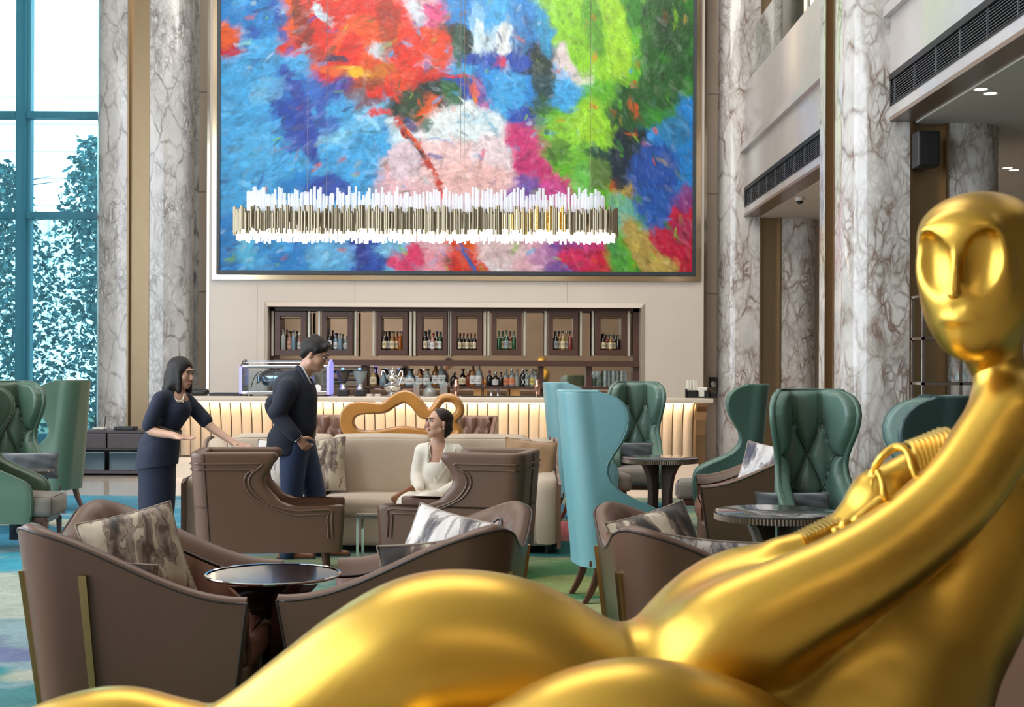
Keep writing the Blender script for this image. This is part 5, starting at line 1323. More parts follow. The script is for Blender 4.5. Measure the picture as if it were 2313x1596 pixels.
# ---------------------------------------------------------------- lounge chairs with a scooped side and raised borders
def scoop_chair(label):
    root = thing('scoop_armchair', label, 'armchair', (0,0,0), 0, 'scooped brown leather armchairs')
    ctrl = [(.20,.97),(.30,.985),(.40,1.0),(.48,1.01),(.515,1.012),(.527,1.0),(.515,.86),(.512,.76),(.525,.66),(.56,.57),(.63,.51),(.67,.48),(.72,.475),(.77,.50),(.81,.53),(.845,.565),(.865,.575),(.88,.57)]
    rows = []
    for z, L in ctrl: rows.append((z, L, .335, .0))
    rake = lambda z: (z-.2)*.07
    sh = Shell(rows, .085, .10, rake, nx=12)
    sh.mesh(.022).build('outer_shell', L_DARK, root, auto=45)
    # raised border mouldings on both sides and the back
    for dL, dz in ((.055,.075),(.085,.115)):
        base = [(.30,1.0-dL),(.43,1.0-dL),(.50-(dL-.05),1.0-dL),(.50-(dL-.05),.80),(.50-(dL-.05),.70),(.525-(dL-.05)*.6,.58),(.575,.47-(dL-.05)),(.65,.41-(dL-.05)),(.71,.40-(dL-.05)),(.76,.43-(dL-.05)),(.895-dz,.50-(dL-.05)),(.898-dz,.40),(.898-dz,.2),(.898-dz,.06)]
        pts = spline([np.array(b) for b in base], 4)
        lines = []
        for sg in (1, -1):
            ln = []
            for z, L in pts:
                ln.append((L-rake(z), sg*.338, z))
            lines.append(ln)
        z = .898-dz; back = [(-rake(z)-.003, y, z) for y in np.linspace(.25, -.25, 7)]
        path = lines[0]+back+lines[1][::-1]
        m = MB(); m.tube(path, .0075, 8); m.build('border_moulding', L_DARK, root)
    m = MB(); m.tube([(-rake(z)-.004, 0, z) for z in np.linspace(.21,.89,6)], .003, 6); m.build('seam', PIPE, root)
    m = MB(); m.tube([(.10-rake(z), -.338, z) for z in np.linspace(.21,.89,6)], .003, 6); m.build('seam', PIPE, root)
    m = MB(); m.rbox((.13,0,.66), (.12,.49,.36), .05, n=7, puff=.03); m.build('back_cushion', L_BROWN, root, weld=True)
    m = MB(); m.rbox((.56,0,.40), (.82,.49,.14), .05, n=7, puff=.02); m.build('seat_cushion', L_BROWN, root, weld=True)
    m = MB(); m.rbox((.52,0,.27), (.88,.50,.14), .02); m.build('seat_base', L_DARK, root, weld=True)
    for x in (.12, .88):
        for sy in (-1, 1):
            m = MB(); m.tube([(x, sy*.29, .21), (x+(.02 if x > .5 else -.04), sy*.30, 0)], [.026,.015], 10); m.build('leg', LEGW, root)
    return root
def place(o, bx, by, rz): o.location = (bx, by, 0); o.rotation_euler = (0, 0, math.radians(rz)); return o
def at_px(px, Y): return ((px-1156.5)/F*Y)

T0 = tub_chair('nearest brown leather tub chair at left, brass strips, marbled brown cushion on its seat')
place(T0, -2.035, 5.84, 2)
t = dup(T0, 'brown leather tub chair right of the glossy round table, pale ink-print cushion on its seat'); place(t, .055, 5.84, 174)
t = dup(T0, 'brown leather tub chair behind the gold statue, striped cushion on its seat'); place(t, .40, 5.84, 2)
t = dup(T0, 'dark corner of a brown leather tub chair at the right edge behind the statue'); place(t, 1.62, 4.55, 8)
t = dup(T0, 'brown leather tub chair far right between two teal wing chairs, blue-grey print cushion'); place(t, 2.52, 11.05, 174)
SC0 = scoop_chair('grey-brown scooped armchair under the hand of the woman in navy'); place(SC0, -2.22, 9.50, 7)
t = dup(SC0, 'grey-brown scooped armchair beside the seated woman in white'); place(t, .11, 9.50, 168)

A = wing_chair('nearest blue-teal wing chair, turned right, beside the striped-cushion tub chair', L_TEAL, L_TUFT, TAUPE); place(A, at_px(1300, 8.5)+.0, 8.55, 10)
def wing(label, px, Y, rz, body, tuft):
    c = dup(A, label); place(c, at_px(px, Y), Y, rz)
    if body is not L_TEAL or tuft is not L_TUFT:
        for ch in c.children:
            if ch.name.startswith(('outer_shell','piping')): ch.data = mesh_with(ch.data, body)
            if ch.name.startswith(('tufted_back','button')): ch.data = mesh_with(ch.data, tuft)
    return c
_mw = {}
def mesh_with(me, mt):
    k = (me.name, mt.name)
    if k not in _mw:
        n = me.copy(); n.materials.clear(); n.materials.append(mt); _mw[k] = n
    return _mw[k]
L_SAGE = leather('sage_leather', '46645a', .42); L_SLATE = leather('slate_teal_leather', '35504f', .42)
wing('blue-teal wing chair seen from behind, left of the nearest one, beside the sofa', 1252, 13.1, 8, L_TEAL, L_TUFT)
wing('tufted green wing chair facing the room in front of the bar', 1438, 14.4, -95, L_TUFT, L_TUFT)
wing('green wing chair facing left at the bar end below the small loudspeaker', 1712, 12.3, 172, L_SAGE, L_TUFT)
wing('large tufted teal wing chair facing the camera behind the marble table', 1824, 9.25, -91, L_TUFT, L_TUFT)
wing('dark teal wing chair facing left, behind the statue shoulder', 2140, 6.95, 172, L_SLATE, L_TUFT)
wing('tufted dark green wing chair facing right at the left edge', 14, 12.45, -60, L_TGR, L_TGR)
wing('dark green wing chair seen from outside against the window, behind the tufted one', 172, 13.6, 168, L_GREEN, L_TGR)
wing('green wing chair cut by the left edge, only its arm and grey seat showing', -74, 10.75, 4, L_GREEN, L_TGR)
# ---------------------------------------------------------------- sofas
SOFA_F = mat('oatmeal_weave', (.50,.40,.30,1), .9, bump=.5, bscale=320, var=.08, vscale=3, sheen=.15)
def sofa(label, w_, seats, side=True):
    root = thing('sofa', label, 'sofa', (0,0,0), 0, 'back to back oatmeal sofas'); hw = w_/2
    m = MB(); m.rbox((0,.48,.20), (w_-.12,.86,.26), .03, n=6); m.build('base', SOFA_F, root, weld=True)
    sw = (w_-.44)/seats
    for k in range(seats):
        cx = -hw+.22+sw*(k+.5)
        m = MB(); m.rbox((cx,.36,.37), (sw-.008,.66,.15), .045, n=8, puff=.012); m.build('seat_cushion', SOFA_F, root, weld=True)
        m = MB(); Mx = Matrix.Rotation(math.radians(-9), 3, 'X'); m.rbox((cx,.74,.65), (sw-.004,.16,.50), .045, n=8, M=Mx, puff=.012); m.build('back_cushion', SOFA_F, root, weld=True)
    m = MB(); m.rbox((0,.875,.47), (w_-.10,.10,.80), .03, n=6); m.build('back_frame', SOFA_F, root, weld=True)
    for sg in (-1, 1):
        x0, x1 = sg*(hw-.20), sg*(hw-.03)
        prof = [(.02,.09),(.02,.52),(.035,.585),(.09,.615),(.25,.62),(.45,.635),(.60,.69),(.72,.79),(.80,.875),(.88,.885),(.92,.86),(.92,.09)]
        m = MB(); xs = [x0, lerp(x0,x1,.12), lerp(x0,x1,.5), lerp(x0,x1,.88), x1]; sh_ = [.93,.985,1.0,.985,.95]
        rows = []
        for x, k in zip(xs, sh_): rows.append([(x, .47+(y-.47)*k, .36+(z-.36)*k) for y, z in prof])
        m.grid(rows, closed_v=True); m.add(rows[0], [tuple(range(len(prof)))]); m.add(rows[-1], [tuple(range(len(prof)))[::-1]]); m.build('arm', SOFA_F, root, auto=60, fixn=True)
        m = MB(); pr = [(.0,.06),(.0,.57),(.05,.60),(.25,.605),(.45,.62),(.62,.70),(.80,.87),(.90,.89),(.95,.86),(.95,.06)]
        m.prism(pr, sg*(hw-.03), sg*hw, 'x'); m.build('leather_side_panel', L_BROWN, root, auto=40, fixn=True)
        m = MB(); m.tube([(sg*(hw-.03), y-.004, z+.004) for y, z in pr[1:-1]], .006, 6); m.build('piping', PIPE, root)
    for sg in (-1, 1):
        for y in (.1, .84):
            m = MB(); m.cyl((sg*(hw-.1), y, 0), (sg*(hw-.1), y, .075), .028, n=12); m.build('foot', M['black'], root)
    return root
s1 = sofa('long oatmeal sofa the woman in white sits on, facing the room', 3.02, 3); s1.location = (at_px(1268, 10.6)-1.51, 10.55, 0)
s2_ = dup(s1, 'second oatmeal sofa behind, its back rail just above the first'); s2_.location = (s1.location[0]-.03, 12.50, 0); s2_.rotation_euler = (0, 0, PI)
# ---------------------------------------------------------------- tables
def glossy_table():
    t = thing('cocktail_table', 'glossy dark lacquered round table between the two front tub chairs', 'side table', (at_px(619, 5.86), 5.86, 0)); h = .585; r = .298
    lac = mat('dark_lacquer', (.045,.014,.010,1), .08, var=.35, vscale=5, coat=1)
    m = MB(); m.lathe([(0,h-.022),(r-.03,h-.022),(r-.004,h-.012),(r-.002,h-.004),(0,h-.004)], n=64, cap=False); m.build('tabletop', lac, t)
    m = MB(); m.lathe([(r-.012,h-.006),(r,h-.006),(r+.001,h-.002),(r-.002,h+.001),(r-.012,h+.0)], n=64, cap=False); m.build('glass_rim', mat('glass_rim', (.75,.80,.78,1), .05, 1.0), t)
    for k in range(4):
        a = k*PI/2+.5; ca, sa = math.cos(a), math.sin(a); pts = []
        for z, ri, ro in ((h-.03,.02,.225),(h-.05,.02,.195),(h-.10,.02,.145),(h-.17,.02,.11),(.3,.02,.10),(.15,.02,.115),(.04,.02,.15),(.0,.02,.17)):
            w_ = .055 if ro > .13 else .045; q = [(ri,-w_*.3),(ro,-w_),(ro,w_),(ri,w_*.3)]
            pts.append([(x*ca-y*sa, x*sa+y*ca, z) for x, y in q])
        m = MB(); m.grid(pts, closed_v=True); m.add(pts[0],[(3,2,1,0)]); m.add(pts[-1],[(0,1,2,3)]); m.build('pedestal_blade', lac, t, auto=30, fixn=True)
    return t
glossy_table()
def marble_table(label, px, Y, h, r, group='fluted-edge marble tables'):
    t = thing('marble_table', label, 'table', (at_px(px, Y), Y, 0), 0, group)
    gm = bpy.data.materials.get('grey_marble') or marble_mat('grey_marble', (.10,.10,.105,1), (.34,.33,.31,1), 2.6, .4, .06, .5)
    ed = bpy.data.materials.get('bronze_flutes') or mat('bronze_flutes', (.20,.155,.11,1), .35, .7)
    m = MB(); m.lathe([(0,h-.012),(r-.006,h-.012),(r-.004,h-.002),(r-.008,h),(0,h)], n=56, cap=False); m.build('marble_top', gm, t)
    n = 108; pts = []
    for k in range(n*2):
        a = 2*PI*k/(2*n); rr = r+(.004 if k % 2 else -.003); pts.append([(rr*math.cos(a), rr*math.sin(a), z) for z in (h-.013, h-.045)])
    m = MB(); m.grid(pts, closed_u=True); m.lathe([(0,h-.045),(r,h-.045)], n=40, cap=False); m.build('fluted_edge', ed, t, auto=20)
    wd = bpy.data.materials.get('dark_oak') or mat('dark_oak', (.07,.045,.035,1), .4, var=.25, vscale=6, stretch=(1,1,.2))
    for k in range(4):
        a = k*PI/2+.75; ca, sa = math.cos(a), math.sin(a); pts = []
        for z, ri, ro in ((h-.045,.04,.24),(h-.08,.04,.19),(h-.16,.04,.145),(h-.30,.045,.12),(.25,.05,.125),(.1,.05,.14),(0,.05,.16)):
            w_ = .022; q = [(ri,-w_),(ro,-w_),(ro,w_),(ri,w_)]; pts.append([(x*ca-y*sa, x*sa+y*ca, z) for x, y in q])
        m = MB(); m.grid(pts, closed_v=True); m.add(pts[0],[(3,2,1,0)]); m.add(pts[-1],[(0,1,2,3)]); m.build('curved_leg', wd, t, auto=30, fixn=True)
marble_table('round marble table with fluted bronze edge before the large tufted teal chair', 1755, 7.25, .72, .335)
marble_table('round marble table with curved legs in front of the bar end', 1492, 11.4, .735, .325)
def left_table():
    t = thing('bistro_table', 'small round dark table with a square pedestal at the left edge', 'side table', (at_px(58, 11.45), 11.45, 0)); h = .60
    m = MB(); m.lathe([(0,h-.02),(.235,h-.02),(.24,h-.01),(.235,h),(0,h)], n=40, cap=False); m.build('tabletop', mat('bronze_table', (.10,.06,.04,1), .2, .4), t)
    m = MB(); m.rbox((0,0,(h-.02)/2), (.2,.2,h-.02), .008); m.build('pedestal', M['blackgloss'], t, weld=True)
    m = MB(); m.lathe([(0,0),(.2,0),(.2,.01),(0,.016)], n=32, cap=False); m.build('base_plate', M['black'], t)
left_table()
def coffee_table():
    t = thing('coffee_table', 'low glass-topped metal table in front of the sofa, between the scooped chairs', 'coffee table', (-.83, 9.85, 0))
    m = MB(); m.rbox((0,0,.425), (.60,.36,.012), .004); m.build('glass_top', glass_mat('table_glass', (.8,.85,.82,1), .2), t, weld=True)
    m = MB()
    for y in (-.18,.18): m.span(-.30,.30,y-.01,y+.01,.395,.418)
    for x in (-.30,.30): m.span(x-.01,x+.01,-.18,.18,.395,.418)
    m.build('frame', M['chrome'], t, smooth=False)
    for x in (-.29,.29):
        for y in (-.17,.17):
            m = MB(); m.span(x-.01,x+.01,y-.01,y+.01,0,.395); m.build('leg', M['chrome'], t, smooth=False)
coffee_table()
# ---------------------------------------------------------------- cushions
def put(o, loc, rz, lean, roll=0): 
    o.location = loc; o.rotation_euler = (math.radians(roll), math.radians(-lean), math.radians(rz)); return o
def ink_cushion(mt, label, s=.45): return cushion(s, s, .15, mt, label, 'ink-print square cushions', pipe=bpy.data.materials.get('cushion_cord') or mat('cushion_cord', (.34,.28,.22,1), .7))
CU = ink_cushion(INK_A, 'square cushion with dark brown ink marbling, leaning in the nearest left tub chair', .44); put(CU, (-1.63, 5.99, .42), -64, 20, 12)
c = ink_cushion(INK_A, 'brown marbled cushion barely showing behind the near arm of the left tub chair', .36); put(c, (-1.70, 5.60, .345), 92, 14, 8)
c = ink_cushion(INK_B, 'pale cushion with a dark grey ink streak in the tub chair right of the table'); put(c, (-.40, 5.98, .42), 240, 24, -10)
c = ink_cushion(INK_C, 'ink-print cushion lying low behind the near arm, right of the glossy table', .42); put(c, (-.30, 5.62, .37), 90, 14, -7)
c = ink_cushion(INK_C, 'cushion with bold dark stripes on cream in the tub chair behind the statue', .46); put(c, (.78, 6.02, .42), -64, 24, 12)
c = ink_cushion(INK_B, 'pale ink-print cushion in front of the striped one in the tub chair behind the statue', .42); put(c, (.78, 5.62, .385), 92, 14, 6)
c = ink_cushion(INK_D, 'white cushion with blue-grey ink strokes in the far right tub chair', .46); put(c, (2.06, 11.1, .43), 240, 22, -9)
c = ink_cushion(INK_A, 'cream and brown ink-print cushion on the sofa behind the standing man', .46); put(c, (at_px(722, 11.05), 11.02, .46), -98, 18, 5)
c = ink_cushion(INK_B, 'dull ink-print cushion on the sofa left of the standing man', .44); put(c, (at_px(632, 11.0), 11.02, .46), -86, 18, -3)
OCH = mat('ochre_velvet', (.36,.21,.10,1), .75, bump=.5, bscale=18, sheen=.4, var=.15, vscale=8)
c = cushion(.44, .46, .15, OCH, 'ochre brown cushion leaning at the right end of the sofa', 'sofa cushions'); put(c, (at_px(1190, 10.95)+.02, 10.98, .455), -80, 16, -6)
velvet_bolster('charcoal velvet bolster in the large tufted teal wing chair', (at_px(1796, 8.9), 8.93, .475), -PI/2, .50, .19)
velvet_bolster('dark blue-grey velvet bolster in the green wing chair before the bar', (at_px(1434, 14.05), 14.08, .475), -PI/2, .50, .24)
velvet_bolster('mottled charcoal velvet bolster in the dark green wing chair at left', (at_px(66, 12.0), 12.02, .475), -PI/2+.3, .50, .24)
# ---------------------------------------------------------------- tufted brown armchairs near the bar
def tufted_tub(label, x, y, rz):
    root = thing('tufted_armchair', label, 'armchair', (x, y, 0), rz, 'tufted brown armchairs by the bar')
    rows = [(z, L, .40, .0) for z, L in [(.14,.66),(.3,.68),(.5,.68),(.62,.66),(.70,.60),(.78,.52),(.85,.42),(.90,.34),(.935,.28)]]
    sh = Shell(rows, .05, .2, lambda z: (z-.2)*.12); sh.mesh(.02).build('outer_shell', L_BROWN, root, auto=50)
    sh2 = Shell(rows, .05, .2, lambda z: (z-.2)*.12, nx=14, nb=44); src = np.array(rows); zr = np.linspace(.48, .945, 40); A_, B_ = [], []
    for z in zr:
        r = (z, np.interp(z, src[:,0], src[:,1])-.01, .40, 0); A_.append(sh2.at(r, .052)); B_.append(sh2.at(r, .12))
    A_ = np.array(A_); B_ = np.array(B_); Nn = B_-A_; Nn /= np.linalg.norm(Nn, axis=-1, keepdims=True)
    S = np.concatenate([np.zeros((len(A_),1)), np.cumsum(np.linalg.norm(np.diff(A_, axis=1), axis=-1), 1)], 1); S -= S[:, -1:]/2; Z = A_[..., 2]
    btn = [(.14*k-.07*0, .84) for k in range(-5, 6)]+[(.14*k+.07, .70) for k in range(-5, 5)]+[(.14*k, .56) for k in range(-5,6)]
    seg = []
    for k in range(-5, 6):
        seg += [(.14*k,.84,.14*k,.96),(.14*k,.84,.14*k+.07,.70),(.14*k,.84,.14*k-.07,.70),(.14*k+.07,.70,.14*k,.56),(.14*k-.07,.70,.14*k,.56)]
    d = tuft_field(S, Z, seg, btn)*.9; eZ = np.clip((.95-Z)/.03, 0, 1); d = d*np.sqrt(eZ*(2-eZ))
    m = MB(); m.grid((A_+Nn*d[..., None])[:, ::-1]); m.build('tufted_back', L_BROWN, root, auto=70)
    m = MB(); m.rbox((.38,0,.37), (.60,.66,.18), .05, n=7, puff=.02); m.build('seat_cushion', L_BROWN, root, weld=True)
    m = MB(); m.rbox((.36,0,.21), (.60,.68,.14), .03); m.build('seat_base', L_BROWN, root, weld=True)
    for xx in (.12, .6):
        for sy in (-1, 1):
            m = MB(); m.tube([(xx, sy*.3, .16), (xx, sy*.3, 0)], [.022,.014], 10); m.build('leg', LEGW, root)
tufted_tub('tufted brown armchair by the bar, seen between the standing man and the wooden sculpture', at_px(718, 15.1), 15.1, -PI/2)
tufted_tub('tufted brown armchair by the bar, right of the seated woman in white', at_px(1052, 15.1), 15.1, -PI/2-.15)
# ---------------------------------------------------------------- freeform wooden sculpture and its table
def freeform():
    Y = 13.4
    zt = .745
    t = thing('console_table', 'low dark table behind the sofas carrying the wooden sculpture', 'table', (at_px(905, Y), Y+.0, 0))
    m = MB(); m.rbox((0,0,zt-.02), (1.5,.5,.04), .01); m.build('tabletop', M['wenge'], t, weld=True)
    for x in (-.68,.68):
        for y in (-.2,.2):
            m = MB(); m.span(x-.025,x+.025,y-.025,y+.025,0,zt-.04); m.build('leg', M['wenge'], t, smooth=False)
    s = Sdf(.035); q = lambda px, py, r=None: P(px, py, Y)
    L1 = [(800,985,17),(784,958,17),(790,932,18),(815,921,16),(865,921,13),(888,906,14),(915,895,15),(938,908,15),(957,931,15),(975,933,12),(986,915,10),(1000,899,10),(1022,899,10),(1037,914,10),(1038,932,11),(1022,946,11),(1000,946,10),(980,936,11)]
    L2 = [(800,985,17),(840,984,13),(880,977,12),(915,973,12),(955,979,12),(1000,984,12),(1030,984,11),(1036,972,10),(1024,956,10),(1014,944,9)]
    for L_ in (L1, L2): s.chain([q(x, y) for x, y, _ in L_], [r*Y/F for _, _, r in L_], .02, n=4)
    o = sdf_obj('freeform_sculpture', s, .012, mat('golden_burl_wood', (.46,.20,.04,1), .28, var=.45, vscale=5, coat=.4), None, vfun=lambda V: np.stack([V[:,0], Y+np.clip((V[:,1]-Y)*1.7, -.075, .075), np.maximum(V[:,2], zt+.001)], 1))
    tag(o, 'golden polished wood sculpture of looping curves standing behind the sofa', 'sculpture')
freeform()
# ---------------------------------------------------------------- chrome display rack by the near column
def rack():
    Y = 12.3; xs = [at_px(2073, Y), at_px(2157, Y), at_px(2262, Y)]; zt = P(2100, 665, Y)[2]; c = M['chrome']
    t = thing('display_rack', 'polished steel open display rack before the near marble column', 'shelf', ((xs[0]+xs[2])/2, Y, 0)); cx = (xs[0]+xs[2])/2
    for x in xs:
        for y in (-.16, .16):
            m = MB(); m.span(x-cx-.012, x-cx+.012, y-.012, y+.012, 0, zt-.02); m.build('post', c, t, smooth=False)
    for z in (zt-.02, P(2100,765,Y)[2], P(2100,866,Y)[2], .75, .35):
        m = MB(); 
        for y in (-.16,.16): m.span(xs[0]-cx-.012, xs[2]-cx+.012, y-.012, y+.012, z-.012, z+.012)
        for x in xs: m.span(x-cx-.01, x-cx+.01, -.16, .16, z-.01, z+.01)
        m.build('rail', c, t, smooth=False)
        if z < zt-.1:
            m = MB(); m.span(xs[0]-cx, xs[2]-cx, -.15, .15, z+.008, z+.018); m.build('glass_shelf', glass_mat('shelf_glass', (.8,.9,.86,1), .15) if 'shelf_glass' not in bpy.data.materials else bpy.data.materials['shelf_glass'], t, smooth=False)
    z = P(2100,866,Y)[2]+.019
    d = thing('crystal_decanter', 'cut crystal decanter sparkling on the steel rack, left of the statue neck', 'decanter', (at_px(2172, Y), Y, z))
    m = MB(); m.lathe([(0,0),(.055,0),(.06,.02),(.055,.06),(.03,.10),(.012,.13),(.012,.17),(.02,.18)], n=10, cap=False); m.build('body', CLR(), d, auto=20)
    m = MB(); m.lathe([(0,.178),(.014,.185),(.022,.205),(.012,.23),(0,.235)], n=8, cap=False); m.build('stopper', CLR(), d, auto=20)
    d = thing('crystal_bowl', 'shallow crystal bowl on the steel rack beside the decanter', 'bowl', (at_px(2190, Y)+.12, Y, z))
    m = MB(); m.lathe([(0,0),(.04,0),(.02,.02),(.07,.05),(.09,.09),(.085,.09),(.06,.055),(0,.035)], n=24, cap=False); m.build('bowl', CLR(), d)
rack()

# ================================================================ people
SKIN = mat('skin', (.58,.33,.23,1), .45, sss=.12, var=.05, vscale=8); SKIN_M = mat('skin_tanned', (.50,.27,.18,1), .45, sss=.12, var=.05, vscale=8)
HAIR = mat('black_hair', (.010,.006,.005,1), .42, spec=.35, bump=.8, bscale=60, stretch=(9,9,.6)); HAIR_B = mat('dark_brown_hair', (.022,.011,.007,1), .42, spec=.35, bump=.8, bscale=50, stretch=(6,6,1))
NAVY = mat('navy_cloth', (.007,.011,.032,1), .8, bump=.4, bscale=9, sheen=.04, var=.25, vscale=5)
JACK = mat('navy_wool', (.007,.010,.022,1), .85, bump=.5, bscale=12, sheen=.06, var=.3, vscale=40); TROU = mat('blue_cotton', (.018,.036,.09,1), .8, bump=.6, bscale=9, sheen=.06, var=.2, vscale=6)
IVORY = mat('ivory_suit', (.80,.74,.64,1), .7, bump=.5, bscale=8, sheen=.2, var=.04, vscale=6); SHIRT = mat('pale_shirt', (.62,.68,.76,1), .7)
LIPS = mat('lips', (.42,.08,.06,1), .4); EYEW = mat('eye_white', (.7,.68,.65,1), .2); EYED = mat('eye_dark', (.012,.008,.006,1), .1)
PEARL = mat('pearl', (.78,.70,.60,1), .2, coat=.5); TAN = mat('tan_leather', (.28,.11,.05,1), .35); TEETH = mat('teeth', (.8,.78,.74,1), .3)
def frame(f, roll=0.0):
    """columns: right, back, up of a head looking along f"""
    f = Vector(f).normalized(); y = -f; z = Vector((0,0,1)); z = (z - y*z.dot(y)).normalized()
    if roll: z = Matrix.Rotation(roll, 3, f) @ z
    x = y.cross(z); return Matrix((x, y, z)).transposed()
class Head:
    def __init__(s, c, f, k=1.0, roll=0): s.c = Vector(c); s.R = frame(f, roll); s.k = k
    def w(s, x, y, z): return tuple(s.c + s.R @ (Vector((x, y, z))*s.k))
    def ell(s, S, c, r, k=.02, cut=False): S.ell(s.w(*c), [q*s.k for q in r], s.R, k, cut)
    def cone(s, S, a, b, ra, rb, k=.012): S.cone(s.w(*a), s.w(*b), ra*s.k, rb*s.k, k)
    def skull(s, S, fem=True, smile=True):
        s.ell(S, (0,.012,.035), (.073,.091,.083)); s.ell(S, (0,-.028,-.030), (.060,.060,.082)); s.ell(S, (0,-.055,-.092), (.026 if fem else .031,.024,.022), .03)
        for sg in (-1, 1):
            s.ell(S, (sg*.030,-.058,-.030), (.026,.024,.022), .02); s.cone(S, (sg*.052,-.005,-.068), (sg*.015,-.058,-.098), .020, .016, .02)
        s.cone(S, (0,-.086,.006), (0,-.108,-.034), .0065, .0115, .010)
        for sg in (-1, 1): s.ell(S, (sg*.009,-.100,-.038), (.008,.009,.007), .006)
        for sg in (-1, 1): s.ell(S, (sg*.030,-.099,.005), (.019,.014,.011), .012, True)
        s.ell(S, (0,-.086,.030), (.05,.012,.008), .015)
        s.ell(S, (0,-.088,-.066), (.021,.011,.008), .007)
        for sg in (-1, 1):
            s.ell(S, (sg*.073,.012,-.012), (.007,.016,.029), .006); s.ell(S, (sg*.078,.016,-.006), (.003,.008,.016), .004)
    def features(s, root, fem=True, smile=True, browm=None):
        for sg in (-1, 1):
            def ball(c, r, n=12):
                m = MB(); m.lathe([(r[0]*math.sin(a), -math.cos(a)) for a in np.linspace(0, PI, 9)], n=n, cap=False)
                m.v = [s.w(c[0]+v[0], c[1]+v[1]/r[0]*r[1], c[2]+v[2]*r[2]) for v in m.v]; return m
            e = ball((sg*.030,-.0845,.004), (.0135,.007,.0072)).build('eye', EYEW, root)
            ball((sg*.0305,-.0905,.004), (.0065,.003,.0062)).build('iris', EYED, e)
            pts = [s.w(sg*x, y, z) for x, y, z in ((.015,-.0905,.0055),(.023,-.0945,.0115),(.033,-.0945,.0125),(.045,-.086,.0075))]
            m = MB(); m.tube(spline(pts, 4), [.0012]+[.0019]*11+[.0012], 6); m.build('eyelash', EYED, root)
            pts = [s.w(sg*x, y, z) for x, y, z in ((.012,-.0975,.0235),(.026,-.0985,.0295),(.040,-.090,.029),(.051,-.078,.022))]
            m = MB(); m.tube(spline(pts, 4), [.0018]+[.0028]*8+[.0022,.0016,.0012,.0008], 6); m.build('eyebrow', browm or HAIR, root)
        w_ = .024 if smile else .018; up = .005 if smile else 0
        top = [s.w(x, y, z) for x, y, z in ((-w_,-.087,-.0645+up),(-w_*.5,-.0975,-.0635),(0,-.1005,-.0632),(w_*.5,-.0975,-.0635),(w_,-.087,-.0645+up))]
        bot = [s.w(x, y, z) for x, y, z in ((-w_,-.087,-.0650+up),(-w_*.5,-.0965,-.0745+up*.2),(0,-.0985,-.0770),(w_*.5,-.0965,-.0745+up*.2),(w_,-.087,-.0650+up))]
        m = MB(); rr = lambda n: [.0012+.0022*math.sin(PI*i/(n-1)) for i in range(n)]
        a = spline(top, 4); b = spline(bot, 4); m.tube(a, rr(len(a)), 6); m.tube(b, rr(len(b)), 6); m.build('lips', LIPS if fem else mat('lips_pale', (.36,.13,.10,1), .5), root)
        if smile:
            m = MB(); m.grid([[tuple(Vector(p)*(1-t)+Vector(q)*t) for t in (.2,.8)] for p, q in zip(a, b)]); m.build('teeth', TEETH, root)
def hand(S, wrist, d, n, side=1, size=1.0, curl=.35, spread=.12, thumb=.6, rw=.024):
    """palm, four unequal bent fingers and a thumb; d along the hand, n = palm normal, side = thumb side"""
    d = Vector(d).normalized(); n = (Vector(n)-d*Vector(n).dot(d)).normalized(); t = d.cross(n)*side; o = Vector(wrist); q = size
    S.cone(o-d*.01, o+d*.045*q+t*.012*q, rw, .018*q, .012)
    for u in (-.026, -.009, .009, .026): S.cone(o+d*.02*q+t*u*.55*q, o+d*.085*q+t*u*q, .013*q, .0105*q, .010)
    for u, L_ in ((.028,.072),(.0095,.080),(-.0095,.074),(-.027,.058)):
        p = o+d*.085*q+t*u*q; a = 0.0; dirn = (d+t*u*spread*20*.25).normalized()
        for j, (f_, r0, r1) in enumerate(((.42,.0092,.0085),(.32,.0085,.0078),(.26,.0078,.0065))):
            a += curl*(1 if j else .6); dd = dirn*math.cos(a)+n*math.sin(a); e = p+dd*L_*f_*q; S.cone(p, e, r0*q, r1*q, .003); p = e
    b = o+d*.022*q+t*.022*q; m1 = b+(d*.6+t*.8+n*.25*thumb).normalized()*.040*q; m2 = m1+(d*.85+t*.35+n*.5*thumb).normalized()*.030*q; m3 = m2+(d*.95+t*.1+n*.5*thumb).normalized()*.024*q
    S.cone(b, m1, .0145*q, .0115*q, .008); S.cone(m1, m2, .0110*q, .0095*q, .003); S.cone(m2, m3, .0095*q, .0075*q, .003)
from mathutils.bvhtree import BVHTree
def drape(o, poly_px, Yn, mat_, name, parent, lift=.004, n=14, thick=.003, dirn=(0,1,0)):
    """cloth piece outlined in front of a surface, laid onto it"""
    me = o.data; bvh = BVHTree.FromPolygons([v.co for v in me.vertices], [p.vertices for p in me.polygons])
    a, b = poly_px; A = spline([np.array(q, float) for q in a], 5); B = spline([np.array(q, float) for q in b], 5)
    g = []; dv = Vector(dirn)
    for p, q in zip(A, B):
        row = []
        for k in range(6):
            t = k/5; x = p*(1-t)+q*t; st = Vector(P(x[0], x[1], Yn)); hit = bvh.ray_cast(st-dv*1.0, dv, 3)
            row.append(hit[0]-dv*lift if hit[0] is not None else None)
        g.append(row)
    flat = [v for r in g for v in r if v is not None]
    if not flat: return None
    g = [r for r in g if sum(v is not None for v in r) >= 2]
    for r in g:
        ok = [k for k in range(6) if r[k] is not None]; my = sorted(r[k].y for k in ok)[len(ok)//2]
        for k in range(6):
            j = min(ok, key=lambda q: abs(q-k))
            if r[k] is None: r[k] = r[j].copy()
            r[k].y = max(min(r[k].y, my+.006), my-.03)
    m = MB(); m.grid([[tuple(v) for v in r] for r in g]); m.grid([[tuple(v-dv*thick) for v in r] for r in g][::-1])
    ob = m.build(name, mat_, parent); return ob
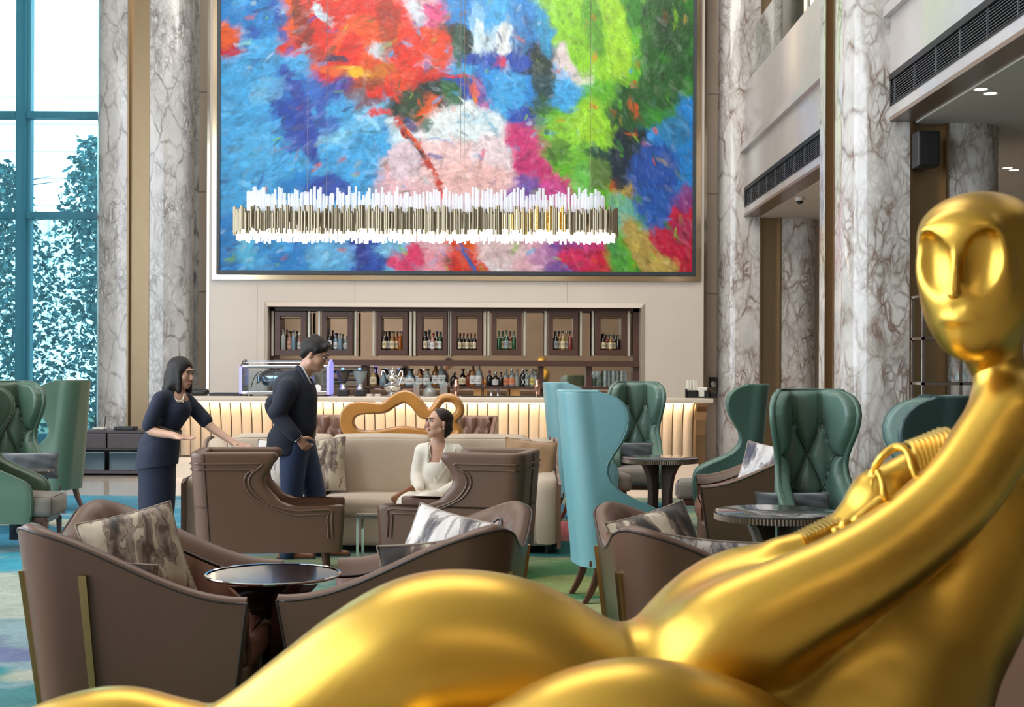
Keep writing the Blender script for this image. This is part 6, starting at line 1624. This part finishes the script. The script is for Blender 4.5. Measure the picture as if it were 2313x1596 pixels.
# ---------------------------------------------------------------- woman in navy at the left
def woman_navy():
    Y = 10.35; p = lambda px, py, d=0: P(px, py, Y+d)
    h = Head(p(409, 842), (.92,-.40,-.10), 1.0)
    S = Sdf(.03); h.skull(S)
    S.cone(h.w(0,.02,-.06), p(399,893), .050, .054)
    S.chain([p(396,905), p(388,935), p(372,968), p(358,1010)], [.10,.098,.080,.10]); S.cone(p(372,900,-.10), p(418,900,.12), .05, .05)
    for d, x in ((-.055,354),(.055,360)):
        S.chain([p(x,1020,d), p(x+2,1130,d), p(x-2,1170,d), p(x-4,1215,d), p(x-8,1252,d)], [.055,.05,.045,.045,.032], .02)
        S.cone(p(x-8,1254,d), p(x+26,1262,d-.01), .030, .022, .02)
    # near arm bent at the waist, far arm stretched towards the chair
    e1 = p(337,966,-.16); w1 = p(396,984,-.24); S.chain([p(362,902,-.14), e1, w1], [.045,.040,.026], .02); hand(S, w1, Vector(p(430,990,-.26))-Vector(w1), (0.1,-.25,1), side=1, curl=.12, thumb=.4)
    e2 = p(468,957,.10); w2 = p(527,999,.02); S.chain([p(420,903,.13), e2, w2], [.045,.038,.025], .02); hand(S, w2, Vector(p(556,1008,.0))-Vector(w2), (.15,-.35,1), side=1, curl=.10, thumb=.35)
    root = sdf_obj('person', S, .0052, SKIN, None, relax=1)
    tag(root, 'woman in a navy belted dress and pearls leaning forward with one arm held out', 'person')
    h.features(root)
    D = Sdf(.025)
    D.chain([p(390,915,-.01), p(389,935), p(373,966), ], [.125,.118,.098]); D.cone(p(370,900,-.09), p(412,899,.10), .068, .068, .04)
    D.ell(p(408,925,-.03), (.075,.11,.07), None, .05)
    D.chain([p(371,972), p(360,1000), p(354,1030), p(355,1080), p(354,1130), p(352,1190)], [.104,.140,.150,.142,.140,.128], .03)
    D.chain([p(362,902,-.14), p(345,940,-.165), p(337,960,-.165)], [.062,.060,.056], .02); D.chain([p(420,903,.13), p(448,932,.12), p(464,950,.10)], [.06,.058,.056], .02)
    D.cone(p(410,880,-.02), p(400,885,.0), .068, .05, .02, cut=True) if False else None
    D.ell(p(412,893,-.04), (.07,.085,.045), None, .012, True)
    dress = sdf_obj('dress', D, .007, NAVY, root)
    m = MB()
    # peplum panel
    rows = []
    for k, (py, r, x) in enumerate(((976,.112,371),(1000,.152,360),(1025,.162,357),(1052,.163,355))):
        rows.append([(p(x,py)[0]+r*math.cos(a)*(1+.03*math.sin(a*5+k)), Y+r*math.sin(a), p(x,py)[2]+.02*math.cos(a)) for a in np.linspace(0, 2*PI, 40)])
    m.grid(rows); m.build('peplum', NAVY, root)
    rows = []
    for py, r in ((957,.122),(975,.120)):
        c = p(375 if py < 965 else 371, py+4); rows.append([(c[0]+r*math.cos(a), Y+r*1.0*math.sin(a), c[2]-.045*math.cos(a)) for a in np.linspace(0, 2*PI, 40)])
    m = MB(); m.grid(rows[::-1]); m.build('belt', mat('patterned_belt', (.20,.18,.14,1), .6, bump=1, bscale=120, var=.6, vscale=90), root)
    Hs = Sdf(.02); h.ell(Hs, (0,.018,.044), (.088,.102,.088), .02); h.ell(Hs, (.058,.030,-.06), (.040,.072,.115), .02); h.ell(Hs, (-.058,.030,-.06), (.040,.072,.115), .02); h.ell(Hs, (0,.075,-.05), (.080,.048,.118), .03)
    for sg in (-1, 1): h.cone(Hs, (sg*.062,-.03,.02), (sg*.068,-.045,-.135), .022, .020, .02)
    h.cone(Hs, (.078,.03,-.10), (.085,.05,-.155), .035, .028, .02); h.cone(Hs, (-.078,.03,-.10), (-.085,.05,-.155), .035, .028, .02); h.cone(Hs, (-.05,.09,-.13), (.05,.09,-.13), .035, .035, .02)
    h.ell(Hs, (0,-.105,-.045), (.056,.070,.112), .012, True)
    sdf_obj('bob_hair', Hs, .006, HAIR, root)
    m = MB(); pr = spline([p(387,880,-.065), p(390,892,-.09), p(400,904,-.12), p(412,903,-.11), p(416,890,-.06)], 6)
    for q in pr:
        r = .0065; m.lathe([(r*math.sin(a), -r*math.cos(a)) for a in np.linspace(0, PI, 5)], c=tuple(q), n=7, cap=False)
    m.build('pearl_necklace', PEARL, root)
    m = MB(); c = Vector(p(411,904)); m.box((p(412,905)[0]+.02, Y-.155, p(412,905)[2]), (.05,.004,.012)); m.build('name_badge', M['chrome'], root, smooth=False)
    for d, x in ((-.08,344),(.08,354)):
        m = MB(); a = p(x,1262,d); m.rbox((a[0]+.05,a[1],.028), (.24,.08,.05), .024); m.build('shoe', M['blackgloss'], root, weld=True)
woman_navy()
# ---------------------------------------------------------------- standing man
def man():
    Y = 10.38; p = lambda px, py, d=0: P(px, py, Y+d)
    h = Head(p(712, 800), (.88,-.14,-.34), 1.04)
    S = Sdf(.03); h.skull(S, False); S.cone(h.w(0,.02,-.05), p(682,852), .056, .062)
    S.chain([p(668,880), p(664,920), p(668,960), p(672,995)], [.12,.115,.10,.11]); S.cone(p(655,872,-.15), p(672,870,.16), .06, .06)
    S.chain([p(666,1000,-.08), p(660,1090,-.09), p(656,1140,-.09), p(652,1190,-.09), p(650,1245,-.09)], [.09,.07,.055,.055,.035], .02)
    S.chain([p(684,1000,.08), p(706,1090,.08), p(716,1145,.08), p(726,1195,.08), p(730,1245,.08)], [.09,.07,.055,.055,.035], .02)
    for x, d in ((648,-.09),(726,.08)): S.cone(p(x,1252,d), p(x+44,1262,d), .038, .026, .02)
    e1 = p(626,934,-.20); w1 = p(672,988,-.21); S.chain([p(650,878,-.18), e1, w1], [.05,.042,.03], .02); hand(S, w1, Vector(p(694,1012,-.17))-Vector(w1), (.4,.8,-.3), side=1, curl=.75, size=1.08, rw=.028)
    e2 = p(614,915,.16); w2 = p(650,985,.18); S.chain([p(660,874,.18), e2, w2], [.05,.042,.03], .02); hand(S, w2, (.4,0,-1), (.9,.2,.4), side=-1, curl=.5, size=1.05)
    root = sdf_obj('person', S, .0055, SKIN_M, None, relax=1); tag(root, 'man in a dark navy blazer and blue trousers, hand in pocket, looking down', 'person')
    h.features(root, False, False)
    J = Sdf(.035)
    J.chain([p(664,880,.0), p(662,915), p(664,950), p(660,985), p(656,1012)], [.165,.160,.145,.155,.158]); J.cone(p(650,876,-.17), p(668,874,.17), .078, .078, .04); J.ell(p(683,905,0), (.09,.15,.16), None, .05)
    J.cone(p(632,1000,-.02), p(622,1012,0), .10, .07, .05); J.cone(p(648,995,-.05), p(652,1036,-.04), .145, .150, .04); J.cone(p(684,900,-.03), p(688,962,-.03), .105, .090, .05)
    J.chain([p(649,880,-.19), p(630,925,-.215), e1, p(655,970,-.225), p(666,982,-.22)], [.077,.070,.066,.056,.052], .02); J.chain([p(660,878,.18), p(636,898,.18), p(617,915,.165), p(632,948,.18), p(648,985,.2)], [.074,.070,.068,.060,.05], .02)
    J.cone(p(695,846,0), p(690,862,0), .055, .06, .01, cut=True)
    def cutz(X, D): 
        z0 = P(640,1026,Y)[2]; return np.maximum(D, (z0 + np.maximum((X[...,0]-P(664,0,Y)[0])*.9, (P(628,0,Y)[0]-X[...,0])*.55).clip(0)) - X[...,2])
    jk = sdf_obj('blazer', J, .007, JACK, root, post=cutz)
    m = MB()
    for a, b, w_ in ((p(678,830,-.10), p(694,872,-.15), .022),(p(694,872,-.15), p(706,935,-.13), .028)):
        pass
    m = MB(); m.tube(spline([p(672,829,-.05), p(680,838,-.088), p(690,858,-.11), p(697,885,-.12)], 4), [.02]*4+[.017]*4+[.014]*4+[.008], 8); m.build('blazer_collar', JACK, root)
    m = MB(); m.tube(spline([p(681,828,-.045), p(688,842,-.078), p(697,858,-.08), p(703,872,-.05)], 4), [.012]*8+[.010]*4+[.006], 8); m.build('shirt_collar', SHIRT, root)
    T = Sdf(.03); T.chain([p(676,984), p(674,1000)], [.120,.128]); T.chain([p(664,1010,-.07), p(661,1070,-.085), p(658,1140,-.09), p(653,1200,-.09), p(650,1246,-.09)], [.112,.098,.084,.078,.072], .025)
    T.chain([p(682,1010,.07), p(700,1070,.08), p(716,1140,.08), p(726,1200,.08), p(730,1246,.08)], [.112,.094,.080,.075,.070], .025)
    sdf_obj('trousers', T, .008, TROU, root)
    m = MB(); c = p(677,981); m.lathe([(.124,-.015),(.128,-.013),(.128,.013),(.124,.015)], c=c, n=36, cap=False); m.build('belt', M['blackgloss'], root)
    m = MB(); a, b = Vector(p(666,983,-.215)), Vector(p(674,991,-.212)); m.cyl(a, b, .042, .040, 18); m.build('shirt_cuff', SHIRT, root)
    for x, d in ((648,-.09),(728,.08)):
        s_ = Sdf(.015); a = p(x,1262,d); s_.cone((a[0]-.03,a[1],.045), (a[0]+.06,a[1],.05), .042, .036); s_.cone((a[0]+.05,a[1],.038), (a[0]+.19,a[1],.03), .038, .026); s_.ell((a[0]-.03,a[1],.08), (.045,.042,.05))
        sh = sdf_obj('shoe', s_, .007, TAN, root, vfun=lambda V: np.stack([V[:,0], V[:,1], np.maximum(V[:,2], .013)], 1))
        m = MB(); m.rbox((a[0]+.07,a[1],.013), (.30,.085,.02), .009); m.build('sole', M['black'], sh, weld=True)
    m = MB(); rr = P(708,955,Y)
    for py in (938, 957): m.lathe([(0,-.004),(.009,0),(0,.004)], c=(p(704,py)[0]-.02, Y-.10, p(704,py)[2]), n=8, cap=False)
    m.build('blazer_buttons', M['black'], root)
    Hs = Sdf(.02); h.ell(Hs, (0,.022,.046), (.082,.100,.084), .02); h.cone(Hs, (-.045,-.070,.088), (.045,-.070,.088), .026, .026, .02); h.cone(Hs, (0,-.05,.105), (0,.05,.118), .028, .03, .02); h.ell(Hs, (0,.070,-.01), (.068,.045,.060), .02)
    for sg in (-1, 1): h.cone(Hs, (sg*.068,-.018,.04), (sg*.068,-.012,.006), .014, .008, .01)
    h.ell(Hs, (0,-.110,-.030), (.085,.070,.088), .010, True)
    for sg in (-1, 1): h.ell(Hs, (sg*.085,.0,-.030), (.022,.055,.045), .008, True)
    sdf_obj('short_hair', Hs, .006, HAIR, root)
man()
# ---------------------------------------------------------------- seated woman in white
def woman_white():
    Y = 10.93; p = lambda px, py, d=0: P(px, py, Y+d)
    h = Head(p(990, 955), (-.80,-.52,.16), 1.0, roll=.06)
    S = Sdf(.03); h.skull(S); S.cone(h.w(0,.02,-.06), p(988,1008,.02), .044, .052)
    S.cone(p(953,1016,.02), p(1030,1018,.04), .05, .05, .04); S.chain([p(990,1022,.03), p(988,1050,.02), p(984,1085,.03), p(988,1115,.08)], [.095,.105,.09,.125], .04)
    k1, k2 = p(918,1138,-.40), p(952,1140,-.48)
    S.chain([p(978,1132,.04), k1, p(915,1205,-.38), p(910,1262,-.36)], [.09,.062,.05,.035], .02); S.chain([p(1002,1132,.0), k2, p(952,1208,-.44), p(948,1266,-.43)], [.09,.062,.05,.035], .02)
    for a in (p(910,1262,-.36), p(948,1266,-.43)): S.cone((a[0],a[1],.05), (a[0]-.07,a[1]-.10,.03), .03, .022, .02)
    e1 = p(942,1078,-.02); w1 = p(946,1113,-.22); e2 = p(1036,1090,-.05); w2 = p(978,1124,-.26)
    S.chain([p(953,1018,.02), e1, w1], [.042,.036,.025], .02); S.chain([p(1030,1020,.04), e2, w2], [.042,.036,.025], .02)
    hand(S, w1, (-.55,-.45,-.38), (.5,-.2,-.9), side=-1, curl=.3, size=.92); hand(S, w2, (-1,-.15,.10), (-.1,.1,-1), side=1, curl=.3, size=.92)
    root = sdf_obj('person', S, .0052, SKIN, None, relax=1); tag(root, 'seated woman in an ivory trouser suit smiling up to the left, clutch in hands', 'person')
    h.features(root, browm=HAIR_B)
    B = Sdf(.035)
    B.cone(p(956,1020,.02), p(1028,1022,.04), .070, .072, .05); B.chain([p(990,1030,.03), p(986,1060,.02), p(982,1090,.02), p(986,1122,.03)], [.128,.126,.122,.150], .05)
    B.cone(p(1012,1125,.02), p(1030,1128,.06), .11, .10, .05)
    B.chain([p(955,1020,.02), p(945,1055,.01), p(942,1080,-.03), p(946,1104,-.17)], [.066,.058,.056,.046], .015); B.chain([p(1030,1022,.04), p(1042,1060,.02), p(1036,1092,-.05), p(992,1118,-.21)], [.068,.060,.058,.048], .015)
    B.cone(h.w(0,.0,-.10), p(987,1012,-.02), .06, .066, .012, cut=True)
    # V-shaped opening
    for t in np.linspace(0, 1, 9): B.cone(p(lerp(986,974,t), lerp(1010,1092,t), -.16), p(lerp(986,974,t), lerp(1010,1092,t), -.06), lerp(.075,.012,t), lerp(.060,.010,t), .010, cut=True)
    bl = sdf_obj('blazer', B, .0065, IVORY, root)
    C = Sdf(.02); C.ell(p(984,1062,-.035), (.095,.085,.10)); C.chain([p(984,1050,.0), p(982,1090,0)], [.10,.10])
    zc = P(985,1042,Y)[2]
    sdf_obj('camisole', C, .008, IVORY, root, post=lambda X, D: np.maximum(D, X[...,2]-zc))
    T = Sdf(.03); T.cone(p(976,1128,.06), p(1006,1128,.05), .125, .125, .04); T.chain([p(975,1134,.0), k1, p(915,1205,-.38), p(911,1248,-.36)], [.110,.080,.082,.085], .02); T.chain([p(1004,1134,-.02), k2, p(953,1208,-.44), p(949,1252,-.43)], [.110,.080,.082,.085], .02)
    sdf_obj('trousers', T, .008, IVORY, root)
    drape(bl, ([(968,998),(962,1020),(966,1045),(972,1075),(976,1098)], [(958,1003),(951,1022),(954,1048),(965,1078),(975,1099)]), Y-.6, IVORY, 'lapel', root, lift=.013)
    drape(bl, ([(1006,995),(1010,1015),(1000,1045),(986,1075),(975,1100)], [(1018,1000),(1022,1024),(1012,1050),(993,1080),(976,1102)]), Y-.6, IVORY, 'lapel', root, lift=.013)
    for a in (p(910,1262,-.36), p(948,1266,-.43)):
        m = MB(); m.rbox((a[0]-.03,a[1]-.05,.03), (.10,.20,.05), .024); m.build('shoe', IVORY, root, weld=True)
    Hs = Sdf(.02); h.ell(Hs, (0,.024,.046), (.081,.094,.082), .02); h.ell(Hs, (0,.085,-.045), (.048,.040,.050), .02); h.cone(Hs, (0,.06,.03), (0,.085,-.03), .07, .045, .03); h.ell(Hs, (.0,.075,-.085), (.03,.025,.03), .02)
    h.ell(Hs, (0,-.112,-.020), (.080,.072,.100), .010, True)
    for sg in (-1, 1): h.ell(Hs, (sg*.088,-.02,-.035), (.030,.058,.050), .008, True)
    sdf_obj('pinned_hair', Hs, .006, HAIR_B, root)
    for sg in (-1, 1):
        m = MB(); c = h.w(sg*.080,.008,-.047); m.lathe([(.0075*math.sin(a), -.0075*math.cos(a)) for a in np.linspace(0, PI, 7)], c=c, n=10, cap=False); m.build('pearl_earring', PEARL, root)
    t = thing('clutch_bag', 'small brown leather clutch bag in the hands of the seated woman', 'bag', p(914,1122,-.32)); t.rotation_euler = (0, math.radians(-30), math.radians(15))
    m = MB(); m.rbox((0,0,0), (.20,.05,.10), .012); m.build('body', TAN, t, weld=True)
    m = MB(); m.rbox((0,-.004,.03), (.202,.056,.05), .01); m.build('flap', TAN, t, weld=True); m = MB(); m.box((0,-.035,.012), (.02,.006,.014)); m.build('clasp', BRASSL, t, smooth=False)
woman_white()

# ================================================================ gold reclining statue in the foreground
def statue():
    Y0 = 2.55; s_ = F/Y0; q = lambda px, py, d=0: P(px, py, Y0+d); r = lambda v: v/s_
    B = Sdf(.06)
    ch = [(60,1735,120,0),(160,1690,120,0),(270,1668,118,0),(380,1700,125,0),(490,1725,132,0),(600,1690,150,0),(720,1620,168,0),(850,1545,188,0),(960,1500,203,0),(1060,1492,204,0),(1160,1515,205,0),(1270,1575,205,0),(1390,1655,202,0)]
    B.chain([q(a,b,d) for a,b,_,d in ch], [r(c) for _,_,c,_ in ch], .05)
    ch = [(1390,1655,200,0),(1500,1655,215,.02),(1600,1560,235,.06),(1690,1465,232,.10),(1800,1425,215,.12),(1920,1370,180,.12)]
    B.chain([q(a,b,d) for a,b,_,d in ch], [r(c) for _,_,c,_ in ch], .06)
    # long arm sweeping from the shoulder into the hip
    ch = [(2285,935,92,0),(2235,1010,90,-.01),(2165,1110,92,-.03),(2060,1210,96,-.05),(1930,1300,104,-.07),(1790,1375,118,-.07),(1660,1450,140,-.05),(1560,1540,150,-.02)]
    B.chain([q(a,b,d) for a,b,_,d in ch], [r(c) for _,_,c,_ in ch], .03)
    # trunk behind the arm, broad flank below it
    ch = [(2310,960,100,.16),(2250,1120,150,.16),(2165,1300,185,.16),(2065,1480,200,.12),(1985,1640,245,.08),(2000,1850,255,.08)]
    B.chain([q(a,b,d) for a,b,_,d in ch], [r(c) for _,_,c,_ in ch], .06)
    B.ell(q(1850,1700,.02), (r(330), r(230), r(190)), None, .08)
    # nearer bent leg
    ch = [(1020,1830,150,-.30),(1200,1745,152,-.32),(1330,1690,160,-.33),(1450,1678,166,-.33),(1580,1705,166,-.31),(1720,1765,165,-.26),(1850,1850,170,-.15)]
    B.chain([q(a,b,d) for a,b,_,d in ch], [r(c) for _,_,c,_ in ch], .03)
    # neck
    B.chain([q(2225,740,.03), q(2262,850,.04), q(2290,945,.06)], [r(66), r(60), r(95)], .04)
    # small reclining head cradled by the arm
    B.cone(q(1770,1262,.06), q(1900,1235,.07), r(50), r(60), .04)
    root = sdf_obj('reclining_statue', B, .0095, M['gold_paint'], None, relax=4, lo=np.array([-1.6, 1.6, .681]))
    tag(root, 'large satin gold abstract statue of a reclining figure filling the foreground', 'statue')
    # small reclining head cradled by the arm
    K = Sdf(.02)
    K.cone(q(1895,1212,.06), q(1990,1130,.07), r(44), r(70), .02); K.cone(q(1990,1130,.07), q(2130,1035,.09), r(72), r(56), .02)
    K.ell(q(2022,1064,-.005), (r(44), r(34), r(24)), Matrix.Rotation(math.radians(52), 3, 'Y'), .004, True)     # sunken cheek
    K.chain([q(1982,1062,-.012), q(1993,1090,-.030), q(1998,1122,-.034)], [r(7), r(8), r(10)], .005)            # nose
    K.chain([q(1978,1068,-.008), q(1968,1092,-.012), q(1972,1112,-.014)], [r(4), r(5), r(4)], .004)
    K.cone(q(1936,1172,-.005), q(1988,1131,-.012), r(13), r(14), .006); K.ell(q(1909,1184,.0), (r(14), r(13), r(15)), None, .003); K.ell(q(1888,1197,.005), (r(12), r(12), r(12)), None, .003)
    K.chain([q(1960,1092,.06), q(1985,1040,.03), q(2022,1010,.02), q(2048,1018,.0), q(2062,1060,-.02), q(2080,1108,-.03)], [r(8), r(10), r(11), r(10), r(9), r(7)], .006)
    kh = sdf_obj('small_head', K, .0042, M['gold_paint'], root, relax=3)
    for k in range(9):
        t = (k+1)/9; m = MB(); m.tube(spline([q(lerp(2022,2118,t), lerp(1010,968,t), .10), q(lerp(2046,2142,t), lerp(1004,972,t), .04), q(lerp(2066,2150,t), lerp(1040,992,t), -.005), q(lerp(2082,2134,t), lerp(1106,1036,t), -.035)], 5), [r(3.5)]*3+[r(6)]*9+[r(5)]*3+[r(3)], 8); m.build('hair_rib', M['gold_paint'], kh)
    for k in range(10):
        t = k/9; m = MB(); m.tube([q(lerp(1796,1876,t), lerp(1204,1164,t), .12), q(lerp(1812,1890,t), lerp(1206,1168,t), .05), q(lerp(1824,1900,t), lerp(1214,1178,t), .01)], r(4), 8); m.build('throat_rib', M['gold_paint'], kh)
    # head
    H = Sdf(.03); c = Vector(q(2212, 600, .02)); R = Matrix.Rotation(math.radians(-37), 3, 'Z') @ Matrix.Rotation(math.radians(4), 3, 'X'); w_ = lambda *v: tuple(c+R@Vector(v))
    e = lambda cc, rr, k=.03, cut=False: H.ell(w_(*cc), rr, R, k, cut)
    e((0,.022,.035), (.112,.142,.100), .05); e((0,-.005,.070), (.100,.125,.062), .04); e((0,-.030,-.045), (.098,.098,.120), .05); e((0,-.052,-.115), (.056,.058,.062), .05); e((0,-.078,-.142), (.026,.024,.024), .03)
    e((0,.030,-.055), (.100,.110,.085), .05)                            # broad jaw running back
    e((0,-.088,-.005), (.092,.040,.108), .014)                          # mask-like face plate
    e((0,-.115,.062), (.070,.024,.030), .03)                            # brow
    for sg in (-1, 1): H.ell(w_(sg*.050,-.139,-.006), (.044,.036,.074), R@Matrix.Rotation(sg*.12, 3, 'Y')@Matrix.Rotation(-.24, 3, 'X'), .007, True)
    H.chain([w_(0,-.120,.075), w_(0,-.130,.035), w_(0,-.138,.0), w_(0,-.150,-.050)], [.012,.0090,.0085,.0135], .006)
    H.ell(w_(0,-.142,-.076), (.024,.016,.012), R, .006, True)           # shadow gap under the nose
    e((0,-.118,-.098), (.030,.010,.007), .012)
    e((.112,.03,-.015), (.010,.022,.036), .01); e((-.112,.03,-.015), (.010,.022,.036), .01)
    H.cone(w_(0,.02,-.10), q(2250,820,.04), .062, .052, .04)
    sdf_obj('head', H, .0045, M['gold_paint'], root, relax=3)
    m = MB(); m.rbox((.15, 2.62, .34), (3.3, .95, .68), .03); o = m.build('plinth', M['blackgloss'], None, weld=True); tag(o, 'low black plinth under the gold statue', 'plinth')
statue()
